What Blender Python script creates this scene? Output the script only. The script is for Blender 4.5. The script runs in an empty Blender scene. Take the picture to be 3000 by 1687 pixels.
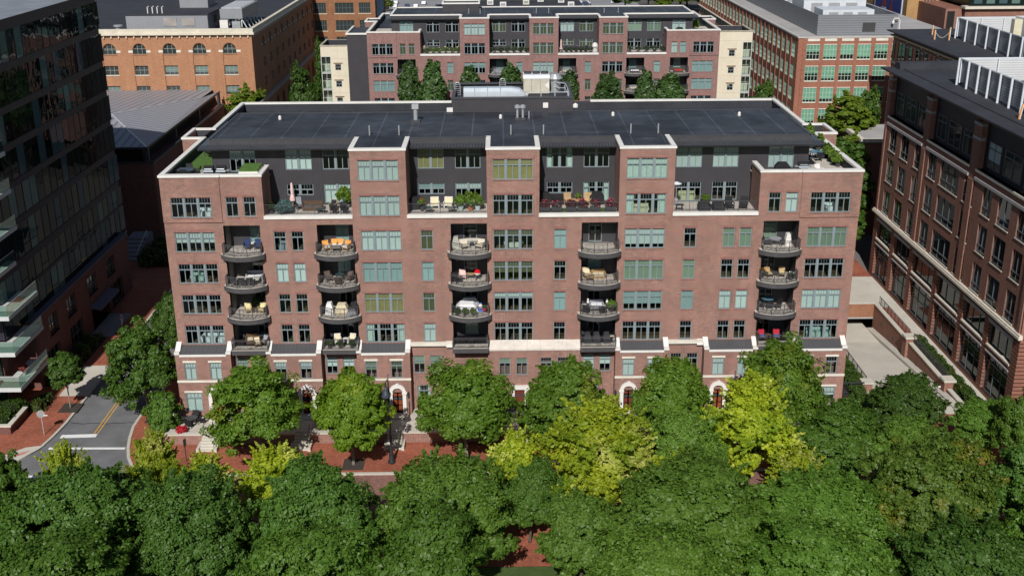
import bpy, bmesh, math, random
import numpy as np
from mathutils import Vector, Matrix
R = math.radians
sc = bpy.context.scene
COL = sc.collection
# ------------------------------------------------------------------ camera
cam = bpy.data.cameras.new('camera')
co = bpy.data.objects.new('camera', cam); COL.objects.link(co)
pit, yaw, rol = R(20.1371), R(0.54295), R(-0.3488)
fw = Vector((math.sin(yaw)*math.cos(pit), math.cos(yaw)*math.cos(pit), -math.sin(pit)))
rt = Vector((math.cos(yaw), -math.sin(yaw), 0)); up = rt.cross(fw)
r2 = rt*math.cos(rol) + up*math.sin(rol); u2 = -rt*math.sin(rol) + up*math.cos(rol)
mw = Matrix((r2, u2, -fw)).transposed().to_4x4(); mw.translation = (-0.216, -102.768, 51.634)
co.matrix_world = mw
cam.sensor_width = 36.0; cam.lens = 36.0*3278.9/3000.0
cam.clip_start = 1.0; cam.clip_end = 3000.0
sc.camera = co
# ------------------------------------------------------------------ sky and sun
SUN_EL, SUN_AZ = R(39.0), R(188.0)      # azimuth clockwise from +Y: the sun stands behind the camera, a little left
w = bpy.data.worlds.new('World'); sc.world = w; w.use_nodes = True
nt = w.node_tree; bg = nt.nodes['Background']
sky = nt.nodes.new('ShaderNodeTexSky'); sky.sky_type = 'NISHITA'; sky.sun_disc = False
sky.sun_elevation = SUN_EL; sky.sun_rotation = SUN_AZ; sky.air_density = 1.0; sky.dust_density = 0.6
nt.links.new(sky.outputs[0], bg.inputs[0]); bg.inputs[1].default_value = 0.055
sl = bpy.data.lights.new('sun', 'SUN'); sl.energy = 4.7; sl.angle = R(0.53); sl.color = (1.0, 0.965, 0.925)
so = bpy.data.objects.new('sun', sl); COL.objects.link(so)
sd = Vector((math.sin(SUN_AZ)*math.cos(SUN_EL), math.cos(SUN_AZ)*math.cos(SUN_EL), math.sin(SUN_EL)))
so.rotation_euler = sd.to_track_quat('Z', 'Y').to_euler(); so.location = sd*200
sc.view_settings.view_transform = 'Standard'; sc.view_settings.look = 'None'
sc.view_settings.exposure = 0.0; sc.view_settings.gamma = 1.0
sc.cycles.max_bounces = 6; sc.cycles.diffuse_bounces = 2; sc.cycles.glossy_bounces = 2
sc.cycles.transmission_bounces = 3; sc.cycles.transparent_max_bounces = 8; sc.cycles.caustics_reflective = False; sc.cycles.caustics_refractive = False
# ------------------------------------------------------------------ materials
MATS = {}
def nodes(name):
    m = bpy.data.materials.new(name); m.use_nodes = True; MATS[name] = m
    t = m.node_tree; b = t.nodes['Principled BSDF']
    return m, t, b
def N(t, kind, **kw):
    n = t.nodes.new(kind)
    for k, v in kw.items(): setattr(n, k, v)
    return n
def setin(n, **kw):
    for k, v in kw.items(): n.inputs[k.replace('_', ' ')].default_value = v
def c4(c): return (c[0], c[1], c[2], 1.0)
def ramp2(t, fac, a, b, lo=0.3, hi=0.7):
    r = N(t, 'ShaderNodeValToRGB'); t.links.new(fac, r.inputs[0])
    r.color_ramp.elements[0].position = lo; r.color_ramp.elements[1].position = hi
    r.color_ramp.elements[0].color = c4(a); r.color_ramp.elements[1].color = c4(b); return r.outputs[0]
def noise(t, vec, scale, detail=4, rough=0.6):
    n = N(t, 'ShaderNodeTexNoise'); setin(n, Scale=scale, Detail=detail, Roughness=rough)
    t.links.new(vec, n.inputs['Vector']); return n.outputs['Fac']
def mul(t, a, b):
    n = N(t, 'ShaderNodeMix', data_type='RGBA', blend_type='MULTIPLY'); n.inputs[0].default_value = 1.0
    t.links.new(a, n.inputs[6]); t.links.new(b, n.inputs[7]); return n.outputs[2]
def mixc(t, fac, a, b):
    n = N(t, 'ShaderNodeMix', data_type='RGBA')
    for s, v in ((0, fac), (6, a), (7, b)):
        if hasattr(v, 'is_linked'): t.links.new(v, n.inputs[s])
        else: n.inputs[s].default_value = v if s == 0 else c4(v)
    return n.outputs[2]
def M(name, col, rough=0.75, var=0.12, scale=1.5, fine=14.0, metal=0.0, spec=0.3, bump=0.0, orand=0.0):
    if name in MATS: return MATS[name]
    m, t, b = nodes(name); tc = N(t, 'ShaderNodeTexCoord').outputs['Object']
    a = tuple(c*(1-var) for c in col); d = tuple(min(1, c*(1+var)) for c in col)
    n1 = noise(t, tc, scale); n2 = noise(t, tc, fine, 3)
    c = ramp2(t, n1, a, d); g = ramp2(t, n2, (1-var*.8,)*3, (1+var*.5,)*3)
    c = mul(t, c, g)
    if orand: c = mul(t, c, ramp2(t, N(t, 'ShaderNodeObjectInfo').outputs['Random'], (1-orand,)*3, (1,)*3, 0, 1))
    t.links.new(c, b.inputs['Base Color'])
    setin(b, Roughness=rough, Metallic=metal); b.inputs['Specular IOR Level'].default_value = spec
    if bump:
        bp = N(t, 'ShaderNodeBump'); setin(bp, Strength=bump, Distance=0.02)
        t.links.new(n2, bp.inputs['Height']); t.links.new(bp.outputs[0], b.inputs['Normal'])
    return m
def wallvec(t, flat=False):
    tc = N(t, 'ShaderNodeTexCoord').outputs['Object']; s = N(t, 'ShaderNodeSeparateXYZ'); t.links.new(tc, s.inputs[0])
    cb = N(t, 'ShaderNodeCombineXYZ')
    if flat:
        t.links.new(s.outputs[0], cb.inputs[0]); t.links.new(s.outputs[1], cb.inputs[1])
    else:
        ad = N(t, 'ShaderNodeMath', operation='ADD'); t.links.new(s.outputs[0], ad.inputs[0]); t.links.new(s.outputs[1], ad.inputs[1])
        t.links.new(ad.outputs[0], cb.inputs[0]); t.links.new(s.outputs[2], cb.inputs[1])
    return tc, cb.outputs[0]
def brick(name, c1, c2, mort, bw=0.3, rh=0.1, ms=0.016, flat=False, stain=0.2, rough=0.85, pale=0.0, mot=1.0):
    if name in MATS: return MATS[name]
    m, t, b = nodes(name); tc, v = wallvec(t, flat)
    k = N(t, 'ShaderNodeTexBrick'); t.links.new(v, k.inputs['Vector'])
    k.inputs['Color1'].default_value = c4(c1); k.inputs['Color2'].default_value = c4(c2); k.inputs['Mortar'].default_value = c4(mort)
    k.inputs['Scale'].default_value = 1.0; k.inputs['Mortar Size'].default_value = ms
    k.inputs['Brick Width'].default_value = bw; k.inputs['Row Height'].default_value = rh; k.inputs['Bias'].default_value = -0.1
    n1 = noise(t, tc, 0.35, 6, 0.65); g = ramp2(t, n1, (1-stain,)*3, (1+stain*.7,)*3)
    n2 = noise(t, tc, 5.0, 3); g2 = ramp2(t, n2, (1-.14*mot,)*3, (1+.12*mot,)*3)
    mq = N(t, 'ShaderNodeMapping'); t.links.new(tc, mq.inputs[0]); mq.inputs['Scale'].default_value = (1.6, 1.6, 9.0) if not flat else (2.5, 2.5, 1)
    g3 = ramp2(t, noise(t, mq.outputs[0], 1.0, 3, 0.7), (1-.2*mot,)*3, (1+.18*mot,)*3); c = mul(t, mul(t, mul(t, k.outputs['Color'], g), g2), g3)
    if not flat:   # rain streaks
        ms_ = N(t, 'ShaderNodeMapping'); t.links.new(tc, ms_.inputs[0]); ms_.inputs['Scale'].default_value = (1.1, 1.1, 0.10); c = mul(t, c, ramp2(t, noise(t, ms_.outputs[0], 1.0, 4, 0.7), (1-.14*mot,)*3, (1+.06*mot,)*3))
    if pale:
        mp = N(t, 'ShaderNodeMapping'); t.links.new(tc, mp.inputs[0]); mp.inputs['Scale'].default_value = (0.25, 0.25, 1.3)
        n3 = noise(t, mp.outputs[0], 1.0, 5, 0.7); f = ramp2(t, n3, (0,)*3, (pale,)*3, 0.52, 0.75)
        c = mixc(t, f, c, tuple(min(1, x*1.5+0.05) for x in c1))
    t.links.new(c, b.inputs['Base Color']); setin(b, Roughness=rough); b.inputs['Specular IOR Level'].default_value = 0.2
    return m
def seam(name, col, period, axis, depth=0.35, rough=0.45, metal=0.0, var=0.1, dark=0.55, spec=0.4, scuff=0.0):
    """sheet metal or membrane with seams: bump ribs every `period` metres along an axis, rib shade or seam tone also put into the colour"""
    if name in MATS: return MATS[name]
    m, t, b = nodes(name); tc = N(t, 'ShaderNodeTexCoord').outputs['Object']
    s = N(t, 'ShaderNodeSeparateXYZ'); t.links.new(tc, s.inputs[0])
    d = N(t, 'ShaderNodeMath', operation='DIVIDE'); d.inputs[1].default_value = period
    if axis == 3:
        ad = N(t, 'ShaderNodeMath', operation='ADD'); t.links.new(s.outputs[0], ad.inputs[0]); t.links.new(s.outputs[1], ad.inputs[1]); t.links.new(ad.outputs[0], d.inputs[0])
    else: t.links.new(s.outputs[axis], d.inputs[0])
    f = N(t, 'ShaderNodeMath', operation='FRACT'); t.links.new(d.outputs[0], f.inputs[0])
    r = N(t, 'ShaderNodeValToRGB'); t.links.new(f.outputs[0], r.inputs[0]); r.color_ramp.interpolation = 'LINEAR'
    e = r.color_ramp.elements; e[0].position = 0.0; e[0].color = (dark,)*3+(1,); e[1].position = depth; e[1].color = (1, 1, 1, 1)
    n1 = noise(t, tc, 0.6, 5); g = ramp2(t, n1, tuple(c*(1-var) for c in col), tuple(c*(1+var) for c in col))
    c = mul(t, g, r.outputs[0])
    if scuff:   # ponding marks and pale scuffs on the membrane
        mp = N(t, 'ShaderNodeMapping'); t.links.new(tc, mp.inputs[0]); mp.inputs['Scale'].default_value = (0.10, 0.55, 1.0)
        c = mul(t, c, ramp2(t, noise(t, mp.outputs[0], 1.3, 6, 0.75), (1,)*3, (1+scuff,)*3, 0.55, 0.78)); c = mul(t, c, ramp2(t, noise(t, tc, 0.16, 5, 0.7), (0.7,)*3, (1.35,)*3, 0.38, 0.62))
    t.links.new(c, b.inputs['Base Color'])
    bp = N(t, 'ShaderNodeBump'); setin(bp, Strength=0.5, Distance=0.03); t.links.new(r.outputs[0], bp.inputs['Height']); t.links.new(bp.outputs[0], b.inputs['Normal'])
    setin(b, Roughness=rough, Metallic=metal); b.inputs['Specular IOR Level'].default_value = spec
    return m
def glass(name, tint, refl=0.10, rough=0.02, wav=0.0, opaque=None, graz=0.3):
    """window glass: tinted see-through (or dark opaque) under a reflective coat"""
    if name in MATS: return MATS[name]
    m, t, b = nodes(name); out = t.nodes['Material Output']
    gl = N(t, 'ShaderNodeBsdfGlossy'); setin(gl, Roughness=rough); gl.inputs['Color'].default_value = (0.9, 0.95, 0.95, 1)
    if opaque is None:
        tr = N(t, 'ShaderNodeBsdfTransparent'); tr.inputs[0].default_value = c4(tint); base = tr.outputs[0]
    else:
        setin(b, Roughness=0.6); b.inputs['Specular IOR Level'].default_value = 0.0; b.inputs['Base Color'].default_value = c4(opaque); base = b.outputs[0]
    lw = N(t, 'ShaderNodeLayerWeight'); lw.inputs['Blend'].default_value = 0.35
    mr = N(t, 'ShaderNodeMapRange'); t.links.new(lw.outputs['Fresnel'], mr.inputs[0]); mr.inputs[3].default_value = refl; mr.inputs[4].default_value = min(1, refl+graz)
    mx = N(t, 'ShaderNodeMixShader'); t.links.new(mr.outputs[0], mx.inputs[0]); t.links.new(base, mx.inputs[1]); t.links.new(gl.outputs[0], mx.inputs[2])
    if wav:
        tc = N(t, 'ShaderNodeTexCoord').outputs['Object']; n = noise(t, tc, 0.9, 1, 0.4)
        bp = N(t, 'ShaderNodeBump'); setin(bp, Strength=wav, Distance=0.1); t.links.new(n, bp.inputs['Height']); t.links.new(bp.outputs[0], gl.inputs['Normal'])
    t.links.new(mx.outputs[0], out.inputs[0]); return m
def leafmat(name, ca, cb, cc=None, trans=0.35, patch=0.0, pc=None, pscale=0.22, plo=0.5, phi=0.6, gloss=0.35):
    """foliage: colour differs leaf by leaf and tree by tree; patch = branches that have turned another colour"""
    if name in MATS: return MATS[name]
    m, t, b = nodes(name); out = t.nodes['Material Output']
    geo = N(t, 'ShaderNodeNewGeometry'); oi = N(t, 'ShaderNodeObjectInfo'); tc = N(t, 'ShaderNodeTexCoord').outputs['Object']
    c = ramp2(t, geo.outputs['Random Per Island'], ca, cb, 0.0, 1.0)
    if cc: c = mixc(t, ramp2(t, noise(t, tc, 0.5, 3), (0,)*3, (0.8,)*3, 0.42, 0.66), c, cc)
    if patch:
        ad = N(t, 'ShaderNodeVectorMath', operation='ADD'); cb2 = N(t, 'ShaderNodeCombineXYZ')
        ml = N(t, 'ShaderNodeMath', operation='MULTIPLY'); t.links.new(oi.outputs['Random'], ml.inputs[0]); ml.inputs[1].default_value = 80.0
        t.links.new(ml.outputs[0], cb2.inputs[0]); t.links.new(tc, ad.inputs[0]); t.links.new(cb2.outputs[0], ad.inputs[1])
        f = ramp2(t, noise(t, ad.outputs[0], pscale, 3), (0,)*3, (patch,)*3, plo, phi); c = mixc(t, f, c, pc)
    hv = N(t, 'ShaderNodeHueSaturation'); t.links.new(c, hv.inputs['Color'])
    mr = N(t, 'ShaderNodeMapRange'); t.links.new(oi.outputs['Random'], mr.inputs[0]); mr.inputs[3].default_value = 0.82; mr.inputs[4].default_value = 1.2
    t.links.new(mr.outputs[0], hv.inputs['Value']); c = hv.outputs[0]
    t.links.new(c, b.inputs['Base Color']); setin(b, Roughness=0.5); b.inputs['Specular IOR Level'].default_value = gloss
    tl = N(t, 'ShaderNodeBsdfTranslucent'); tcx = N(t, 'ShaderNodeHueSaturation'); setin(tcx, Value=1.35, Saturation=1.1); t.links.new(c, tcx.inputs['Color']); t.links.new(tcx.outputs[0], tl.inputs[0])
    mx = N(t, 'ShaderNodeMixShader'); mx.inputs[0].default_value = trans
    t.links.new(b.outputs[0], mx.inputs[1]); t.links.new(tl.outputs[0], mx.inputs[2]); t.links.new(mx.outputs[0], out.inputs[0]); return m
# ------------------------------------------------------------------ mesh building
class MB:
    def __init__(s): s.v = []; s.f = []; s.m = []
    def poly(s, pts, m=0):
        n = len(s.v); s.v += [tuple(p) for p in pts]; s.f.append(tuple(range(n, n+len(pts)))); s.m.append(m); return s
    def box(s, a, b, m=0, skip=''):
        x0, y0, z0 = a; x1, y1, z1 = b; n = len(s.v)
        s.v += [(x0,y0,z0),(x1,y0,z0),(x1,y1,z0),(x0,y1,z0),(x0,y0,z1),(x1,y0,z1),(x1,y1,z1),(x0,y1,z1)]
        for k, f in (('b',(0,3,2,1)),('t',(4,5,6,7)),('f',(0,1,5,4)),('r',(1,2,6,5)),('k',(2,3,7,6)),('l',(3,0,4,7))):
            if k not in skip: s.f.append(tuple(n+i for i in f)); s.m.append(m)
        return s
    def bar(s, p, q, w, h=None, m=0):
        """square bar from p to q"""
        p, q = Vector(p), Vector(q); h = h or w; d = (q-p)
        if d.length < 1e-6: return s
        d.normalize(); a = Vector((0,0,1)) if abs(d.z) < 0.95 else Vector((1,0,0))
        e = d.cross(a).normalized()*w/2; g = e.cross(d).normalized()*h/2; n = len(s.v)
        for c in (p, q): s.v += [tuple(c-e-g), tuple(c+e-g), tuple(c+e+g), tuple(c-e+g)]
        for f in ((0,1,2,3),(7,6,5,4),(0,4,5,1),(1,5,6,2),(2,6,7,3),(3,7,4,0)): s.f.append(tuple(n+i for i in f)); s.m.append(m)
        return s
    def tube(s, pts, rad, n=8, m=0, cap=True):
        """tapered tube through pts; rad a number or one per point"""
        pts = [Vector(p) for p in pts]; rad = [rad]*len(pts) if not hasattr(rad, '__len__') else rad; st = len(s.v)
        for i, p in enumerate(pts):
            d = (pts[min(i+1, len(pts)-1)]-pts[max(i-1, 0)]).normalized(); a = Vector((0,0,1)) if abs(d.z) < 0.9 else Vector((1,0,0))
            e = d.cross(a).normalized(); g = e.cross(d)
            for k in range(n):
                t = 2*math.pi*k/n; s.v.append(tuple(p+(e*math.cos(t)+g*math.sin(t))*rad[i]))
        for i in range(len(pts)-1):
            for k in range(n):
                a, b = st+i*n+k, st+i*n+(k+1) % n; s.f.append((a, b, b+n, a+n)); s.m.append(m)
        if cap:
            s.f.append(tuple(st+k for k in range(n))[::-1]); s.m.append(m)
            s.f.append(tuple(st+(len(pts)-1)*n+k for k in range(n))); s.m.append(m)
        return s
    def lathe(s, c, prof, n=16, m=0, sx=1.0, sy=1.0):
        st = len(s.v)
        for r, zz in prof:
            for k in range(n):
                t = 2*math.pi*k/n; s.v.append((c[0]+r*math.cos(t)*sx, c[1]+r*math.sin(t)*sy, c[2]+zz))
        for i in range(len(prof)-1):
            for k in range(n):
                a, b = st+i*n+k, st+i*n+(k+1) % n; s.f.append((a, b, b+n, a+n)); s.m.append(m)
        s.f.append(tuple(st+k for k in range(n))[::-1]); s.m.append(m)
        s.f.append(tuple(st+(len(prof)-1)*n+k for k in range(n))); s.m.append(m); return s
    def prism(s, pts, z0, z1, m=0, top=True, bot=True):
        """vertical prism over a plan polygon (counter-clockwise)"""
        k = len(pts); n = len(s.v); s.v += [(p[0],p[1],z0) for p in pts]+[(p[0],p[1],z1) for p in pts]
        for i in range(k): j = (i+1) % k; s.f.append((n+i, n+j, n+k+j, n+k+i)); s.m.append(m)
        if top: s.f.append(tuple(n+k+i for i in range(k))); s.m.append(m)
        if bot: s.f.append(tuple(n+i for i in range(k))[::-1]); s.m.append(m)
        return s
    def extr(s, pts, axis, a, b, m=0):
        """profile polygon in the plane across `axis` ('x': (y,z) points, 'y': (x,z) points) swept from a to b"""
        k = len(pts); n = len(s.v)
        for t in (a, b): s.v += [(t, p[0], p[1]) if axis == 'x' else (p[0], t, p[1]) for p in pts]
        for i in range(k): j = (i+1) % k; s.f.append((n+i, n+j, n+k+j, n+k+i)); s.m.append(m)
        s.f.append(tuple(n+i for i in range(k))[::-1]); s.m.append(m); s.f.append(tuple(n+k+i for i in range(k))); s.m.append(m); return s
    def off(s, d): s.v = [(x+d[0], y+d[1], z+d[2]) for x, y, z in s.v]; return s
    def mesh(s, name, mats, smooth=False, fixn=True):
        me = bpy.data.meshes.new(name); me.from_pydata(s.v, [], s.f)
        for m in (mats if isinstance(mats, (list, tuple)) else [mats]): me.materials.append(m)
        if any(s.m): me.polygons.foreach_set('material_index', s.m)
        if fixn and len(s.f) < 60000:
            bm = bmesh.new(); bm.from_mesh(me); bmesh.ops.recalc_face_normals(bm, faces=bm.faces); bm.to_mesh(me); bm.free()
        if smooth: me.polygons.foreach_set('use_smooth', [True]*len(me.polygons))
        me.update(); return me
    def build(s, name, mats, parent=None, loc=None, smooth=False, fixn=True):
        return link(name, s.mesh(name, mats, smooth, fixn), parent, loc)
def link(name, data, parent=None, loc=None, rz=0.0):
    o = bpy.data.objects.new(name, data); COL.objects.link(o)
    if parent: o.parent = parent; KIDS.setdefault(parent.name, []).append(o)
    if loc: o.location = loc
    if rz: o.rotation_euler[2] = rz
    return o
def tag(o, label=None, cat=None, group=None, kind=None):
    for k, v in (('label', label), ('category', cat), ('group', group), ('kind', kind)):
        if v: o[k] = v
    return o
def thing(name, label, cat, loc=(0,0,0), rz=0.0, group=None): return tag(link(name, None, None, loc, rz), label, cat, group)
KIDS = {}
def copy_tree(o, loc=None, rz=None, label=None, parent=None, scale=None):
    c = o.copy(); COL.objects.link(c)
    if parent: c.parent = parent; KIDS.setdefault(parent.name, []).append(c)
    if loc is not None: c.location = loc
    if rz is not None: c.rotation_euler[2] = rz
    if scale is not None: c.scale = scale
    if label: c['label'] = label
    for ch in list(KIDS.get(o.name, [])): copy_tree(ch, parent=c)
    return c
def wall(mb, P, u0, u1, z0, z1, holes, m=0, mr=None):
    """wall sheet with real openings. P(u,z,d) -> point (d inward). hole = (u0,u1,z0,z1,reveal depth or 0)"""
    us = sorted({u0, u1} | {min(max(h[i], u0), u1) for h in holes for i in (0, 1)}); zs = sorted({z0, z1} | {min(max(h[i], z0), z1) for h in holes for i in (2, 3)})
    for i in range(len(us)-1):
        run = None
        for j in range(len(zs)-1):
            a, b, c, d = us[i], us[i+1], zs[j], zs[j+1]
            if b-a < 1e-5 or d-c < 1e-5: continue
            um, zm = (a+b)/2, (c+d)/2
            if any(h[0] < um < h[1] and h[2] < zm < h[3] for h in holes): continue
            mb.poly([P(a,c,0), P(b,c,0), P(b,d,0), P(a,d,0)], m)
    for h in holes:
        if h[4]:
            a, b, c, d, e = h[:5]; k = mr if mr is not None else m; k = h[5] if len(h) > 5 else k
            mb.poly([P(a,c,0), P(b,c,0), P(b,c,e), P(a,c,e)], k); mb.poly([P(a,d,0), P(b,d,0), P(b,d,e), P(a,d,e)], k)
            mb.poly([P(a,c,0), P(a,d,0), P(a,d,e), P(a,c,e)], k); mb.poly([P(b,c,0), P(b,d,0), P(b,d,e), P(b,c,e)], k)
    return mb
def PY(y): return lambda u, z, d: (u, y+d, z)          # wall facing -Y
def PX(x, s=1): return lambda u, z, d: (x+s*d, u, z)   # wall across X; s = inward direction
# ------------------------------------------------------------------ palette
BR = brick('red_brick', (0.262,0.091,0.065), (0.148,0.055,0.044), (0.39,0.30,0.25), 0.32, 0.107, 0.019, stain=0.18, pale=0.4)
BR2 = brick('plum_brick', (0.26,0.105,0.09), (0.19,0.08,0.072), (0.31,0.24,0.22), 0.24, 0.08, 0.014, stain=0.14, pale=0.25)
SOLD = brick('soldier_brick', (0.27,0.085,0.065), (0.19,0.065,0.055), (0.34,0.25,0.22), .08, .24, .012, stain=.12)
WHITE = M('white_coping', (0.70,0.68,0.635), 0.6, 0.07, 0.8)
STONE = M('limestone', (0.66,0.62,0.53), 0.7, 0.10, 0.9, 9)
SIDE = seam('charcoal_siding', (0.046,0.044,0.049), 0.3, 3, 0.12, 0.5, 0.0, 0.12, 0.6)
DARK = M('dark_metal', (0.058,0.058,0.064), 0.45, 0.12)
BALC = M('balcony_steel', (0.075,0.072,0.074), 0.5, 0.10)
ROOF = seam('black_membrane', (0.034,0.038,0.047), 3.1, 0, 0.05, 0.6, 0, 0.22, 2.6, 0.35, 1.4)
FLATROOF = M('dark_roofing', (0.036,0.038,0.046), 0.75, 0.2, 0.3, 4)
STAND = seam('standing_seam_metal', (0.095,0.093,0.10), 0.42, 0, 0.12, 0.4, 0.3, 0.06, 0.6)
FRAME = M('window_frame_paint', (0.205,0.25,0.268), 0.45, 0.06)
GLASS = glass('clear_window_glass', (0.74,0.85,0.83), 0.05)
DECK = M('terrace_paving', (0.50,0.46,0.40), 0.8, 0.10, 1.2)
WOODFL = M('interior_floor', (0.16,0.10,0.06), 0.6, 0.2)
INWALL = M('interior_wall', (0.22,0.21,0.19), 0.8, 0.08)
BL = {'F': M('white_roller_blind', (0.76,0.78,0.75), 0.8, 0.03, orand=.25), 'G': M('sage_blind', (0.34,0.40,0.28), 0.8, 0.05, orand=.35), 'O': M('bamboo_blind', (0.42,0.32,0.12), 0.8, 0.10, orand=.3),
      'D': M('drawn_olive_blind', (0.13,0.12,0.06), 0.8, 0.10), 'T': M('teal_blind', (0.45,0.56,0.55), 0.8, 0.05, orand=.3), 'C': M('pale_curtain', (0.62,0.68,0.62), 0.8, 0.12, 6.0)}
# ------------------------------------------------------------------ windows (each a part: frame > pane, blind, sill)
WMESH = {}
def wmesh(kind, n, wd, ht):
    """kind 'u' transomed unit, 'k' half-height kitchen unit, 'd' tall two-leaf door. origin: bottom centre on the wall face"""
    key = (kind, n, round(wd, 2), round(ht, 2))
    if key in WMESH: return WMESH[key]
    f = MB(); g = MB(); y0, y1 = 0.07, 0.15; gap = 0.14; uw = (wd-gap*(n-1))/n; tr = ht*(0.70 if kind == 'u' else 0.5 if kind == 'k' else 0.8)
    for i in range(n):
        a = -wd/2+i*(uw+gap); b = a+uw
        f.box((a,y0,0),(a+.07,y1,ht)); f.box((b-.07,y0,0),(b,y1,ht)); f.box((a+.07,y0,ht-.07),(b-.07,y1,ht)); f.box((a+.07,y0,0),(b-.07,y1,.08)); f.box((a+.07,y0-.01,tr-.045),(b-.07,y1,tr+.045))
        c = (a+b)/2; f.box((c-.035,y0+.005,.08),(c+.035,y1-.005,tr-.045))
        for k in (1, 2, 3): q = a+.07+(uw-.14)*k/4; f.box((q-.013,y0+.02,tr+.045),(q+.013,y1-.03,ht-.07))
        g.poly([(a+.05,y1-.03,.04),(b-.05,y1-.03,.04),(b-.05,y1-.03,ht-.04),(a+.05,y1-.03,ht-.04)])
        if i < n-1: f.box((b,y0-.05,-.0),(b+gap,y1+.02,ht))
    s = MB().box((-wd/2-.06,-.05,-.09),(wd/2+.06,.12,0))
    h = MB().box((-wd/2-.1,-.012,ht),(wd/2+.1,.05,ht+.24))
    WMESH[key] = (f.mesh('window_frame', FRAME), g.mesh('window_pane', GLASS), s.mesh('window_sill', BR), h.mesh('window_lintel', SOLD)); return WMESH[key]
BMESH = {}
def bmesh_(code, n, wd, ht):
    key = (code, n, round(wd, 2), round(ht, 2))
    if key in BMESH: return BMESH[key]
    c = code[0]; frac = float(code[1:])/100 if len(code) > 1 else 1.0; b = MB()
    if c == 'C':
        for a, e in ((-wd/2+.06, -wd/2+wd*.2), (wd/2-wd*.2, wd/2-.06)) if frac < 1 else ((-wd/2+.06, wd/2-.06),):
            k = max(2, int((e-a)/.12)); 
            for i in range(k): x0, x1 = a+(e-a)*i/k, a+(e-a)*(i+1)/k; y = 0.22+0.05*(i % 2); b.poly([(x0,y,.06),(x1,.49-y,.06),(x1,.49-y,ht-.06),(x0,y,ht-.06)])
    else:
        gap = 0.14; uw = (wd-gap*(n-1))/n
        for i in range(n): a = -wd/2+i*(uw+gap); b.box((a+.05,.20,ht-.05-(ht-.1)*frac),(a+uw-.05,.215,ht-.05))
    BMESH[key] = b.mesh('window_blind', BL[c]); return BMESH[key]
def window(par, name, x, y, z, wd, ht, n=1, kind='u', blind='N', sill=True, rz=0.0, label=None, lint=False):
    f, g, s, h = wmesh(kind, n, wd, ht)
    o = link(name, f, par, (x, y, z), rz); link('pane', g, o)
    if blind != 'N': link('blind', bmesh_(blind, n, wd, ht), o)
    if sill: link('sill', s, o)
    if lint: link('lintel', h, o)
    if label: o['label'] = label
    return o
# ------------------------------------------------------------------ balconies
def arc_pts(w, bulge, n=14): # from right to left along the bulge (front = -Y)
    r = (w*w/4+bulge*bulge)/(2*bulge); a = math.asin(min(1, w/2/r)); return [(r*math.sin(a-2*a*i/n), -(r*math.cos(a-2*a*i/n)-(r-bulge))) for i in range(n+1)]
BALM = {}
def balcony_mesh(flat, w, dep):
    key = (flat, round(w, 2))
    if key in BALM: return BALM[key]
    s = MB()
    if flat: rail = [(-w/2+.05,0),(-w/2+.05,-1.15),(w/2-.05,-1.15),(w/2-.05,0)]; pl = [(-w/2,0),(-w/2,-1.25),(w/2,-1.25),(w/2,0)]
    else:
        ar = arc_pts(w+.5, 1.0)[::-1]; pl = [(-w/2-.25,0)]+[(x,y-.5) for x, y in ar]+[(w/2+.25,0)]
        rail = [(-w/2+.02,-.02),(-w/2+.02,-.75),(-w*.17,-1.33),(w*.17,-1.33),(w/2-.02,-.75),(w/2-.02,-.02)]
    s.prism(pl, -.5, -.02)
    for p in pl[1:-1:4]: s.box((p[0]-.02,p[1]-.012,-.48),(p[0]+.02,p[1]+.02,-.03))
    d = MB().prism(pl, -.02, 0.0); d.box((-w/2+.3,0,-.3),(w/2-.3,dep,0.0))
    r = MB()
    for i, p in enumerate(rail): r.bar((p[0],p[1],0),(p[0],p[1],1.08),.07)
    for p, q in zip(rail[:-1], rail[1:]):
        P, Q = Vector((p[0],p[1],0)), Vector((q[0],q[1],0)); L = (Q-P).length
        for zz, th in ((1.05,.06),(.90,.03),(.26,.03),(.10,.04)): r.bar(P+Vector((0,0,zz)), Q+Vector((0,0,zz)), th)
        k = max(2, int(L/.13))
        for i in range(1, k):
            c = P.lerp(Q, i/k)
            if not (L > 1.0 and .38 < i/k < .62): r.bar(c+Vector((0,0,.26)), c+Vector((0,0,.90)), .018)
        if L > 1.0:
            c = P.lerp(Q, .5); u = (Q-P).normalized()
            for a in (.26, .13):  # square-in-square panel
                for e, g in (((-a,-a),(a,-a)),((a,-a),(a,a)),((a,a),(-a,a)),((-a,a),(-a,-a))): r.bar(c+u*e[0]+Vector((0,0,.58+e[1])), c+u*g[0]+Vector((0,0,.58+g[1])), .022)
        for i in range(3):  # slanted braces of the low rail
            c, e = P.lerp(Q, (i+.1)/3), P.lerp(Q, (i+.9)/3); r.bar(c+Vector((0,0,.1)), e+Vector((0,0,.26)), .022)
    BALM[key] = (s.mesh('balcony_slab', BALC), d.mesh('balcony_floor', DECK), r.mesh('balcony_railing', BALC)); return BALM[key]
def balcony(par, xc, z, w, flat=False, dep=2.2, y=0.0):
    s, d, r = balcony_mesh(flat, w, dep); o = link('balcony', s, par, (xc, y, z)); link('floor', d, o); link('railing', r, o); return o
ZT = {7: 26.82, 6: 23.36, 5: 19.9, 4: 16.7, 3: 13.51, 2: 10.31, 1: 6.85, 0: 3.6}
FL = {7: 24.5, 6: 21.2, 5: 17.85, 4: 14.65, 3: 11.4, 2: 8.1}
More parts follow.
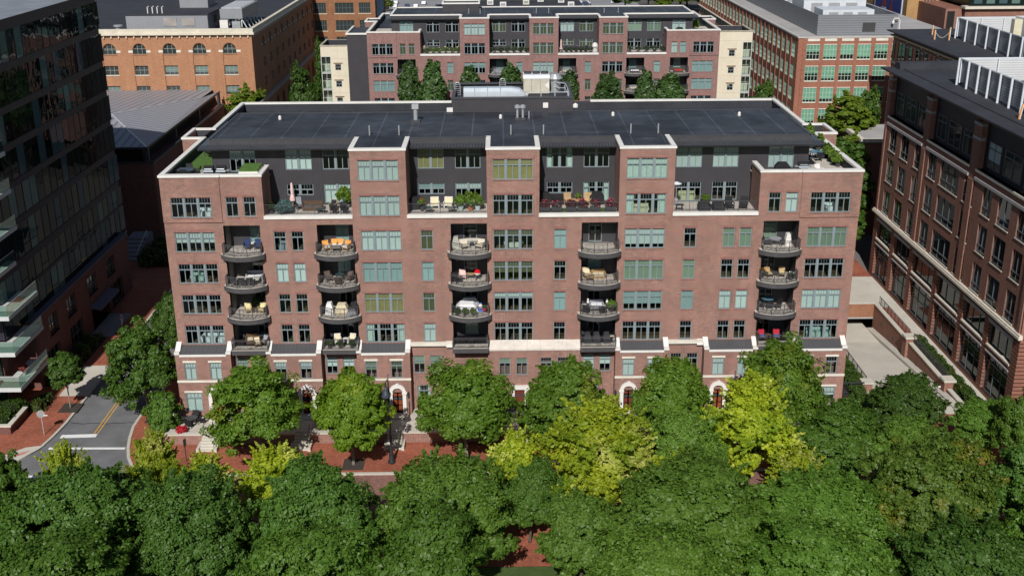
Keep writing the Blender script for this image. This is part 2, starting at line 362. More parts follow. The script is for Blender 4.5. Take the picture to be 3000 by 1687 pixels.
def apartment(S):
    """brick block with set-back charcoal penthouse, terraces, recessed balcony stacks; S = dimensions"""
    b = S['root']; X0, X1 = S['x']; br = S['brick']; D = 4.65; terr = S['terr']; PZ, EZ, TZ = 27.75, 25.42, 21.3
    dep = S['depth']
    # front wall
    holes = [(a, c, TZ-.05, PZ+1, 0) for a, c in terr]; holes += [(X0-1, terr[0][0], EZ, PZ+1, 0), (terr[-1][1], X1+1, EZ, PZ+1, 0)]
    for (a, c, rows, dx) in S['rec']: holes.append((a, c, S.get('recz', 8.1), 20.55, 2.2, 1))
    for (nm, x, row, wd, n, kind, bl, ht) in S['win']: zt = ZT[row]; holes.append((x-wd/2, x+wd/2, zt-ht, zt, 0.16))
    f = MB(); wall(f, PY(0.0), X0, X1, S['z0'], PZ, holes, 0); wl = f.build('front_wall', [br, SIDE], b)
    for (nm, x, row, wd, n, kind, bl, ht) in S['win']: window(b, nm, x, -.1 if row == 6 and not S['step'][0] < x < S['step'][1] else 0, ZT[row]-ht, wd, ht, n, kind, bl, lint=row > 1)
    for x0, x1 in ((X0, S['step'][0]), (S['step'][1], X1)):   # the corner piers stand proud of the wall beside them
        hh = [(x-wd/2, x+wd/2, ZT[row]-ht, ZT[row], .12) for (nm, x, row, wd, n, kind, bl, ht) in S['win'] if row == 6 and x0 < x < x1]
        cpm = MB(); wall(cpm, PY(-.12), x0, x1, 20.9, EZ, hh, 0); e = x1 if x0 == X0 else x0; cpm.poly([(e,-.12,20.9),(e,0,20.9),(e,0,EZ),(e,-.12,EZ)]).poly([(x0,-.12,20.9),(x1,-.12,20.9),(x1,0,20.9),(x0,0,20.9)]); e = x0 if x0 == X0 else x1; cpm.poly([(e,-.12,20.9),(e,0,20.9),(e,0,EZ),(e,-.12,EZ)]); cpm.build('corner_pier', br, b)
    # other walls
    o = MB()
    for x, s in ((X0, 1), (X1, -1)):
        o.poly([(x,0,0),(x,dep,0),(x,dep,EZ),(x,0,EZ)]); o.poly([(x+s*.35,.35,24.4),(x+s*.35,dep,24.4),(x+s*.35,dep,EZ),(x+s*.35,.35,EZ)], 1)
    o.poly([(X0,dep,0),(X1,dep,0),(X1,dep,EZ),(X0,dep,EZ)]); o.poly([(X0,dep-.35,24.4),(X1,dep-.35,24.4),(X1,dep-.35,EZ),(X0,dep-.35,EZ)], 1)
    for (a, c) in ((X0, terr[0][0]), (terr[-1][1], X1)): o.poly([(a,.35,24.4),(c,.35,24.4),(c,.35,EZ),(a,.35,EZ)], 1)
    y0, y1 = S.get('bump', (16.6, 21.3))
    for x, s in ((X0, 1), (X1, -1)): o.box((min(x,x-s*2.1),y0-.38,0),(max(x,x-s*2.1),y1,24.3)); o.box((min(x-s*1.8,x-s*2.1),y0-.38,24.3),(max(x-s*1.8,x-s*2.1),y1,EZ-.1)); o.box((min(x,x-s*1.8),y0-.38,24.3),(max(x,x-s*1.8),y0-.1,EZ-.1)); o.box((min(x,x-s*1.8),y1-.3,24.3),(max(x,x-s*1.8),y1,EZ-.1), 1)
    for i, (a, c) in enumerate(terr):   # pier cheeks beside the terraces
        for x, t in ((a, EZ if i == 0 else PZ), (c, EZ if i == len(terr)-1 else PZ)): o.poly([(x,0,TZ-.1),(x,D if t == PZ else 3.75,TZ-.1),(x,D if t == PZ else 3.75,t),(x,0,t)], 0)
    for (a, c) in ((terr[0][0]-.35, terr[0][0]), (terr[-1][1], terr[-1][1]+.35)): o.box((a,3.75,24.4),(c,3.8,EZ)); 
    o.build('outer_walls', [br, FLATROOF], b)
    # inside: floors and partition
    i_ = MB()
    for z in (4.6, 8.0, 11.3, 14.55, 17.75): i_.poly([(X0+.3,.3,z),(X1-.3,.3,z),(X1-.3,6,z),(X0+.3,6,z)])
    for z in (21.1, 24.3):
        i_.poly([(X0+.3,D+.2,z),(X1-.3,D+.2,z),(X1-.3,11,z),(X0+.3,11,z)])
        solid = [(X0+.3, terr[0][0])]+[(terr[q][1], terr[q+1][0]) for q in range(len(terr)-1)]+[(terr[-1][1], X1-.3)]
        for a, c in solid: i_.poly([(a,.3,z),(c,.3,z),(c,D+.2,z),(a,D+.2,z)])
    i_.poly([(X0+.3,6,0),(X1-.3,6,0),(X1-.3,6,21.1),(X0+.3,6,21.1)], 1); i_.poly([(X0+.3,11,21.1),(X1-.3,11,21.1),(X1-.3,11,24.3),(X0+.3,11,24.3)], 1).poly([(S['pent'][0]+.1,11,24.3),(S['pent'][1]-.1,11,24.3),(S['pent'][1]-.1,11,27.6),(S['pent'][0]+.1,11,27.6)], 1)
    xs = sorted([w_[1]+w_[3]/2+1.0 for w_ in S['win'] if w_[2] in (5, 7) and w_[4] == 3])
    for x in xs: i_.poly([(x,.3,4),(x,6,4),(x,6,21),(x,.3,21)], 1)
    i_.build('interior', [WOODFL, INWALL], b)
    # recess backs with their doors, balconies
    for (a, c, rows, dx) in S['rec']:
        k = MB(); zz = S.get('recz', 8.1); hl = [((a+c)/2+dx-.65, (a+c)/2+dx+.65, FL[r]+.05, FL[r]+2.45, .14) for r, _ in rows]
        wall(k, PY(2.2), a, c, zz, 20.55, hl, 0); k.build('recess_wall', SIDE, b)
        for r, bl in rows:
            window(b, 'balcony_door', (a+c)/2+dx, 2.2, FL[r]+.05, 1.3, 2.4, 1, 'u', bl, False)
            balcony(b, (a+c)/2, FL[r], c-a+(0.05 if r == 2 else .15), r == 2)
    # terraces: floor, white edge, rail; penthouse wall
    P0, P1 = S['pent']; hl = []
    for (x, zt, wd, ht, n, kind, bl, door) in S['tw']: hl.append((x-wd/2, x+wd/2, zt-ht, zt, .15))
    k = MB(); wall(k, PY(D), P0, P1, TZ, 27.3, hl, 0)
    for x in (P0, P1): k.poly([(x,D,24.3),(x,17.4,24.3),(x,17.4,27.3),(x,D,27.3)])
    k.poly([(P0,17.4,24.3),(P1,17.4,24.3),(P1,17.4,27.86),(P0,17.4,27.86)]); k.build('penthouse_wall', SIDE, b)
    for (x, zt, wd, ht, n, kind, bl, door) in S['tw']: window(b, 'terrace_door' if door else 'terrace_window', x, D, zt-ht, wd, ht, n, kind, bl, False)
    for a, c in terr: MB().poly([(a,0,TZ-.02),(c,0,TZ-.02),(c,D,TZ-.02),(a,D,TZ-.02)]).build('terrace_floor', DECK, b)
    for (a, c) in ((X0+.3, terr[0][0]), (terr[-1][1], X1-.3)): MB().poly([(a,.3,24.42),(c,.3,24.42),(c,13.5,24.42),(a,13.5,24.42)]).build('terrace_floor', DECK, b)
    rf = MB(); rf.poly([(X0+.3,13.5,24.4),(P0,13.5,24.4),(P0,17.4,24.4),(X0+.3,17.4,24.4)]).poly([(P1,13.5,24.4),(X1-.3,13.5,24.4),(X1-.3,17.4,24.4),(P1,17.4,24.4)]).poly([(X0+.3,17.4,24.4),(X1-.3,17.4,24.4),(X1-.3,dep-.3,24.4),(X0+.3,dep-.3,24.4)]); rf.build('rear_roof', ROOF, b)
    for a, c in terr:
        e = MB().box((a-.06,-.12,21.16),(c+.02,.34,21.48)); eo = e.build('terrace_edge', WHITE, b)
        g = MB(); z = 21.48; k_ = int((c-a)/.13)
        for zz, th in ((1.0,.05),(.12,.04)): g.bar((a,.3,z+zz),(c,.3,z+zz),th)
        for q in range(1, k_): x = a+(c-a)*q/k_; g.bar((x,.3,z),(x,.3,z+1.0),.05 if q % 12 == 0 else .02)
        g.build('terrace_railing', DARK, b)
    # penthouse roof with pier roofs, fascia, corrugated eaves
    rm = MB(); rm.poly([(P0,D-.05,27.86),(P1,D-.05,27.86),(P1,17.4,27.86),(P0,17.4,27.86)])
    piers = [(terr[i][1], terr[i+1][0]) for i in range(len(terr)-1)]
    for a, c in piers: rm.poly([(a,.4,27.66),(c,.4,27.66),(c,D+.2,27.872),(a,D+.2,27.872)])
    rm.build('main_roof', ROOF, b)
    if S.get('whiteroof'):
        we = MB(); cuts_ = [P0]+[v for p in piers for v in p]+[P1]
        for a, c in zip(cuts_[::2], cuts_[1::2]): we.box((a-.1,D-.22,27.8),(c+.1,D+.2,28.02))
        for x in (P0, P1): we.box((x-.2,D+.2,27.8),(x+.2,17.1,28.02))
        we.box((P0-.2,17.1,27.8),(P1+.2,17.5,28.02)); we.build('roof_edge', WHITE, b)
    fa = MB(); cuts = [P0]+[v for p in piers for v in p]+[P1]
    for a, c in zip(cuts[::2], cuts[1::2]): fa.box((a,D-.1,27.25),(c,D-.02,27.9)); fa.box((a,D-.12,27.84),(c,D+.12,27.93))
    for x in (P0, P1): fa.box((x-.1,D-.12,27.25),(x+.1,17.5,27.93))
    fa.box((P0,17.3,27.8),(P1,17.5,27.93)); fa.build('roof_fascia', DARK, b)
    cor = S.get('eave', 1.5); CM = seam('corrugated_metal', (0.085,0.092,0.105), .3, 0, .4, .35, .3, .15, .5)
    for i, (a, c) in enumerate(zip(cuts[::2], cuts[1::2])):
        aw = MB(); a2 = a-(1.0 if i == 0 else -.03); c2 = c+(1.0 if i == len(cuts)//2-1 else -.03); n = int((c2-a2)/.075); st = len(aw.v)
        for q in range(n+1):
            x = a2+(c2-a2)*q/n; h = .045*math.sin(math.pi*q/2); aw.v += [(x,D-cor,27.22+h),(x,D-.1,27.34+h)]
        for q in range(n): aw.f.append((st+2*q, st+2*q+2, st+2*q+3, st+2*q+1)); aw.m.append(0)
        aw.box((a2+.05,D-cor+.1,27.10),(c2-.05,D-cor+.16,27.16), 1)
        for x in np.arange(a2+1, c2-.3, 1.9): aw.bar((x,D-cor+.1,27.12),(x,D-.1,27.2),.05,.06,1)
        if i in (0, len(cuts)//2-1): x, s = ((P0, -1), (P1, 1))[i > 0]; aw.poly([(x,D,27.36),(x+s*1.0,D-.1,27.30),(x+s*1.0,16,27.30),(x,16,27.36)])
        aw.build('corrugated_eaves', [CM, DARK], b, fixn=False)
    # white copings
    for a, c in piers:
        cp = MB(); cp.box((a-.07,-.09,27.72),(c+.07,.42,27.93)); cp.box((a-.07,.42,27.72),(a+.38,D+.45,27.93)); cp.box((c-.38,.42,27.72),(c+.07,D+.45,27.93)); cp.build('coping', WHITE, b)
    st = S['step']; bx = S.get('bump', (16.6, 21.3))
    for q in (0, 1):
        cp = MB(); x, s = ((X0, 1), (X1, -1))[q]; x0, x1 = ((X0, st[0]), (st[1], X1))[q]
        cp.box((x0-.08,-.22,EZ-.08),(x1+.08,.44,EZ+.13))
        if q == 0: cp.box((st[0]+.08,-.05,EZ-.1),(terr[0][0]+.06,.40,EZ+.11)); cp.box((terr[0][0]-.4,.40,EZ-.08),(terr[0][0]+.06,3.8,EZ+.12))
        else: cp.box((terr[-1][1]-.06,-.05,EZ-.1),(st[1]-.08,.40,EZ+.11)); cp.box((terr[-1][1]-.06,.40,EZ-.08),(terr[-1][1]+.4,3.8,EZ+.12))
        xa, xb = min(x-s*.08,x+s*.42), max(x-s*.08,x+s*.42); xo, xi = x-s*2.2, x+s*.42
        cp.box((xa,.44,EZ-.08),(xb,bx[0]-.4,EZ+.13)); cp.box((xa,bx[1],EZ-.08),(xb,dep-.42,EZ+.13))
        cp.box((min(xo,xi),bx[0]-.4,EZ-.08),(max(xo,xi),bx[0],EZ+.13)); cp.box((min(xo,xb,xa) if s > 0 else xa,bx[1]-.4,EZ-.08),(xb if s > 0 else max(xo,xb),bx[1],EZ+.13)); cp.box((min(xo,xo+s*.4),bx[0],EZ-.08),(max(xo,xo+s*.4),bx[1]-.4,EZ+.13))
        x0, x1 = S['backcap'][q]; cp.box((x0,dep-.42,EZ-.08),(x1,dep+.08,EZ+.13)); cp.build('coping', WHITE, b)
    # vent pipes of the roof
    for x, y, h in S['vents']:
        v = MB().tube([(x,y,27.86),(x,y,27.86+h)], .07, 8); v.box((x-.25,y-.25,27.86),(x+.25,y+.25,27.9), 1); v.build('vent_pipe', [M('galvanised', (0.55,0.57,0.58), .4, .08, metal=.6), FLATROOF], b)
    return b
MAIN = thing('apartment_building', 'long red brick apartment building with stacked curved balconies, nearest and largest in the middle', 'building')
W = []
def tri(x, codes):
    for r, c in codes.items(): W.append(('triple_window', x, r, 3.82, 3, 'u', c, 1.98))
tri(-29.64, {6:'N', 5:'H'.replace('H','F55'), 4:'N', 3:'N', 2:'N'})
tri(-11.79, {7:'F', 6:'F', 5:'F', 4:'T', 3:'O', 2:'C50'})
tri(0.9, {7:'O', 6:'N', 5:'D30', 4:'D60', 3:'F25', 2:'N'})
tri(13.57, {7:'C', 6:'C50', 5:'F82', 4:'G', 3:'T70', 2:'N'})
tri(31.16, {6:'N', 5:'G', 4:'N', 3:'F', 2:'N'})
for x, q in ((-7.4, 'DTDF'), (5.43, 'T', ), (17.95, 'NGTN')):
    q = q if len(q) == 4 else 'TNTN'
    for r, c in zip((5, 4, 3, 2), q): W.append(('narrow_window', x, r, 1.18, 1, 'u', 'D' if c == 'D' else c, 1.95))
for x, q in ((-21.5, 'NFNN'), (-19.82, 'NFNN'), (21.68, 'GNFN'), (23.31, 'GNFN')):
    for r, c in zip((5, 4, 3, 2), q): W.append(('paired_window', x, r, 1.16, 1, 'u', c, 1.95))
for x, c in ((-25.79, 'N'), (-24.13, 'N'), (25.86, 'N'), (27.5, 'F')): W.append(('paired_window', x, 6, 1.16, 1, 'u', c, 1.95))
# street-level windows in the main wall plane between the bays
for x, c in ((-26.23, 'G'), (-24.58, 'G'), (-17.3, 'F60'), (-15.63, 'F60'), (-8.56, 'G50'), (-6.91, 'G50'), (8.38, 'F'), (10.03, 'F60'), (17.14, 'N'), (18.77, 'N'), (26.4, 'F'), (27.6, 'N')):
    W.append(('street_window', x, 1, 1.12, 1, 'u', c, 1.9))
for x in (-8.2, 8.7): W.append(('street_window', x, 0, 1.3, 1, 'u', 'C50', 2.05))
T4 = [(r, c) for r, c in zip((5, 4, 3, 2), 'FNNN')]
def rows(q): return list(zip((5, 4, 3, 2), q))
S1 = dict(root=MAIN, x=(-32.39, 34.04), depth=36.3, z0=0.0, brick=BR,
    terr=[(-22.8,-14.43),(-9.16,-1.58),(3.41,11.0),(16.23,24.36)], pent=(-28.45,30.05), win=W, step=(-26.78,28.33),
    rec=[(-26.83,-23.34,rows(['T','N','N','N']),.85),(-17.91,-14.44,rows(['T','T','N','N']),.35),(-5.1,-1.61,rows(['N','N','N','G']),.05),(7.49,10.98,rows(['N','T','N','N']),-.25),(24.97,28.4,rows(['G','N','N','N']),-.45)],
    tw=[(-25.5,26.75,2.55,2.1,2,'u','F45',1),(-20.06,26.8,2.58,2.0,2,'u','F',0),(-16.42,26.8,2.55,2.0,2,'u','N',0),(-20.07,23.35,2.6,1.14,2,'k','N',0),(-16.4,23.35,2.58,1.95,2,'u','F',0),
        (-7.1,26.8,2.55,2.0,2,'u','O',0),(-3.48,26.8,2.5,2.0,2,'u','N',0),(-7.1,23.35,2.55,1.15,2,'k','T50',0),(-3.46,23.35,2.55,1.98,2,'u','F30',0),
        (5.55,26.8,2.55,2.0,2,'u','C50',0),(9.17,26.8,2.5,2.0,2,'u','N',0),(5.57,23.35,2.53,1.15,2,'k','N',0),(9.2,23.35,2.53,1.98,2,'u','C50',0),
        (18.3,26.72,2.53,2.0,2,'u','F',0),(21.9,26.72,2.5,2.0,2,'u','F',0),(18.35,23.25,2.5,1.98,2,'u','N',0),(21.95,23.25,2.5,1.9,2,'u','N',1),(27.35,26.75,2.5,2.1,2,'u','F',1)],
    backcap=[(-32.4,-6.3),(11.0,34.05)], vents=[(-13.1,5.9,1.0),(-10.2,5.9,1.0),(.8,5.7,1.0),(4.0,5.7,1.0),(12.6,5.8,1.0),(15.3,5.8,1.0)])
apartment(S1)
# ------------------------------------------------------------------ ground, streets, pavements
PAVE = brick('brick_pavement', (0.34,0.105,0.06), (0.27,0.085,0.052), (0.30,0.12,0.08), .2, .1, .008, True, .28)
SETT = brick('brick_street', (0.27,0.13,0.10), (0.20,0.10,0.085), (0.22,0.14,0.12), .2, .1, .012, True, .16)
ASPH = M('asphalt', (0.155,0.155,0.16), 0.85, 0.22, 0.35, 20)
CONC = M('pale_concrete', (0.52,0.49,0.42), 0.8, 0.10, 0.35, 7)
KERB = M('kerb_stone', (0.48,0.45,0.39), 0.8, 0.10)
PAINT = M('road_paint_white', (0.74,0.74,0.72), 0.6, 0.08, 3)
YEL = M('road_paint_yellow', (0.60,0.34,0.05), 0.6, 0.12, 3)
SOIL = M('planting_soil', (0.035,0.028,0.02), 0.95, 0.3, 2)
def st(mb, name, mat): return tag(mb.build(name, mat), kind='structure')
g = MB(); xs = [-900, -33, 37, 47, 900]; ys = [-260, -30, 2, 30, 900]
for i in range(4):
    for j in range(4):
        if not (i == 2 and j == 2): g.poly([(xs[i],ys[j],-.25),(xs[i+1],ys[j],-.25),(xs[i+1],ys[j+1],-.25),(xs[i],ys[j+1],-.25)])
st(g, 'ground', M('ground_surface', (0.10,0.095,0.085), 0.9, 0.25, 0.05, 2))
# side street (asphalt) with its flare, and the brick street in front
fl = [(-44.46,120),(-44.46,-.3),(-44.7,-3.3),(-45.0,-5.3),(-45.9,-7.3),(-46.7,-9.0),(-48.5,-10.6),(-51,-11.4),(-120,-11.6),(-120,-19.5),(-34.5,-19.5),(-34.5,-11.4),(-35.2,-9.6),(-36.1,-7.8),(-36.7,-6),(-37.2,-3.9),(-37.6,-1.4),(-37.6,1.7),(-37.0,3.0),(-37.0,120)]
st(MB().poly([(x,y,-.15) for x, y in fl]), 'side_street', ASPH)
st(MB().poly([(-34.5,-19.5,-.15),(140,-19.5,-.15),(140,-11.4,-.15),(-34.5,-11.4,-.15)]), 'brick_street', SETT)
# pavements with raised kerbs
def ring_kerb(name, pts, w=.28):
    k = MB()
    for p, q in zip(pts[:-1], pts[1:]):
        d = (Vector((q[0],q[1],0))-Vector((p[0],p[1],0))).normalized(); n = Vector((-d.y, d.x, 0))*w
        a, b = Vector((p[0],p[1],0)), Vector((q[0],q[1],0)); c = [a, b, b+n, a+n]
        for v in (.012,): k.poly([(x.x,x.y,v) for x in c])
        k.poly([(a.x,a.y,-.16),(b.x,b.y,-.16),(b.x,b.y,.012),(a.x,a.y,.012)])
    return st(k, name, KERB)
lk = fl[1:9]; rk = fl[12:19]
st(MB().poly([(-44.46,120,0),(-70,120,0),(-70,-11.5,0)]+[(x,y,0) for x, y in lk[::-1]][1:]), 'west_pavement', PAVE)
ring_kerb('west_kerb', [(-44.46,100)]+lk) if False else ring_kerb('west_kerb', (lk[::-1]+[(-44.46,100)]))
ep = [(-34.0,-11.4)]+[(x,y) for x, y in rk]+[(-37.0,36)]
st(MB().poly([(x,y,0) for x, y in ep]+[(34.2,35.9,0),(34.2,2,0),(37,2,0),(37,-.5,0),(47,-.5,0),(47,36,0),(60,36,0),(60,-11.4,0)]), 'front_pavement', PAVE)
ring_kerb('side_kerb', [(-37.0,36)]+[(x,y) for x, y in rk[::-1]]+[(-34.5,-11.4)]); ring_kerb('front_kerb', [(-34.5,-11.4),(140,-11.4)])
st(MB().poly([(-34.5,-26.5,0),(140,-26.5,0),(140,-19.5,0),(-34.5,-19.5,0)]), 'park_pavement', PAVE); ring_kerb('park_kerb', [(140,-19.5),(-34.5,-19.5)])
st(MB().poly([(-34.5,-140,-.02),(140,-140,-.02),(140,-26.5,-.02),(-34.5,-26.5,-.02)]), 'park_lawn', M('lawn', (0.06,0.10,0.025), 0.9, .25, .4, 5))
st(MB().poly([(-36.9,36.3,0),(120,36.3,0),(120,100,0),(-36.9,100,0)]), 'rear_court', M('court_paving', (0.16,0.15,0.14), .9, .15))
st(MB().box((-47.6,5.9,0),(-44.75,13.8,.012)), 'driveway_apron', CONC)
st(MB().poly([(-46.9,-9.3,.016),(-45.2,-6.0,.016),(-44.95,-5.2,.016),(-46.6,-5.6,.016),(-48.4,-7.6,.016)]), 'kerb_ramp', CONC)
st(MB().poly([(-47.6,-7.9,.022),(-46.2,-7.0,.022),(-45.9,-6.2,.022),(-47.2,-7.0,.022)]), 'tactile_pad', M('tactile_paving', (0.50,0.22,0.19), .85, .1))
st(MB().poly([(-44.1,-3.45,-.144),(-40.6,-3.3,-.144),(-40.66,-2.6,-.144),(-44.12,-2.75,-.144)]), 'stop_line', PAINT)
st(MB().poly([(-44.4,-5.75,-.144),(-36.95,-5.9,-.144),(-36.95,-5.5,-.144),(-44.4,-5.35,-.144)]), 'crosswalk_line', PAINT)
st(MB().poly([(-49.5,-9.1-2.0,-.144),(-35.2,-11.3,-.144),(-35.2,-10.9,-.144),(-49.5,-10.7,-.144)]), 'far_crosswalk_line', PAINT)
yl = MB()
for d in (-.17, .17): yl.poly([(-40.85+d-.06,-2.5,-.144),(-40.85+d+.06,-2.5,-.144),(-40.95+d+.06,60,-.144),(-40.95+d-.06,60,-.144)])
st(yl, 'centre_line', YEL)
cr = MB(); random.seed(4); p = (-44.2, -.1)
for i in range(28):
    q = (p[0]+.24, p[1]+random.uniform(-.09,.09)); cr.poly([(p[0],p[1]-.05,-.145),(q[0],q[1]-.05,-.145),(q[0],q[1]+.05,-.145),(p[0],p[1]+.05,-.145)]); p = q
st(cr, 'tar_seam', M('tar', (0.02,0.02,0.022), .5))
# ------------------------------------------------------------------ row houses at the foot of the apartment building
DOORW = M('varnished_door', (0.24,0.062,0.026), 0.35, 0.2, 3, spec=.5); DOORD = M('dark_stained_door', (0.15,0.035,0.02), 0.4, 0.2, 3, spec=.5)
FB = -1.2
def door(par, x, y, z, mat, arched=True):
    d = MB().box((-.5,.16,0),(.5,.22,2.2)); o = d.build('street_door', mat, par, (x, y, z))
    for px in (-.24, .24):
        for z0, z1 in ((.15,.75),(.85,1.35),(1.42,1.68),(1.78,2.08)): 
            pn = MB().box((px-.17,.135,z0),(px+.17,.165,z1)).build('door_panel', DARK if (z0 == 1.42) else mat, o)
    MB().tube([(.40,.13,1.0),(.40,.07,1.0)], .035, 8).build('handle', M('brass', (.5,.35,.12), .3, .05, metal=1), o)
    if arched:
        n = 16; fan = MB(); fan.poly([(-.5,.17,2.2)]+[(-.5*math.cos(math.pi*i/n),.17,2.2+.5*math.sin(math.pi*i/n)) for i in range(n+1)]); fan.build('fanlight', glass('door_glass', (.1,.1,.1), .05, opaque=(.02,.02,.02)), o)
        s = MB(); s.box((-.86,-.08,0),(-.5,.2,2.08)); s.box((.5,-.08,0),(.86,.2,2.08)); s.box((-.95,-.13,2.08),(-.45,.2,2.24)); s.box((.45,-.13,2.08),(.95,.2,2.24))
        for i in range(n):
            a, b = math.pi*i/n, math.pi*(i+1)/n; c = [(r*math.cos(t), 2.24+r*math.sin(t)*.98) for r, t in ((.5,a),(.86,a),(.86,b),(.5,b))]
            s.extr(c, 'y', -.08, .2)
        s.extr([(-.12,2.72),(.12,2.72),(.16,3.2),(-.16,3.2)], 'y', -.13, .1); s.build('door_surround', WHITE, o)
    else:
        s = MB().box((-.86,-.1,0),(-.5,.2,2.25)).box((.5,-.1,0),(.86,.2,2.25)).box((-1.0,-.14,2.25),(1.0,.2,2.62)); s.build('door_surround', WHITE, o)
    return o
def house_bay(x0, x1, dx, wins1, w0, drm, w0w=1.58):
    """projecting two-storey bay; wins1 = [(x, blind)], dx = door centre, w0 = (x, blind)"""
    hl = [(x-.57, x+.57, 4.97, 6.85, .14) for x, _ in wins1]
    if w0: hl.append((w0[0]-w0w/2, w0[0]+w0w/2, 1.55, 3.6, .14))
    b = MB(); wall(b, PY(FB), x0, x1, 0, 7.62, hl, 0)
    for x in (x0, x1): b.poly([(x,FB,0),(x,0,0),(x,0,8.5),(x,FB,7.8)])
    for a, c in ((x0, x0+.42), (x1-.42, x1)): b.extr([(FB+.002,7.62),(0,7.62),(0,8.45),(FB+.3,7.9),(FB+.002,7.9)], 'x', a+.002, c-.002)
    o = b.build('entrance_bay', BR, MAIN)
    MB().extr([(FB+.02,7.62),(0,8.22),(0,8.28),(FB+.02,7.68)], 'x', x0+.43, x1-.43).build('metal_roof', seam('standing_seam_grey', (0.085,0.085,0.09), .42, 0, .10, .45, .2, .08, .6), o)
    MB().box((x0+.44,FB-.09,7.50),(x1-.44,FB+.05,7.70)).build('eaves_trim', WHITE, o)
    for a, c in ((x0-.04, x0+.46), (x1-.46, x1+.04)): MB().extr([(FB-.08,7.72),(FB-.08,7.96),(FB+.34,7.98),(0.02,8.62),(0.02,8.46),(FB+.36,7.84)], 'x', a, c).build('parapet_cap', WHITE, o)
    MB().box((x0-.03,FB-.06,4.72),(x1+.03,FB+.04,4.96)).build('stone_band', STONE, o)
    for x, c in wins1: window(MAIN, 'street_window', x, FB, 4.97, 1.14, 1.88, 1, 'u', c, False); MB().box((x-.66,FB-.05,6.85),(x+.66,FB+.1,7.05)).build('stone_lintel', STONE, o)
    if w0: window(MAIN, 'street_window', w0[0], FB, 1.55, w0w, 2.05, 1, 'u', w0[1]); MB().box((w0[0]-w0w/2-.1,FB-.05,3.6),(w0[0]+w0w/2+.1,FB+.1,3.8)).build('stone_lintel', STONE, o)
    if dx is not None: door(MAIN, dx, FB-.16, 1.22, drm)
    return o
house_bay(-32.5, -27.03, -28.72, [(-31.14,'F'),(-28.63,'F')], (-31.07,'F'), DOORW)
house_bay(-23.5, -18.15, -19.74, [(-22.19,'F45'),(-19.69,'F45')], (-22.15,'N'), DOORW)
house_bay(-14.62, -9.38, -10.75, [(-13.25,'G55'),(-10.73,'D50')], (-13.2,'N'), DOORW)
house_bay(10.95, 16.2, 12.33, [(12.26,'F'),(14.77,'F')], (14.77,'G'), DOORD)
house_bay(19.75, 25.0, 21.3, [(21.19,'F'),(23.67,'F')], (23.7,'F'), DOORW)
house_bay(28.65, 33.85, 30.3, [(30.0,'F'),(32.47,'N')], (32.3,'F50'), DOORW)
# flat brick centre that stands slightly forward under a sloping white coping
hl = [(x-.56, x+.56, 4.95, 6.82, .14) for x in (.0, 1.68, 4.1, 5.78)]
cb = MB(); wall(cb, PY(-.72), -1.66, 7.45, 0, 7.75, hl, 0)
for x in (-1.66, 7.45): cb.poly([(x,-.72,0),(x,0,0),(x,0,8.3),(x,-.72,7.75)])
cbo = cb.build('centre_bay', BR, MAIN)
for x, c in ((.0,'G30'),(1.68,'G30'),(4.1,'N'),(5.78,'N')): window(MAIN, 'street_window', x, -.72, 4.95, 1.12, 1.87, 1, 'u', c)
sl_ = MB()
for a in np.linspace(-1.70, 7.49, 8)[:-1]: sl_.extr([(-.80,7.62),(-.80,7.80),(0.02,8.46),(0.02,8.30)], 'x', a+.006, a+9.19/7-.006)
sl_.build('sloping_coping', M('weathered_coping', (.60,.545,.48), .75, .12, .8, 5), cbo)
door(MAIN, 1.45, -.90, 1.22, DOORD, False)
for a, c in ((-9.34, -5.2), (16.22, 19.73)):
    MB().box((a,-.34,8.0),(c,.0,8.36)).build('ledge', STONE, MAIN)
    cap = MB().extr([(-.40,7.86),(-.40,8.02),(-.02,8.4),(-.02,8.37),(-.34,8.0)], 'x', c-.6, c).build('ledge_end', WHITE, MAIN)
balcony(MAIN, -3.36, FL[2]-.4+.4, 3.52, True) if False else None
# lower loggia under the middle stack
lg = MB().box((-5.08,2.0,4.6),(-1.64,2.1,7.6)); lg.build('loggia_wall', SIDE, MAIN)
MB().box((-5.1,-.1,4.55),(-1.62,2.0,4.68)).build('loggia_floor', DECK, MAIN)
MB().box((-5.1,-.22,4.55),(-1.62,.1,4.92)).build('loggia_edge', WHITE, MAIN)
q = MB()
for zz in (5.02, 5.9): q.bar((-5.1,0,zz),(-1.62,0,zz),.05)
for x in np.arange(-5.0,-1.6,.13): q.bar((x,0,4.92),(x,0,5.9),.02)
q.build('loggia_railing', DARK, MAIN)
# front gardens: raised terrace behind a low brick wall, steps down to the pavement
GW = -5.35
def garden_wall(x0, x1, label):
    t = thing('garden_wall', label, 'wall', (x0, GW, 0), group='low brick walls in front of the row houses')
    w_ = MB().box((0,0,0),(x1-x0,.35,.98)); w_.build('brickwork', BR, t)
    k = max(1, int((x1-x0)/1.5)); c = MB()
    c.box((-.05,-.06,.98),(x1-x0+.05,.42,1.12)); c.build('cap', CONC, t); return t
sx = [-28.72, -19.74, -10.75, 1.45, 12.33, 21.3, 30.3]
edges = [-34.2]+[v for x in sx for v in (x-.75, x+.75)]+[34.0]
nm = ['at the corner by the white-flowering shrub', 'between the leftmost two flights of steps', 'left of the lamp post steps', 'right of the steps beside the tall lamp post', 'hidden in trees right of the centre door', 'left of the second arched door from the right', 'between the two rightmost arched doors', 'at the right end by the garage ramp']
for i in range(8): garden_wall(edges[2*i], edges[2*i+1], 'low brick garden wall with pale cap '+nm[i])
st(MB().box((-34.2,GW+.35,0),(34.0,-.02,1.0)), 'front_terrace', DECK)
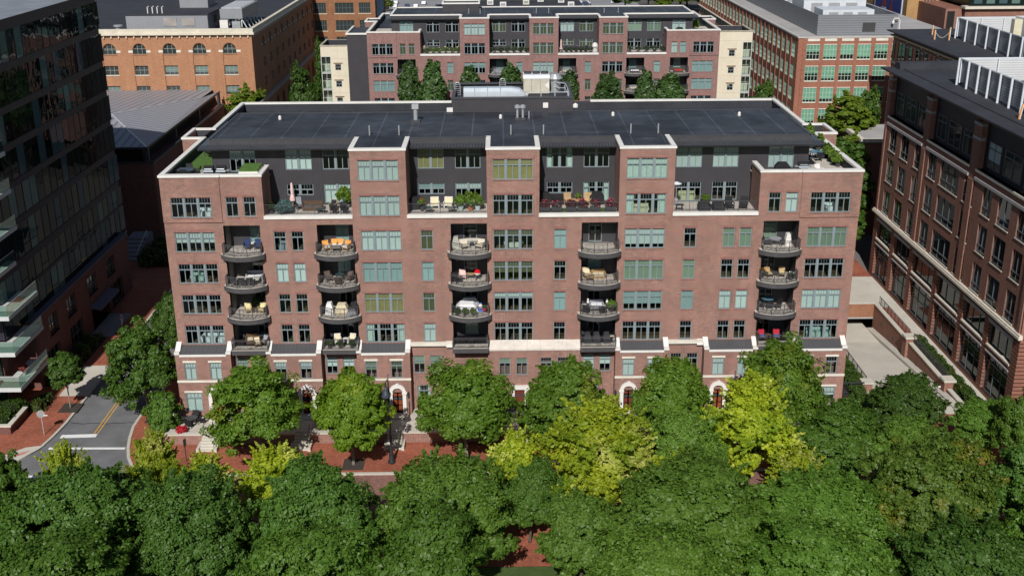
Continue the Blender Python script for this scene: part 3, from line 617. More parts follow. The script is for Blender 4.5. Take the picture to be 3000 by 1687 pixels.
for i, x in enumerate(sx):
    t = thing('front_steps', 'pale stone steps up to the '+['leftmost','second','third','centre','fifth','sixth','rightmost'][i]+' row house door'+('' if i == 3 else ' counted from the left'), 'steps', (x, GW, 0), group='stone steps to the row house doors')
    s = MB(); n = 6
    for k in range(n): s.box((-.72,-1.5+.28*k,0),(.72,-1.5+.28*(k+1) if k < n-1 else .4,.165*(k+1)))
    s.box((-.72,.4,.99),(.72,2.9,1.05)); s.box((-.75,2.9,1.0),(.75,4.05,1.2)); s.build('treads', CONC, t)
    for sg in (-1, 1): MB().box((sg*.86-.13,-1.7,0),(sg*.86+.13,-.02,.38)).build('cheek_block', CONC, t)
    h = MB(); h.tube([(.7,-1.45,0),(.7,-1.45,.95),(.7,.2,1.95),(.7,.2,1.0)], .025, 6); h.build('handrail', DARK, t)
# ------------------------------------------------------------------ second apartment block, parallel, one court behind
A2 = thing('apartment_building', 'second plum brick apartment building with cream stair towers, behind the nearest apartment roof', 'building', (0, 103.5, 0))
W2 = []
def tri2(x, codes):
    for r, c in codes.items(): W2.append(('triple_window', x, r, 3.78, 3, 'u', c, 1.98))
tri2(-21.55, {6:'N', 5:'N', 4:'T', 3:'N'}); tri2(-4.78, {7:'F', 6:'N', 5:'T50', 4:'N', 3:'N'}); tri2(7.7, {7:'D', 6:'D', 5:'F', 4:'N', 3:'N'})
tri2(20.35, {7:'D', 6:'D', 5:'N', 4:'D', 3:'N'}); tri2(36.9, {6:'N', 5:'T', 4:'T', 3:'N'})
for x, r, c in ((-17.86,6,'D'),(-16.25,6,'D'),(31.6,6,'F'),(33.2,6,'T')): W2.append(('paired_window', x, r, 1.1, 1, 'u', c, 1.95))
for x in (-12.3, -9.3, 3.32, 15.9, 28.55):
    for r, c in ((5,'T'),(4,'D'),(3,'N')): W2.append(('narrow_window', x, r, 1.1, 1, 'u', c, 1.95))
R2W = [(5,'T'),(4,'N'),(3,'N')]
S2 = dict(root=A2, x=(-24.3, 39.8), depth=30, z0=6.0, recz=11.4, brick=BR2, terr=[(-14.65,-7.45),(-2.1,5.18),(10.45,17.8),(23.0,30.15)], pent=(-20.2,35.5), win=W2, step=(-19.0,34.4), whiteroof=True, eave=.9,
    rec=[(-18.9,-15.6,R2W,.3),(-2.1,1.15,R2W,.2),(10.45,13.75,R2W,0),(22.9,26.2,R2W,-.2),(30.9,34.2,R2W,0)],
    tw=[(-17.45,26.75,2.5,2.0,2,'u','T',0),(-12.55,26.75,2.4,2.0,2,'u','N',0),(-9.03,26.75,2.45,2.0,2,'u','N',0),(-12.55,23.4,2.4,1.15,2,'k','N',0),(-9.03,23.4,2.4,1.98,2,'u','N',0),
        (-.3,26.75,2.5,2.0,2,'u','D',0),(3.23,26.75,2.5,2.0,2,'u','N',0),(-.3,23.4,2.5,1.15,2,'k','N',0),(3.23,23.4,2.5,1.98,2,'u','N',0),
        (12.3,26.75,2.5,2.0,2,'u','F',0),(15.84,26.75,2.5,2.0,2,'u','D',0),(12.3,23.4,2.5,1.15,2,'k','D',0),(15.84,23.4,2.5,1.98,2,'u','D',0),
        (24.8,26.75,2.55,2.0,2,'u','G',0),(28.35,26.75,2.5,2.0,2,'u','G',0),(24.8,23.4,2.5,1.95,2,'u','N',1),(28.35,23.4,2.5,1.98,2,'u','N',0),(33.0,26.75,2.5,2.05,2,'u','F',1)],
    backcap=[(-24.3,-6.0),(3.0,39.8)], vents=[(-5.9,6.0,1.0),(-3.8,6.0,1.0),(6.6,6.0,1.0),(8.9,6.0,1.0),(19.2,6.0,1.0),(21.8,6.0,1.0)])
apartment(S2)
CREAM = brick('cream_panel', (0.66,0.60,0.465), (0.64,0.58,0.45), (0.48,0.43,0.33), 9.0, 3.25, .03, stain=.07, mot=.25)
mh = MB().box((-10.95,10.2,27.86),(-4.05,15.5,29.3)); mo = mh.build('lift_housing', SIDE, A2); MB().box((-11.1,10.05,29.25),(-3.9,10.4,29.5)).box((-11.1,10.4,29.25),(-10.75,15.6,29.5)).box((-4.25,10.4,29.25),(-3.9,15.6,29.5)).box((-10.75,15.25,29.25),(-4.25,15.6,29.5)).build('coping', WHITE, mo)
for sx_, x0, x1, y, zt, gl in ((-1, -34.2, -26.4, 8.5, 21.85, 'l'), (1, 40.6, 47.0, 5.5, 24.4, 'r')):
    rise = 3.0; wz = [zt-3.4-3.17*i for i in range(5)]; hx = -31.0 if sx_ < 0 else 43.3
    cx = (x0, x0+1.9) if sx_ < 0 else (x1-1.75, x1); top = zt-1.9
    t = MB(); hl = [(hx-.55, hx+.55, z-1.15, z, .15) for z in wz]+[(cx[0], cx[1], 0, top, 0)]
    wall(t, PY(y), x0, x1, 0, zt, hl, 0); t.poly([(x1,y,0),(x1,y+9,0),(x1,y+9,zt),(x1,y,zt)]).poly([(x0,y,0),(x0,y+9,0),(x0,y+9,zt),(x0,y,zt)]).poly([(x0,y+9,0),(x1,y+9,0),(x1,y+9,zt),(x0,y+9,zt)])
    t.poly([(x0,y+.4,zt-1.5),(x1,y+.4,zt-1.5),(x1,y+9,zt-1.5),(x0,y+9,zt-1.5)], 1)
    for q in (0,): t.poly([(x0+.3,y+8.7,zt-1.5),(x1-.3,y+8.7,zt-1.5),(x1-.3,y+8.7,zt),(x0+.3,y+8.7,zt)], 1).poly([(x0+.3,y+.3,zt-1.5),(x0+.3,y+8.7,zt-1.5),(x0+.3,y+8.7,zt),(x0+.3,y+.3,zt)], 1).poly([(x1-.3,y+.3,zt-1.5),(x1-.3,y+8.7,zt-1.5),(x1-.3,y+8.7,zt),(x1-.3,y+.3,zt)], 1)
    t.poly([(cx[0],y+1.9,0),(cx[1],y+1.9,0),(cx[1],y+1.9,top),(cx[0],y+1.9,top)], 0); q = cx[1] if sx_ < 0 else cx[0]; t.poly([(q,y,0),(q,y+1.9,0),(q,y+1.9,top),(q,y,top)], 0)
    to = t.build('stair_tower', [CREAM, FLATROOF], A2); MB().box((x0-.1,y-.1,zt),(x1+.1,y+.35,zt+.16)).box((x0-.1,y+.35,zt),(x0+.3,y+9,zt+.16)).box((x1-.3,y+.35,zt),(x1+.1,y+9,zt+.16)).build('coping', M('weathered_cap', (.42,.38,.28), .8, .2), to)
    for z in wz:
        window(A2, 'tower_window', hx, y, z-1.15, 1.1, 1.15, 1, 'k', 'N', False); MB().box((hx-.85,y-.12,z+.15),(hx+.85,y+.02,z+.28)).build('hood', M('rust_hood', (.22,.14,.09), .7), to)
    for i, z in enumerate(np.arange(top, 2, -3.17)):
        g = MB(); g.box((cx[0],y,z-.1),(cx[1],y+.12,z)); g.box((cx[0],y+.12,z-3.1),(cx[1],y+1.8,z-3.0)); e = cx[0] if sx_ < 0 else cx[1]
        for x in (cx[0]+.05, cx[1]-.05): g.bar((x,y+.06,z-3.1),(x,y+.06,z-.1),.1)
        for zz in (-1.5,): g.bar((cx[0],y+.06,z+zz),(cx[1],y+.06,z+zz),.05)
        g.bar(((cx[0]+cx[1])/2,y+.06,z-3.1),((cx[0]+cx[1])/2,y+.06,z-.1),.05); b_ = g.build('glazed_landing', M('pale_frame', (.62,.62,.58), .5), to)
        MB().poly([(cx[0],y+.09,z-3),(cx[1],y+.09,z-3),(cx[1],y+.09,z),(cx[0],y+.09,z)]).poly([(e,y+.1,z-3),(e,y+1.9,z-3),(e,y+1.9,z),(e,y+.1,z)]).build('pane', GLASS, b_)
wg = MB().box((-27.5,5.0,0),(-24.3,14,24.6)).box((39.8,3.5,0),(42.2,12,22.3)); MB().box((-28.6,5.0,0),(-24.32,16,24.4)).build('link_wing', SIDE, A2); MB().box((-28.8,4.8,24.4),(-24.3,5.2,24.7)).box((-28.8,5.2,24.4),(-28.4,16,24.7)).build('coping', WHITE, A2)
# ------------------------------------------------------------------ generic window for the old and office buildings
GW_ = {}
DGLASS = glass('dark_office_glass', (.1,.12,.11), .10, .03, opaque=(.012,.014,.013)); MGLASS = glass('warehouse_glass', (.1,.12,.11), .05, .03, opaque=(.035,.045,.042))
def gridwin(key, wd, ht, nx, nz, fr, gl, fw=.06, arch=False, shade=None, shf=.6, dep=.2, rail=None, band=None):
    if key in GW_: return GW_[key]
    f = MB(); g = MB(); y0, y1 = dep-.1, dep; top = ht-(wd/2 if arch else 0)
    def arcz(x): return top+math.sqrt(max(0, wd*wd/4-x*x)) if arch else ht
    for i in range(nx+1):
        x = -wd/2+wd*i/nx; w_ = fw*(1.5 if i in (0, nx) else 1); f.box((x-w_/2,y0,0),(x+w_/2,y1,max(.05, arcz(min(abs(x), wd/2-.01)))))
    for k in range(nz+1):
        z = ht*k/nz; xx = wd/2 if z <= top or not arch else math.sqrt(max(0, wd*wd/4-(z-top)**2))
        if xx > .1: f.box((-xx,y0+.01,z-fw/2),(xx,y1-.005,z+fw/2))
    if rail: f.box((-wd/2,y0-.02,rail-.06),(wd/2,y1,rail+.06))
    if arch:
        n = 14
        for i in range(n):
            a, b = math.pi*i/n, math.pi*(i+1)/n; f.bar((wd/2*math.cos(a),dep-.05,top+wd/2*math.sin(a)),(wd/2*math.cos(b),dep-.05,top+wd/2*math.sin(b)),.09)
        g.poly([(-wd/2,y1-.03,0),(wd/2,y1-.03,0)]+[(wd/2*math.cos(math.pi*i/n),y1-.03,top+wd/2*math.sin(math.pi*i/n)) for i in range(n+1)])
    else: g.poly([(-wd/2,y1-.03,0),(wd/2,y1-.03,0),(wd/2,y1-.03,ht),(-wd/2,y1-.03,ht)])
    s = None
    if shade: s = MB().box((-wd/2+.05,y1-.06,ht*(1-shf)),(wd/2-.05,y1-.035,ht-.05 if not arch else top+.1)).mesh('window_shade', shade)
    GW_[key] = (f.mesh('window_frame', fr), g.mesh('window_pane', gl), s); return GW_[key]
def gwin(par, x, y, z, rz, ms, name='window'):
    o = link(name, ms[0], par, (x, y, z), rz); link('pane', ms[1], o)
    if ms[2]: link('shade', ms[2], o)
    return o
HALF = math.pi/2
# ------------------------------------------------------------------ orange warehouse
OB = brick('orange_brick', (0.40,0.182,0.092), (0.35,0.157,0.082), (0.43,0.27,0.17), .3, .1, .012, stain=.10)
WH = thing('warehouse', 'orange brick warehouse with arched upper windows and grey roof housings, behind on the left', 'building', (-46.1, 108, 0))
f_ = M('warehouse_frame', (.34,.36,.33), .5); WSH = M('warehouse_shade', (.15,.21,.19), .7)
aw = [gridwin('arch%d' % i, 2.45, 1.95, 3, 2, f_, MGLASS, .06, True, s, .62, .35) for i, s in enumerate((None, WSH, WSH))]
rw = [gridwin('rect%d' % i, 2.45, 1.7, 3, 2, f_, MGLASS, .06, False, s, .75, .35) for i, s in enumerate((None, WSH, WSH))]
# local frame: x to the left is negative, front at y=0, side at x=0 running back 74 m
xc = [-4.25-5.56*i for i in range(11)]; yc = [10.2+6.6*i for i in range(10)]; zs_ = (21.15, 17.35, 13.6, 9.8)
def archhole(mb, P, c, z0, wd, ht, m):   # spandrels of an arched opening inside its square hole
    n = 10; r = wd/2; top = z0+ht-r
    for i in range(n):
        a, b = math.pi*i/n, math.pi*(i+1)/n; p, q = (c+r*math.cos(a), top+r*math.sin(a)), (c+r*math.cos(b), top+r*math.sin(b))
        mb.poly([P(p[0],p[1],0), P(p[0],z0+ht,0), P(q[0],z0+ht,0), P(q[0],q[1],0)], m)
hl = [(x-1.22, x+1.22, zs_[0], zs_[0]+1.95, .35) for x in xc]+[(x-1.22, x+1.22, z, z+1.7, .35) for x in xc for z in zs_[1:]]
b = MB(); wall(b, PY(0), -64, 0, 0, 25.4, hl, 0)
for x in xc: archhole(b, PY(0), x, zs_[0], 2.44, 1.95, 0)
hs = [(y-1.2, y+1.2, zs_[0], zs_[0]+1.95, .35) for y in yc]+[(y-1.2, y+1.2, z, z+1.7, .35) for y in yc for z in zs_[1:3]]
wall(b, PX(0, -1), 0, 74, 0, 25.4, hs, 0)
for y in yc: archhole(b, PX(0, -1), y, zs_[0], 2.4, 1.95, 0)
b.build('brick_wall', OB, WH)
mb = MB()
for x in [xc[0]+2.78+5.56*.0]+[x-2.78 for x in xc]: pass
for x in xc:   # recessed window strips read as shadow lines beside each bay
    mb.box((x+1.3,-.22,0),(x+4.25,-.002,23.6))
mb.box((-64,-.2,23.6),(0.0,-.002,24.4)) ; mb.build('pilasters', OB, WH) if False else None
rng = random.Random(5)
for x in xc:
    gwin(WH, x, 0, zs_[0], 0, rng.choice(aw), 'arched_window')
    ar = MB(); n = 12
    for i in range(n):
        a, c = math.pi*i/n, math.pi*(i+1)/n; q = [(r*math.cos(t), .73+r*math.sin(t)) for r, t in ((1.3,a),(1.75,a),(1.75,c),(1.3,c))]; ar.extr(q, 'y', -.06, .02)
    ar.build('arch_ring', OB, WH, (x, 0, zs_[0]))
    for s in (-1, 1): MB().box((x+s*1.65-.4,-.09,zs_[0]+.3),(x+s*1.65+.4,.02,zs_[0]+.72)).build('impost_stone', STONE, WH)
    MB().box((x-1.35,-.1,zs_[0]-.14),(x+1.35,.2,zs_[0])).build('sill', OB, WH)
    for z in zs_[1:]: gwin(WH, x, 0, z, 0, rng.choice(rw))
    for z in zs_[1:3]: MB().box((x-1.35,-.1,z-.14),(x+1.35,.2,z)).build('sill', STONE if z > 15 else OB, WH)
    MB().box((x-1.66,-.2,2),(x-1.3,0.02,zs_[0]-.2)).build('pilaster_edge', OB, WH)
for y in yc:
    gwin(WH, 0, y, zs_[0], HALF, aw[0], 'arched_window')
    for z in zs_[1:3]: gwin(WH, 0, y, z, HALF, rw[0])
    for s in (-1, 1): MB().box((-.02,y+s*1.55-.3,zs_[0]+.3),(.09,y+s*1.55+.3,zs_[0]+.7)).build('impost_stone', STONE, WH)
cn = MB().box((-64,-.55,24.65),(.55,.1,25.0)).box((-64,-.4,25.0),(.4,.3,25.75)); cn.box((-.1,.1,24.65),(.55,74,25.0)).box((-.3,.3,25.0),(.4,74,25.75)); co_ = cn.build('cornice', M('cream_stone', (.60,.55,.44), .8, .12, 1, 6), WH)
dn = MB()
for x in np.arange(-.6,-63,-1.4): dn.box((x-.11,-.3,24.1),(x+.11,0,24.65))
for y in np.arange(.6,73,1.4): dn.box((0,y-.11,24.1),(.3,y+.11,24.65))
tag(dn.build('cornice_brackets', M('cream_stone', (.66,.57,.40)), WH), kind='stuff')
MB().box((-.1,0,11.2),(.6,74,11.9)).build('string_course', M('grey_stone', (.33,.31,.29), .8, .1), WH)
for i in range(9):
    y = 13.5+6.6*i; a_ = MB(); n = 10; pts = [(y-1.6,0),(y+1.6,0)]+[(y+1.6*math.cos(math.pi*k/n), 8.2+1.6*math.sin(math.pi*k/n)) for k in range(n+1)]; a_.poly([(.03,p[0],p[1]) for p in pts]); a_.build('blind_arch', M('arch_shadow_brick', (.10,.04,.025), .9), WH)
MB().poly([(-64,.3,24.9),(-.3,.3,24.9),(-.3,74,24.9),(-64,74,24.9)]).build('roof', FLATROOF, WH)
CORR = seam('grey_corrugated', (0.27,0.28,0.30), .35, 3, .5, .5, .1, .05, .78); GAL = MATS['galvanised']
hs_ = MB().box((-23.8,3.2,24.9),(-8.6,34,27.9)); ho = hs_.build('roof_housing', CORR, WH); MB().box((-24,3.0,27.9),(-8.4,34.2,28.05)).build('roof_deck', FLATROOF, ho)
for x in (-15.6, -12.2): MB().box((x-1.2,3.1,25.9),(x+1.2,3.22,27.3)).build('louvre', M('iridescent_louvre', (.34,.31,.29), .35, .2, .6), ho)
MB().box((-8.62,8,25.9),(-8.5,10,27.3)).build('louvre', DARK, ho)
for k in range(4): MB().tube([(-20+.9*k,4.6,28.0),(-20+.9*k,4.6,29.2),(-19.7+.9*k,4.3,29.35)], .1, 8).build('vent_pipe', WHITE, ho)
MB().box((-16.5,14,28.05),(-11,20,29.9)).build('upper_housing', CORR, ho)
MB().lathe((-25.2,2.6,24.9),[(.75,0),(.75,.5),(.55,.55),(.6,1.0),(.85,1.05),(.85,1.3)],14).build('roof_fan', GAL, WH)
MB().box((-64,9,24.9),(-25.5,9.4,27.3)).build('fire_wall', M('dark_parapet', (.03,.033,.045), .7), WH) if False else None
ct = thing('cooling_unit', 'long grey louvred cooling unit on white struts, on the orange warehouse roof edge', 'roof unit', (-53.0, 111, 24.9))
MB().box((0,3,1.9),(4.2,18,3.7)).build('housing', CORR, ct); lv = MB()
for k in range(12): lv.box((.2,3.6+1.1*k,3.7),(4.0,4.2+1.1*k,3.95))
lv.build('fans', M('fan_sheet', (.36,.38,.40), .5), ct)
for k in range(6):
    s = MB()
    for x in (.3, 3.9): s.bar((x,3.4+2.8*k,0),(x,3.4+2.8*k,1.9),.16)
    s.bar((4.9,3.4+2.8*k,0),(3.9,3.4+2.8*k,1.9),.14); s.build('strut', M('pale_steel', (.62,.64,.66), .5), ct)
for k, (x, lab) in enumerate(((-51.9, 'white boxy air unit under the long louvred cooling unit'), (-49.6, 'grey boxy condenser with slats beside the white air unit on the warehouse'))):
    u = thing('air_unit', lab, 'roof unit', (x, 112.2, 24.9)); MB().box((-.75,-.4,.1),(.75,.5,1.9 if k == 0 else 1.6)).build('case', WHITE if k == 0 else GAL, u); MB().box((-.6,-.43,.5),(.6,-.40,1.3)).build('grille', M('grille_grey', (.3,.31,.32), .5) if k else WHITE, u)
# ------------------------------------------------------------------ red factory with green windows
FB_ = brick('factory_brick', (0.32,0.120,0.075), (0.265,0.098,0.064), (0.36,0.20,0.14), .3, .1, .012, stain=.10)
RF = thing('factory', 'red brick factory with rows of green gridded windows and long side wing, back right', 'building', (53.3, 100, 0))
gf = M('green_frame', (.40,.52,.42), .5); gsh = M('green_shade', (.15,.335,.225), .8, .08, orand=.35)
gwn = [gridwin('green%d' % i, 2.4, 2.55, 4, 3, gf, DGLASS, .07, False, gsh, s, .12) for i, s in enumerate((.68, .85, .5, .78))]
cx_ = [2.75+3.06*i for i in range(9)]; rz_ = [20.55, 16.7, 12.83, 8.95]; sy_ = [3.2+3.62*i for i in range(28)]
b = MB(); wall(b, PY(0), 0, 30, 0, 24.3, [(x-1.2, x+1.2, z, z+2.55, .12) for x in cx_ for z in rz_], 0); wall(b, PX(0, 1), 0, 104, 0, 24.3, [(y-1.2, y+1.2, z, z+2.55, .12) for y in sy_ for z in rz_], 0); b.build('brick_wall', FB_, RF)
for x in cx_:
    for z in rz_:
        gwin(RF, x, 0, z, 0, rng.choice(gwn)); MB().box((x-1.3,-.1,z-.16),(x+1.3,.1,z)).build('sill', STONE, RF); MB().box((x-1.3,-.05,z+2.55),(x+1.3,.1,z+2.68)).build('stone_lintel', STONE, RF)
cnt = 0
for y in sy_:
    MB().box((-.10,y+1.45,0),(0,y+2.15,24.0)).build('pier', FB_, RF)
    for z in rz_[:(4 if y < 40 else 3)]:
        cnt += 1
        if cnt < 98: gwin(RF, 0, y, z, -HALF, rng.choice(gwn), 'side_window')
for x in [1.2]+[x+1.53 for x in cx_]: MB().box((x-.32,-.12,0),(x+.32,0,24.3)).build('pier', FB_, RF)
cr_ = MB().box((-.15,-.15,24.3),(30,.45,24.55)).box((-.15,.45,24.3),(.45,104,24.55)); cr_.build('coping', M('grey_cap', (.45,.43,.40), .8), RF)
for x in cx_: MB().box((x-1.1,-.06,23.75),(x+1.1,-.001,24.28)).build('parapet_panel', STONE, RF)
for z in (11.6, 15.4, 19.3): MB().box((-.34,46,z),(0,104,z+.18)).build('string_course', STONE, RF)
MB().poly([(.4,.4,24.35),(30,.4,24.35),(30,104,24.35),(.4,104,24.35)]).build('roof', M('pale_gravel_roof', (.36,.35,.34), .9, .12, .2), RF)
LOUV = seam('louvred_screen', (0.22,0.23,0.25), .42, 2, .45, .5, .2, .05, .55)
scn = MB().box((4.0,3.0,24.4),(18.5,3.15,28.0)).box((4.0,3.15,24.4),(4.15,70,28.0)).box((18.35,3.15,24.4),(18.5,60,28.0)); so_ = scn.build('plant_screen', LOUV, RF); MB().box((12.2,2.92,25.0),(14.5,3.0,26.6)).build('screen_opening', M('opening_dark', (.05,.05,.05), .8), so_)
for k, (x, y, dx, dy, h, lab) in enumerate(((6.2,8,9.5,6,3.9,'pale long air handler behind the grey louvred screen on the red factory'),(5.2,18,12,9,4.6,'tall pale box unit farther back behind the red factory roof screen'),(6,38,8,22,5.2,'large white sheet-metal plant room far back on the red factory roof'))):
    u = thing('air_handler', lab, 'roof unit', (53.3+x, 100+y, 24.4)); MB().box((0,0,0),(dx,dy,h)).build('case', M('pale_plant_sheet', (.56,.59,.62), .5, .08, .5), u)
    for q in range(3): MB().box((dx*.12+q*dx*.28,-.06,h*.45),(dx*.12+q*dx*.28+dx*.18,0,h*.9)).build('grille', M('grille_grey', (.3,.31,.32)), u)
lp = thing('roof_lamp', 'white gooseneck lamp on the corner of the red factory roof', 'lamp', (71.9, 102.2, 24.4)); MB().tube([(0,0,0),(0,0,2.6),(-.3,0,3.0),(-1.0,0,3.0),(-1.2,0,2.6)], .09, 8).build('stem', WHITE, lp); MB().lathe((-1.2,0,2.1),[(.22,0),(.25,.3),(.1,.5)],10).build('lamp_head', WHITE, lp)
# ------------------------------------------------------------------ brick office beside the garage ramp
OFB = brick('brown_office_brick', (0.275,0.122,0.085), (0.21,0.095,0.068), (0.29,0.18,0.14), .24, .08, .012, stain=.12)
RUS = brick('banded_office_brick', (0.275,0.124,0.086), (0.24,0.108,0.077), (0.045,0.025,0.02), 40, .42, .05, stain=.10)
OST = M('office_stone', (.60,.55,.46), .75, .1); GST = M('grey_lintel_stone', (.36,.35,.35), .8, .1); OFR = M('office_frame', (.10,.115,.125), .4, .05, spec=.5)
NAVY = M('dark_blue_panel', (.022,.024,.034), .5, .12)
def office(root, y0, y1, zs, bays, lower, topw, sidelen, roofz, top=True):
    """west wall on x=0 of the root, running from y0 (near) to y1; bays = upper window spans"""
    hl = [(a, c, z0, z1, .2) for z0, z1 in zs for a, c in bays]+[(a, c, 5.55, 8.12, .4, 1) for a, c in lower]+[(a, c, .45, 4.75, .4, 1) for a, c in lower]
    hl += [(a, c, 22.2, 27.9, .7, 0) for a, c in topw]
    w_ = MB(); P = PX(0, 1)
    up = [h for h in hl if h[2] > 9]; lo = [h for h in hl if h[2] < 9]
    wall(w_, P, y0, y1, 9.2, 26.85, up, 0); wall(w_, P, y0, y1, 0, 9.2, lo, 1)
    w_.poly([(0,y0,0),(sidelen,y0,0),(sidelen,y0,9.2),(0,y0,9.2)], 1); w_.poly([(0,y0,9.2),(sidelen,y0,9.2),(sidelen,y0,26.85),(0,y0,26.85)]); w_.poly([(0,y1,0),(sidelen,y1,0),(sidelen,y1,26.85),(0,y1,26.85)])
    w_.build('brick_wall', [OFB, RUS], root)
    for z0, z1 in zs:
        for a, c in bays:
            n = 2 if c-a < 3.2 else 3; gwin(root, 0, (a+c)/2, z0, -HALF, gridwin(('of', round(c-a,1), round(z1-z0,1)), c-a, z1-z0, n, 1, OFR, DGLASS, .05, dep=.2, rail=.75))
            MB().box((-.07,a-.05,z0-.12),(.3,c+.05,z0)).build('sill', OST, root)
    for a, c in lower:
        gwin(root, 0, (a+c)/2, 5.55, -HALF, gridwin(('l2', round(c-a,1)), c-a, 2.57, 3, 1, OFR, DGLASS, .06, dep=.4), 'lower_window')
        gwin(root, 0, (a+c)/2, .45, -HALF, gridwin(('l1', round(c-a,1)), c-a, 4.3, 3, 2, OFR, DGLASS, .06, dep=.4, rail=3.3), 'shop_window')
        MB().box((-.12,a-.1,8.05),(.25,c+.1,8.4)).build('lintel', GST, root); MB().box((-.08,a-.02,5.4),(.4,c+.02,5.58)).build('sill', OST, root); MB().box((-.08,a-.02,4.74),(.4,c+.02,4.92)).build('transom_stone', GST, root)
    MB().box((-.42,y0-.42,8.95),(.0,y1+.1,9.2)).box((-.32,y0-.32,9.2),(.02,y1+.05,9.38)).build('string_course', OST, root)
    for a, c in topw:
        MB().box((.62,a,22.2),(.72,c,27.9)).build('dark_infill', NAVY, root); MB().box((-.12,a-.1,21.95),(.6,c+.1,22.2)).build('white_ledge', OST, root); MB().box((-.12,a-.1,20.98),(.1,c+.1,21.3)).build('lintel', GST, root)
        L = c-a
        for f0, f1 in ((.08,.29),(.36,.64),(.71,.92)): gwin(root, .0, a+L*(f0+f1)/2, 22.75, -HALF, gridwin(('tp', round(L*(f1-f0),1)), L*(f1-f0), 2.65, 2, 1, OFR, MGLASS, .08, dep=.62, rail=2.0, shade=BL['T'] if L > 12.5 and f0 < .3 else None, shf=.7), 'top_window')
    prs = sorted([y0]+[v for t in topw for v in t]+[y1])
    for a, c in zip(prs[::2], prs[1::2]):
        if c-a > .3:
            for z in (26.7, 25.2): MB().box((-.05,a-.03,z),(.5,c+.03,z+.28)).build('pier_cap', GST, root)
            if len(lower): MB().box((-.12,a+.3,9.4),(.0,c-.3,20.9)).build('pilaster', OFB, root)
    MB().box((-1.15,y0-1.1,roofz-.2),(sidelen,y1+.4,roofz)).build('roof', FLATROOF, root)
    if top:
        for y in np.arange(y0+1.2, y1, 3.6): MB().tube([(-.75,y,roofz-.28),(-.75,y,roofz-.2)], .09, 8).build('soffit_light', WHITE, root)
def screen(root, x, y0, y1, z, h, n, wx):
    s = thing('louvre_screen', root[1], 'screen', (x, y0, z)); L = y1-y0
    LV = seam('roof_screen_louvre', (.25,.27,.31), .28, 2, .5, .45, .3, .05, .35)
    MB().box((.1,0,.45),(.22,L,h)).build('louvres', LV, s); MB().box((0.2,L-.1,.45),(wx,L,h)).build('far_louvres', seam('roof_screen_pale', (.60,.61,.62), .28, 2, .4, .5, .1, .05, .55), s)
    st_ = M('galvanised_post', (.62,.66,.70), .4, .05, spec=.5)
    for k in range(n+1):
        y = L*k/n; q = MB().tube([(-.15,y,0),(-.12,y,h+.15)], .13, 8); q.bar((-.12,y,h),(1.2,y,.4),.08) if False else None; q.build('post', st_, s)
    q = MB(); q.bar((0,-.1,h+.1),(0,L,h+.1),.12); q.bar((0,L,h+.1),(wx,L,h+.1),.16); q.bar((.9,-.1,h-.25),(.9,L-.3,h-.25),.08)
    for k in range(n+1): q.bar((0,L*k/n,h+.1),(.9,L*k/n,h-.25),.07)
    for k in range(5): q.bar((wx*k/5,L-.35,.3),(wx*k/5,L-.35,h+.1),.14)
    q.build('top_rail', st_, s); return s
OF1 = thing('office_building', 'brown brick office with black eaves and white ledges, right edge beside the garage ramp', 'building', (50.5, 0, 0))
office(OF1, -2.2, 42.8, [(17.98,20.85),(13.85,16.85),(9.6,12.6)], [(0,2.2),(3.9,6.8),(8.4,10.7),(13.1,15.7),(17.2,22.6),(24.0,26.6),(29.3,31.15),(33.3,36.1),(37.9,40.35)], [(-.74,4.84),(5.97,11.6),(12.8,19.5),(20.8,27.6),(28.9,34.5),(35.9,41.4)], [(-1.0,13.0),(15.0,27.4),(29.1,41.6)], 30, 28.2)
MB().box((.5,40.9,28.2),(30,42.8,29.0)).box((1.0,-1.0,28.2),(1.4,40.9,28.3)).build('roof_parapet', FLATROOF, OF1)
screen((OF1, 'white-posted louvre screen on the near brown office roof at the right edge'), 54.1, -2, 29.7, 28.2, 3.0, 11, 22)
OF2 = thing('office_building', 'brown brick office with black roof, farther back behind the near right-hand office', 'building', (66, 43, 0))
office(OF2, 0, 44.6, [(17.0,20.0)], [(3,8),(12,17),(21,26),(30,34),(37,41)], [], [], 34, 27.3, False)
for k, (a, c) in enumerate(((38.2,43.2),(31.5,36.7),(24.6,30.2),(17.5,23.2),(10,16))):
    gwin(OF2, -.16, (a+c)/2, 22.4, -HALF, gridwin(('of2', 5), c-a, 3.3, 3, 1, OFR, DGLASS, .09, dep=.1), 'top_window'); MB().box((-.25,a-.3,22.0),(.1,c+.3,22.3)).build('white_ledge', OST, OF2); MB().box((-.2,a-.9,25.9),(.02,a-.3,26.4)).build('pier_cap', GST, OF2)
MB().box((-.5,-.3,26.3),(-.02,45.0,26.55)).build('cornice_line', M('tan_trim', (.50,.40,.27), .7), OF2)
screen((OF2, 'white-posted louvre screen on the farther brown office roof'), 72.0, 53, 76.4, 27.3, 3.1, 6, 18)
for k, (y, z_) in enumerate(((69, 0), (65.5, 0))):
    u = thing('air_unit', ['cream fan unit on legs','grey fan unit on legs'][k]+' inside the far office roof screen', 'roof unit', (78+k*2.2, y, 27.3)); MB().box((-.6,-.6,1.2),(.6,.6,3.8)).build('case', M('cream_sheet', (.62,.58,.42), .5) if k == 0 else M('pale_sheet2', (.6,.62,.62), .5), u); q = MB()
    for a in (-.5, .5):
        for c in (-.5, .5): q.bar((a,c,0),(a,c,1.2),.08)
    tag(q.build('legs', GAL, u), kind='stuff')
u = thing('air_handler', 'large white flat-topped plant box inside the far office roof screen', 'roof unit', (80, 68.5, 27.3)); MB().box((1,1.5,.3),(14,8,3.4)).build('case', WHITE, u); MB().box((1.6,1.44,1.5),(3.2,1.5,3.0)).build('grille', M('grille_grey', (.3,.31,.32)), u)
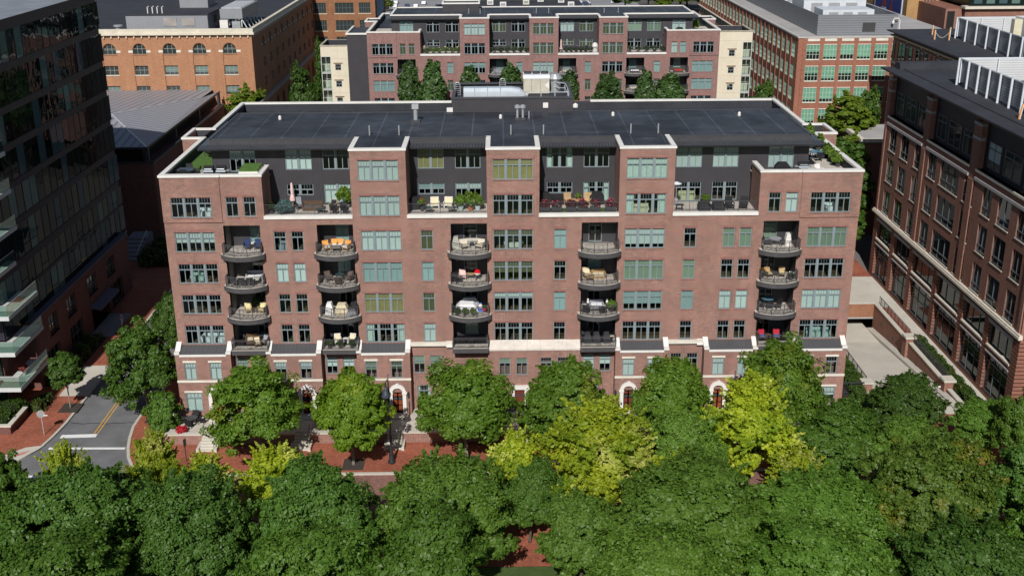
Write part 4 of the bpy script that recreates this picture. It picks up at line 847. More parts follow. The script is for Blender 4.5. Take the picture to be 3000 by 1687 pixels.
ORN = M('warning_post_orange', (.62,.25,.05), .6)
for k, (px, py) in enumerate(((67.9,74.6),(69.8,73.6),(69.6,80.2),(71.4,77.5))):
    t = thing('warning_post', ['orange and white warning post nearest the far office roof edge','orange and white warning post beside the louvre screen corner','orange and white warning post standing farthest back on the far office roof','orange and white warning post close against the screen, right of its fellows'][k], 'post', (px, py, 27.3), group='warning posts on the far office roof')
    MB().box((-.3,-.3,0),(.3,.3,.08)).build('base', DARK, t); MB().tube([(0,0,0),(0,0,1.5)], .1, 8).build('post', ORN, t); MB().tube([(.06,-.02,0),(.06,-.02,1.55)], .07, 8).build('white_stripe', WHITE, t)
for (a, c, lb) in (((67.9,74.6),(69.8,73.6),'slack pale chain between the two nearest warning posts on the far roof'),((69.8,73.6),(71.4,77.5),'slack pale chain from the middle warning post to the screen')):
    q = MB(); q.tube([(a[0]+(c[0]-a[0])*t, a[1]+(c[1]-a[1])*t, 28.6-.9*math.sin(math.pi*t)) for t in np.linspace(0,1,9)], .035, 5); tag(q.build('chain', M('pale_chain', (.55,.52,.42), .6)), lb, 'chain')
t = thing('warning_post', 'single leaning orange warning post on the near office roof', 'post', (52.6, 9.6, 28.2)); MB().tube([(0,0,0),(.25,.1,1.5)], .1, 8).build('post', ORN, t); MB().tube([(.06,-.04,0),(.31,.06,1.55)], .06, 8).build('white_stripe', WHITE, t)
lw = thing('low_building', 'small brown building with pale gravel roof between trees and the right office', 'building', (53.4, 60, 0)); MB().box((0,0,0),(14,12,14.4)).build('brick_wall', OFB, lw); MB().box((-.2,-.2,14.4),(14,.5,14.9)).box((-.2,.5,14.4),(.5,12,14.9)).build('coping', OST, lw); MB().box((.5,.5,14.42),(14,12,14.55)).build('roof', M('pale_gravel_roof', (.36,.35,.34)), lw)
for k in range(2): MB().box((-.08,3+4*k,13.0),(-.01,6+4*k,13.3)).build('lintel', OST, lw)
# ------------------------------------------------------------------ garage ramp, bridge, plaza and retaining walls
X0r = 39.0
st(MB().poly([(39.0,-.5,-.02),(46.2,-.5,-.02),(46.2,3,-.1),(39.0,3,-.1)]).poly([(39.0,3,-.1),(46.2,3,-.1),(46.2,24,-2.4),(39.0,24,-2.4)]).poly([(34.1,8,-.75),(39.0,8,-.75),(39.0,24,-2.4),(34.1,24,-2.4)]).poly([(34.1,24,-2.4),(46.2,24,-2.4),(46.2,40,-2.9),(34.1,40,-2.9)]), 'garage_ramp', CONC)
st(MB().poly([(46.2,-.5,.16),(47.0,-.5,.16),(47.0,3,.1),(46.2,3,.1)]).poly([(46.2,3,.1),(47.0,3,.1),(47.0,29,-2.5),(46.2,29,-2.5)]).poly([(46.2,-.5,.16),(46.2,3,.1),(46.2,3,-.3),(46.2,-.5,-.3)]).poly([(46.2,3,.1),(46.2,29,-2.5),(46.2,29,-2.9),(46.2,3,-.3)]), 'ramp_kerb', KERB)
st(MB().box((34.1,29.6,-.25),(50.48,41.2,0.02)), 'plaza', CONC)
st(MB().box((49.0,-2.6,-.2),(50.48,29.6,.02)), 'office_walk', CONC)
bf = thing('bridge_parapet', 'orange brick parapet wall over the dark garage opening', 'wall', (34.1, 29.3, 0)); MB().box((0,0,-1.2),(13.0,.3,.62)).build('brick_face', brick('parapet_brick', (.30,.115,.055), (.25,.10,.05), (.30,.19,.13), .24, .08, .012, stain=.2), bf); MB().box((0,-.05,.62),(13.0,.4,.75)).build('cap', CONC, bf); MB().box((0,-.06,-1.38),(13.0,.34,-1.2)).build('beam', M('grey_lintel_stone', (.36,.35,.35)), bf); MB().box((0,9.0,-3),(13,9.2,-.3)).build('garage_interior_shade', DARK, bf)  # dark panel at the back paints the shade inside the garage
RW = 47.0
for k, (y0, y1, zt, lb) in enumerate(((18.0,29.3,.55,'brick retaining wall with pale cap, upper length next to the bridge over the garage'),(6.2,16.6,.55,'brick retaining wall with pale cap, middle length between two brick piers of the ramp'),(-2.4,4.6,.28,'brick retaining wall with pale cap, lowest length ending at the pavement'))):
    t = thing('retaining_wall', lb, 'wall', (RW, y0, 0)); MB().box((0,0,-2.9),(.4,y1-y0,zt)).build('brickwork', OFB, t); MB().box((-.06,0,zt),(.46,y1-y0,zt+.14)).build('cap', CONC, t)
    for q in range(2): MB().box((-.06,(y1-y0)*(.3+.4*q),-1.0 if k < 2 else -.3),(.0,(y1-y0)*(.3+.4*q)+.22,-.7 if k < 2 else 0)).build('step_light', DARK, t)
    if k < 2:
        r = MB(); L = y1-y0
        for z in (zt+.25, zt+1.1): r.bar((.55,.1,z),(.55,L-.1,z),.06)
        for i in range(int(L/1.3)+1): r.bar((.55,.1+1.3*i,zt-.1),(.55,.1+1.3*i,zt+1.15),.06)
        for i in range(int(L/.15)): r.bar((.55,.1+.15*i,zt+.25),(.55,.1+.15*i,zt+1.1),.016)
        tt = thing('railing', ['black steel railing along the upper retaining wall by the plaza','black steel railing behind the hedge between the two brick ramp piers'][k], 'railing', (RW, y0, 0)); r.build('rails', DARK, tt)
for k, y in enumerate((17.3, 5.4)):
    t = thing('gate_pier', ['square brick pier with pale cap, upper of the two on the ramp right side','square brick pier with pale cap, lower of the two on the ramp right side'][k], 'pier', (RW+.25, y, 0)); MB().box((-.55,-.6,-2),(.55,.6,1.05)).build('brickwork', OFB, t); MB().box((-.65,-.7,1.05),(.65,.7,1.28)).build('cap', CONC, t)
st(MB().poly([(34.1,41.2,.012),(50.45,41.2,.012),(50.45,50,.012),(34.1,50,.012)]), 'passage_paving', PAVE)
# left side of the ramp
t = thing('retaining_wall', 'pale edged brick wall under black railing, left side of the garage ramp', 'wall', (38.6, 4.0, 0)); MB().box((0,0,-.9),(.35,12,.1)).build('brickwork', OFB, t); MB().box((-.05,0,.1),(.4,12,.2)).build('cap', CONC, t)
r = MB()
for z in (.35, 1.15): r.bar((.2,2.3,z),(.2,12,z),.06)
for i in range(7): r.bar((.2,2.3+1.6*i,.2),(.2,2.3+1.6*i,1.2),.08)
for i in range(64): r.bar((.2,2.3+.15*i,.35),(.2,2.3+.15*i,1.15),.016)
tt = thing('railing', 'black steel railing on the left side of the garage ramp', 'railing', (38.6, 4.0, 0)); r.build('rails', DARK, tt)
t = thing('gate_pier', 'short brick pier with pale cap at the left foot of the ramp railing', 'pier', (38.5, 5.2, 0)); MB().box((-.5,-.5,-.5),(.5,.5,1.0)).build('brickwork', OFB, t); MB().box((-.6,-.6,1.0),(.6,.6,1.2)).build('cap', CONC, t)
st(MB().box((34.1,-6,-.2),(38.6,16,.03)), 'planting_bed', SOIL); st(MB().box((37.9,-7,0),(38.55,4.6,.1)), 'bed_edge', CONC)
tg = thing('side_gate', 'black steel gate with bars between the building and the left ramp pier', 'gate', (34.2, 4.4, 0)); g_ = MB()
for z in (.2, 1.35): g_.bar((0,0,z),(3.8,0,z),.07)
for i in range(24): g_.bar((.1+.16*i,0,.2),(.1+.16*i,0,1.35),.025)
g_.build('bars', DARK, tg); MB().bar((0,0,0),(0,0,1.5),.1).build('post', DARK, tg)
bg_ = thing('barrier', 'white boom barrier lowered across the garage ramp', 'barrier', (42.3, 4.6, -.25)); MB().box((-.2,-.2,0),(.2,.2,1.05)).build('housing', WHITE, bg_); MB().lathe((0,0,1.05),[(.14,0),(.16,.14),(.05,.24)],10).build('lamp', DARK, bg_); MB().box((.2,-.06,.85),(3.9,.06,1.0)).build('arm', WHITE, bg_); MB().box((.2,-.04,.2),(2.5,.04,.28)).build('lower_arm', GAL, bg_)
tk = thing('ticket_stand', 'blue box beside a white hooded post at the foot of the garage ramp', 'machine', (42.7, 1.6, -.06)); MB().box((-.32,-.3,.0),(.32,.3,.95)).build('box', M('dull_blue', (.05,.13,.28), .5), tk); MB().lathe((-.35,.9,0),[(.28,0),(.3,.9),(.2,1.1),(.3,1.35),(.22,1.65),(.05,1.75)],10).build('hooded_post', WHITE, tk); MB().bar((-.5,.8,.75),(-1.6,.4,.7),.14).build('side_arm', WHITE, tk); MB().lathe((.1,0,.95),[(.15,0),(.16,.2),(.05,.28)],8).build('cap', DARK, tk)
# covered walk behind, in shade
cw = thing('covered_walk', 'dark standing-seam canopy on a steel post between the two right-hand buildings', 'canopy', (41.8, 44.5, 0)); MB().extr([(0,4.6),(8.0,4.2),(8.0,4.35),(0,4.75)], 'y', 0, 16).build('metal_roof', STAND, cw) if False else MB().extr([(-3,4.3),(3.8,3.6),(3.8,3.75),(-3,4.45)], 'y', 0, 22).build('metal_roof', STAND, cw); MB().bar((2.6,.4,0),(2.6,.4,3.8),.3).build('post', DARK, cw); MB().bar((2.6,9,0),(2.6,9,3.8),.3).build('post', DARK, cw)
# ------------------------------------------------------------------ dark glass building on the left
GB = thing('glass_building', 'dark glass apartment building over a brick base, at the left edge', 'building', (-50.7, 0, 0))
CURT = [glass('deep_green_glass', (0,0,0), .04, .015, .12, opaque=(.006,.014,.012), graz=.22), glass('curtained_glass_grey', (0,0,0), .03, .02, .1, opaque=(.10,.16,.145), graz=.15), glass('curtained_glass_blue', (0,0,0), .03, .02, .1, opaque=(.05,.09,.10), graz=.15), glass('black_glass', (0,0,0), .05, .01, .12, opaque=(.003,.006,.006), graz=.28)]
BAND = M('glazing_spandrel', (.024,.021,.033), .5, .1)
rng = random.Random(11); tops = [37.3, 33.4, 29.3, 25.6, 21.8, 17.9, 13.6, 10.9]; bots = [34.1, 30.0, 26.3, 22.45, 18.6, 14.4, 11.2, 7.7]
for i, (zt, zb) in enumerate(zip(tops, bots)):
    g_ = MB(); fr = MB(); y = 3.0; k = 0
    while y < 41.0:
        w_ = 1.85; t_ = rng.uniform(-.012, .012); u_ = rng.uniform(-.01, .01)
        m_ = rng.choices((0,1,2,3), (6,1.1,1.3,3.5))[0]
        g_.poly([(t_,y,zb),(t_+u_,y+w_,zb),(-t_*.6+u_,y+w_,zt),(-t_*.6,y,zt)], m_); fr.box((-.03,y-.025,zb),(.035,y+.025,zt))
        if rng.random() < .22: fr.box((-.02,y,zb+(zt-zb)*.3),(.045,y+w_,zb+(zt-zb)*.3+.07))
        y += w_; k += 1
    fr.box((-.03,3.0,zb),(.034,y,zb+.07))
    o = g_.build('window_strip', CURT, GB, fixn=False); fr.build('mullions', M('mullion_black', (.010,.010,.013), .5), o)
bd = MB(); zz = [38.4]+[b_ for b_ in bots[:-1]]; ze = [37.3]+tops[1:]
for a, c in zip([38.4]+bots[:-1], [37.3]+tops[1:]): MB().box((-.15,2.8,c),(.06,41.1,a)).build('spandrel', BAND, GB)
MB().box((-40,3.1,7.6),(-.2,41.0,38.0)).build('core', BAND, GB); MB().box((-40,2.8,38.0),(.05,41.1,38.42)).build('roof_slab', M('grey_roof_deck', (.20,.22,.25), .8, .15, .4), GB)
for k, (x, y) in enumerate(((-6,9),(-9,16),(-5,24))):
    v = MB().lathe((x,y,38.4),[(.3,0),(.25,.3),(.08,.5)],8).build('roof_vent', WHITE, GB)
# brick base with its windows
BB = brick('dark_base_brick', (0.17,0.060,0.047), (0.13,0.048,0.040), (0.18,0.12,0.10), .24, .08, .013, stain=.12)
bs = MB(); up_ = [(11.9,14.4),(17.3,20.1),(24.2,27.3),(31.0,34.0)]; hl = [(a, c, 4.35, 6.65, .35) for a, c in up_]+[(a, c, .3, 3.1, .35) for a, c in ((17.2,21.2),(10.5,14.0),(31.5,36.0))]+[(24.4,30.4,0,2.7,1.6)]
wall(bs, PX(.7, -1), 8.0, 39.6, 0, 7.6, hl, 0); bs.poly([(.7,39.6,0),(-14,39.6,0),(-14,39.6,7.6),(.7,39.6,7.6)]); bs.poly([(.7,8,0),(-14,8,0),(-14,8,7.6),(.7,8,7.6)]); bs.build('brick_base', BB, GB)
MB().box((-.1,8.0,7.6),(.78,39.7,7.75)).build('base_ledge', M('slate_ledge', (.10,.10,.14), .6), GB)
LITG = glass('pale_base_glass', (0,0,0), .12, .03, opaque=(.05,.055,.045))
for a, c in up_: gwin(GB, .7, (a+c)/2, 4.35, HALF, gridwin(('bw', round(c-a,1)), c-a, 2.3, 2, 2, OFR, LITG, .09, dep=.35), 'base_window'); MB().box((.5,a-.1,4.15),(.8,c+.1,4.35)).build('sill', BB, GB)
for a, c in ((17.2,21.2),(10.5,14.0),(31.5,36.0)): gwin(GB, .7, (a+c)/2, .3, HALF, gridwin(('bs', round(c-a,1)), c-a, 2.8, 3, 2, OFR, DGLASS, .09, dep=.35), 'shop_window'); MB().box((.5,a-.1,.12),(.85,c+.1,.3)).build('sill', BB, GB)
MB().extr([(.7,3.0),(2.0,2.75),(2.0,2.9),(.7,3.2)], 'y', 23.9, 31.0).build('entrance_canopy', M('slate_ledge', (.10,.10,.14)), GB); MB().box((-.9,24.4,0),(-.8,30.4,2.7)).build('entrance_glass', CURT[0], GB)
# south end: stacked balconies with glass fronts
MB().box((-40,3.2,0),(-.9,8.1,7.6)).build('south_block', BB, GB); MB().box((-40,2.9,1.0),(-1.0,3.2,38.0)).build('south_glazing', CURT[0], GB)
GLB = glass('balcony_glass', (.72,.86,.80), .12, .02); PSL = M('pale_balcony_slab', (.52,.54,.52), .6, .06)
SLZ = [3.72, 7.55, 11.4, 15.2, 19.0, 22.8, 26.6, 30.4]
for i, z in enumerate(SLZ):
    xr = 2.0 if i < 3 else .9 if i == 3 else 1.6; ln = 7.4 if i < 3 else 6.0
    o = MB().box((-24,0,z-.42),(xr,2.9,z)).box((.0,2.9,z-.42),(xr,ln,z)).build('balcony', PSL, GB)
    MB().box((-24,.08,z+.05),(xr-.05,.1,z+1.1)).box((xr-.09,.1,z+.05),(xr-.07,ln,z+1.1)).build('glass_front', GLB, o); MB().box((-24,.07,z+1.1),(xr-.04,.13,z+1.15)).box((xr-.1,.13,z+1.1),(xr-.04,ln,z+1.15)).build('top_rail', GAL, o)
# planting in front of the base
PLW = thing('planter', 'raised brick planter with pale cap in front of the glass building', 'planter', (-54, -2.8, 0)); MB().box((-8,0,0),(4.9,.35,.8)).box((4.6,.35,0),(4.9,4.2,.8)).build('brickwork', BB, PLW); MB().box((-8.05,-.05,.8),(5.0,.42,.95)).box((4.5,.42,.8),(5.0,4.3,.95)).build('cap', CONC, PLW); MB().box((-8,.35,.0),(4.6,6,.7)).build('soil', SOIL, PLW)
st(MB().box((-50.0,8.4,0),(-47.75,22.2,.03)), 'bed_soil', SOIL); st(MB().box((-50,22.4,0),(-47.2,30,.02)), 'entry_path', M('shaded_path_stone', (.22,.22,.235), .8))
# ------------------------------------------------------------------ hall with the hipped metal roof
PV = thing('roofed_hall', 'brick hall under a grey standing-seam hipped roof, left of the apartment roof', 'building', (-52.6, 60.4, 0))
MB().box((-24,.2,0),(.6,46,11.9)).build('brick_wall', BB, PV); MB().box((-24,.1,11.9),(.75,.5,12.2)).box((.25,.5,11.9),(.75,46,12.2)).build('coping', DARK, PV); MB().box((-23,1.6,11.9),(-1.2,45,14.0)).build('open_band_shade', M('band_shade_black', (.012,.012,.014), .7), PV)  # near-black box paints the shade of the open band under the roof
for y in (.4, 15.4, 30.4, 45.4): MB().bar((-.1,y,11.9),(-.1,y,14.3),.5).build('steel_post', DARK, PV)
for x in (-9, -18): MB().bar((x,.5,11.9),(x,.5,14.3),.5).build('steel_post', DARK, PV)
pk = (-9.8, 15.0, 16.5); pk2 = (-9.8, 24, 16.5)
sx_ = seam('hall_roof_across', (.28,.285,.315), 1.3, 1, .5, .45, .0, .04, .42); sy__ = seam('hall_roof_along', (.28,.285,.315), 1.3, 0, .5, .45, .0, .04, .36)
MB().poly([(0,0,14.5),(0,46,14.5),(-.9,37,14.95),pk]).build('roof_east', sx_, PV); MB().poly([(0,0,14.5),pk,(-24,0,14.5)]).build('roof_south', sy__, PV)
MB().poly([(-24,0,14.5),pk,(-.9,37,14.95),(-1.6,47.5,14.5),(-24,47.5,14.5)]).build('roof_north', sy__, PV)
q = MB(); q.bar((0,0,14.53),pk,.28,.1); q.bar(pk,(-.9,37,15.0),.28,.1); q.build('hip_flashing', M('pale_flashing', (.6,.6,.6), .4, .05, metal=.4), PV); MB().box((-24,-.12,14.2),(.12,.0,14.52)).box((.0,.0,14.2),(.12,46,14.52)).build('gutter', DARK, PV)
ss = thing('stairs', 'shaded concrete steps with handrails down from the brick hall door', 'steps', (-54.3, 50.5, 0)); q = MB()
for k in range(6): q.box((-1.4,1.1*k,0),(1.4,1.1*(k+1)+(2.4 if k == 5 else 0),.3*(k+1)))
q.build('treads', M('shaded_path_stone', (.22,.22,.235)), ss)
for s in (-1.5, 1.5): MB().tube([(s,0,0),(s,0,1.0),(s,6,2.9),(s,6,1.8)], .05, 6).build('handrail', GAL, ss)
# ------------------------------------------------------------------ far background
FB2 = thing('brick_block', 'far brown brick block with big gridded windows and a blue mural, behind the warehouse', 'building', (-46, 180, 0))
b = MB(); cxx = [(0.2,3.1),(5.3,9.9),(11.2,14.0)]; hl = [(a, c, z, z+2.5, .2) for a, c in cxx for z in (12.2,16.2,20.4,24.6)]; wall(b, PY(0), -1.2, 15.2, 0, 29, hl, 0); b.poly([(15.2,0,0),(15.2,26,0),(15.2,26,29),(15.2,0,29)], 0); b.poly([(-1.2,0,29),(15.2,0,29),(15.2,26,29),(-1.2,26,29)]); b.build('brick_wall', brick('far_brick', (.30,.13,.06), (.25,.11,.055), (.28,.16,.1), .3, .1, .012), FB2)
for a, c in cxx:
    for z in (12.2,16.2,20.4,24.6): gwin(FB2, (a+c)/2, 0, z, 0, gridwin(('fb', round(c-a,1)), c-a, 2.5, 5, 2, OFR, MGLASS, .09, dep=.2)); MB().box((a-.2,-.1,z-.25),(c+.2,.1,z)).build('sill', M('tan_trim', (.50,.40,.27)), FB2)
MB().box((15.21,3,19),(15.3,20,29)).build('mural', M('blue_mural', (.22,.34,.47), .7, .4, .3, 1), FB2)
LD = thing('low_warehouse', 'low dark flat-roofed building beyond the second apartment block', 'building', (-8, 333, 0)); MB().box((0,0,0),(40,27,5)).build('shell', FLATROOF, LD); MB().box((0,27.1,5),(39,27.4,7.0)).build('glazed_back', MGLASS, LD)
for k, (x, y) in enumerate(((3,12),(8,4),(17,12),(31,18),(23,22),(34,3))):
    u = thing('roof_unit', ['white boxy roof unit, leftmost on the low dark far roof','small white roof unit near the front left of the low dark roof','tan roof unit in the middle of the low dark far roof','white roof unit toward the back right of the low dark roof','white roof unit at the back middle of the low dark roof','pale roof unit at the front right of the low dark roof'][k], 'roof unit', (-8+x, 333+y, 5)); MB().box((0,0,0),(2.4,2.2,1.7)).build('case', WHITE if k != 2 else STONE, u); MB().box((.3,-.04,.4),(2.1,0,1.3)).build('grille', M('grille_grey', (.3,.31,.32)), u)
TN = thing('tan_building', 'tan brick building with a blue drinks banner, far right', 'building', (89.9, 150, 0)); TB = brick('tan_brick', (.43,.25,.10), (.37,.21,.09), (.38,.26,.14), .3, .1, .012, stain=.1)
b = MB(); cw_ = [(3.6,6.4),(10.6,12.6)]; hl = [(a, c, z, z+2.2, .2) for a, c in cw_ for z in (19.2,23.6,28)]; wall(b, PY(0), 0, 12.9, 0, 32, hl, 0); b.poly([(0,0,0),(0,50,0),(0,50,32),(0,0,32)]); b.poly([(0,0,32),(12.9,0,32),(12.9,50,32),(0,50,32)]); b.build('brick_wall', TB, TN)
for a, c in cw_:
    for z in (19.2,23.6,28): gwin(TN, (a+c)/2, 0, z, 0, gridwin(('tn', round(c-a,1)), c-a, 2.2, 4, 3, M('pale_frame', (.62,.62,.58)), MGLASS, .1, dep=.2)); MB().box((a-.2,-.12,z-.25),(c+.2,.1,z)).build('sill', OST, TN)
bn = MB().box((-.25,3,16.5),(-.05,21,29)); bo = bn.build('banner', M('banner_blue', (.03,.05,.24), .6, .08), TN); q = MB()
q.box((-.28,2.6,16.2),(-.04,3,29)).box((-.28,21,16.2),(-.04,21.4,29)); tag(q.build('banner_edge', M('banner_trim', (.45,.5,.6), .6), bo), kind='stuff')
for y, h in ((9.5, 0), (14.5, 1.6)):
    btl = MB(); btl.lathe((0,0,0),[(1.6,0),(1.7,2.6),(1.6,4.2),(.6,6.0),(.5,7.4),(.6,7.6)],12,sx=.05); bt = btl.build('bottle_picture', M('cola_red', (.22,.03,.035), .5, .2), bo, (-.27, y, 17.4+h)); MB().lathe((0,0,0),[(1.72,0),(1.74,1.3)],12,sx=.055).build('bottle_label', M('label_paleblue', (.45,.6,.75), .6), bt, (-.01, 0, 2.4))
DK = thing('dark_block', 'dark glass and brick block, top right corner behind the roof screens', 'building', (92.4, 134, 0)); MB().box((0,0,0),(50,40,25.5)).build('brick_wall', OFB, DK); MB().box((4.4,-1,26.1),(50,40,42)).build('glass_upper', CURT[0], DK); MB().box((3.2,-2.0,25.6),(50,.5,26.1)).build('white_ledge', OST, DK); MB().box((3.6,-1.2,21.5),(50,0,25.6)).build('brick_band', OFB, DK)
for k in range(4): MB().box((.4+2.2*k,-.15,14),(1.9+2.2*k,-.02,25.0 if k < 1 else 21.0)).build('glass_bay', DGLASS, DK)
for k in range(7): MB().box((5.2+2.6*k,-1.1,26.6),(6.9+2.6*k,-1.02,39)).build('glass_bay', CURT[1 if k % 2 else 2], DK)
GG = thing('pale_glass_block', 'distant pale green glass building beyond the warehouse, top left', 'building', (-104, 210, 0)); MB().box((0,0,0),(36,20,24)).build('shell', M('pale_green_spandrel', (.36,.43,.39), .5), GG)
for k in range(3): gwin(GG, 18, -.25, 10.5+4.4*k, 0, gridwin('gg', 34, 3.4, 14, 2, M('pale_frame', (.62,.62,.58)), MGLASS, .2, dep=.2), 'window_band')
# parking, ball field, distant greens
st(MB().poly([(-70,366,-.2),(60,366,-.2),(60,470,-.2),(-70,470,-.2)]), 'parking_lot', M('far_asphalt', (.24,.24,.25), .9, .1, .1)); st(MB().poly([(-70,424,-.14),(60,424,-.14),(60,470,-.14),(-70,470,-.14)]), 'far_road', M('far_concrete', (.46,.42,.34), .9))
q = MB()
for k in range(18): q.box((-48+2.9*k,381,-.18),(-47.7+2.9*k,387,-.15))
tag(q.build('parking_lines', PAINT), kind='structure')
st(MB().poly([(120,330,-.2),(330,330,-.2),(330,470,-.2),(120,470,-.2)]), 'ball_field', M('field_grass', (.09,.17,.035), .9, .15, .05)); st(MB().poly([(146,405,-.14),(150,396,-.14),(164,390,-.14),(172,398,-.14),(172,420,-.14),(146,420,-.14)]), 'ball_field_dirt', M('infield_clay', (.42,.22,.11), .9))
st(MB().poly([(70,215,-.2),(120,215,-.2),(120,330,-.2),(70,330,-.2)]), 'far_ground', M('far_ground_tone', (.30,.27,.21), .9))
# ------------------------------------------------------------------ trees: every crown is thousands of leaf faces on many small boughs
def leaf_mesh(name, mat, C_, Nn, size, rng, aspect=1.5):
    """C_: leaf centres (n,3); Nn: leaf normals (n,3); one rhombic leaf face each, slightly folded by its own random roll"""
    n = len(C_); Nn = Nn/np.maximum(1e-6, np.linalg.norm(Nn, axis=1, keepdims=True))
    a = rng.normal(size=(n, 3)); t = np.cross(Nn, a); t /= np.maximum(1e-6, np.linalg.norm(t, axis=1, keepdims=True)); b = np.cross(Nn, t)
    s = size*rng.uniform(.65, 1.35, (n, 1)); L = t*s*aspect/2; Wd = b*s/2
    v = np.stack([C_-L, C_+Wd-L*.15, C_+L, C_-Wd-L*.15], 1).reshape(-1, 3).astype(np.float32)
    me = bpy.data.meshes.new(name); me.vertices.add(4*n); me.vertices.foreach_set('co', v.ravel()); me.loops.add(4*n); me.loops.foreach_set('vertex_index', np.arange(4*n, dtype=np.int32))
    me.polygons.add(n); me.polygons.foreach_set('loop_start', np.arange(0, 4*n, 4, dtype=np.int32)); me.polygons.foreach_set('loop_total', np.full(n, 4, dtype=np.int32))
    me.materials.append(mat); me.update(); me.validate(); return me
def crown(seed, R_, H, z0, nb, br, nl, size, shape='round', flat=.8, up=.35, sprig=90, slen=.2, sfrac=.14):
    """uneven canopy: a lumpy outline, many small boughs lying on it at different depths, each bough a few leaf clumps"""
    rng = np.random.default_rng(seed); hh = (H-z0)/2; zc = z0+hh; nb = int(nb*2.4); br = br*.72
    L = rng.normal(size=(9, 3)); L /= np.linalg.norm(L, axis=1, keepdims=True); La = rng.uniform(.10, .26, 9)*np.where(rng.random(9) < .3, -1, 1)
    d = rng.normal(size=(nb*3, 3)); d /= np.linalg.norm(d, axis=1, keepdims=True); d = d[d[:, 2] > -.8][:nb]; n = len(d)
    rad_f = .86+(np.maximum(0, d@L.T)**4*La).sum(1)
    r = rad_f*np.where(rng.random(n) < .72, rng.uniform(.80, 1.0, n), rng.uniform(.45, .8, n)); u = d*r[:, None]
    k = 1.0-{'cone': .72, 'spire': .52, 'round': .26}[shape]*np.maximum(0, (u[:, 2]+.45)/1.45); u[:, :2] *= k[:, None]
    cen = u*np.array([R_, R_, hh])*(1-br*.95)+np.array([0, 0, zc]); rad = br*R_*rng.uniform(.55, 1.45, n); od = d*np.array([1, 1, .8])
    per = rng.multinomial(nl, rad**2/np.sum(rad**2)); Cs, Ns = [], []; sub = 5
    for i in range(n):
        k = per[i]
        if not k: continue
        sd_ = rng.normal(size=(sub, 3))*.62; sd_ += od[i]*rng.uniform(-.5, .9, (sub, 1)); sd_[:, 2] -= .15
        w_ = rng.integers(0, sub, k); dd = rng.normal(size=(k, 3)); dd /= np.linalg.norm(dd, axis=1, keepdims=True); back = (dd@od[i]) < -.3; dd[back] *= -1
        sr = rng.uniform(.4, .75, sub)[w_][:, None]; p = sd_[w_]*.7+dd*sr*rng.uniform(.6, 1.1, (k, 1)); p[:, 2] *= flat
        Cs.append(cen[i]+p*rad[i]); Ns.append(dd*.75+od[i]*.45+np.array([0, 0, up])+rng.normal(size=(k, 3))*.42)
    # loose shoots that break the outline
    pick = rng.choice(n, sprig); nl_s = max(12, int(nl*sfrac/sprig))
    for i in pick:
        g = od[i]*np.array([1, 1, .8])+rng.normal(size=3)*.35+np.array([0, 0, .45]); g /= np.linalg.norm(g); t = rng.uniform(.0, 1, (nl_s, 1)); ln = R_*slen*rng.uniform(.5, 1.5)
        Cs.append(cen[i]+od[i]*rad[i]*.7+g*t*ln+rng.normal(size=(nl_s, 3))*(.045*R_)*(1.15-t)); Ns.append(g*.4+rng.normal(size=(nl_s, 3))*.7+np.array([0, 0, up]))
    return np.concatenate(Cs), np.concatenate(Ns), cen, rad, rng
BARK = M('bark', (.09,.07,.055), .9, .25, 6); BARKP = M('pale_bark', (.22,.19,.16), .9, .2, 6)
def trunk_mesh(H, z0, cen, r0, rng, bark, nlimb=9, fork=None):
    m = MB(); fork = fork or z0*.95; top = z0+(H-z0)*.55; lean = rng.normal(size=2)*.12
    m.tube([(0,0,-.1),(0,0,.25),(lean[0]*.5,lean[1]*.5,fork),(lean[0],lean[1],top),(lean[0]*1.5,lean[1]*1.5,z0+(H-z0)*.9)], [r0*1.5,r0*1.05,r0*.85,r0*.45,r0*.1], 8)
    for i in rng.choice(len(cen), min(nlimb, len(cen)), replace=False):
        c = cen[i]; s = fork+(top-fork)*rng.uniform(0, .8); a = np.array([lean[0]*.6, lean[1]*.6, min(s, c[2]-.3)]); mid = (a+c)/2+np.array([0,0,.25]); m.tube([a, mid, c], [r0*.42, r0*.28, r0*.08], 6)
    return m.mesh('trunk', bark, smooth=True, fixn=False)
PROTO = {}
def species(key, R_, H, z0, nb, br, nl, size, mat, bark, r0, seed, shape='round', **kw):
    cs, ns, cen, rad, rng = crown(seed, R_, H, z0, nb, br, nl, size, shape, **kw)
    PROTO[key] = (leaf_mesh('crown_'+key, mat, cs, ns, size, rng), trunk_mesh(H, z0, cen, r0, rng, bark), R_, H)
LG = leafmat('maple_leaves', (.057,.130,.014), (.125,.228,.030), (.090,.182,.020), .32)
LG2 = leafmat('light_maple_leaves', (.072,.145,.016), (.140,.240,.034), (.105,.195,.022), .34)
LS2 = leafmat('lime_street_leaves', (.15,.285,.016), (.245,.375,.032), (.19,.32,.02), .44, .8, (.33,.40,.025), .3, .55, .68)
LD_ = leafmat('dense_dark_leaves', (.048,.114,.015), (.098,.185,.028), (.066,.146,.020), .30)
LS = leafmat('street_tree_leaves', (.078,.160,.014), (.150,.250,.026), (.108,.200,.018), .38, .85, (.19,.24,.02), .30, .56, .68)
LY = leafmat('yellowing_leaves', (.26,.34,.016), (.46,.50,.035), (.14,.24,.016), .45, .8, (.62,.63,.17), .30, .55, .66)
LP = leafmat('pear_leaves', (.030,.074,.014), (.068,.125,.028), None, .25, gloss=.5)
LW = leafmat('locust_leaves', (.11,.185,.016), (.20,.27,.03), (.15,.22,.02), .42)
LO = leafmat('bronzing_leaves', (.060,.115,.013), (.120,.190,.024), None, .32, .9, (.24,.21,.016), .20, .52, .66)
LB = leafmat('background_leaves', (.034,.084,.011), (.082,.148,.018), None, .32)
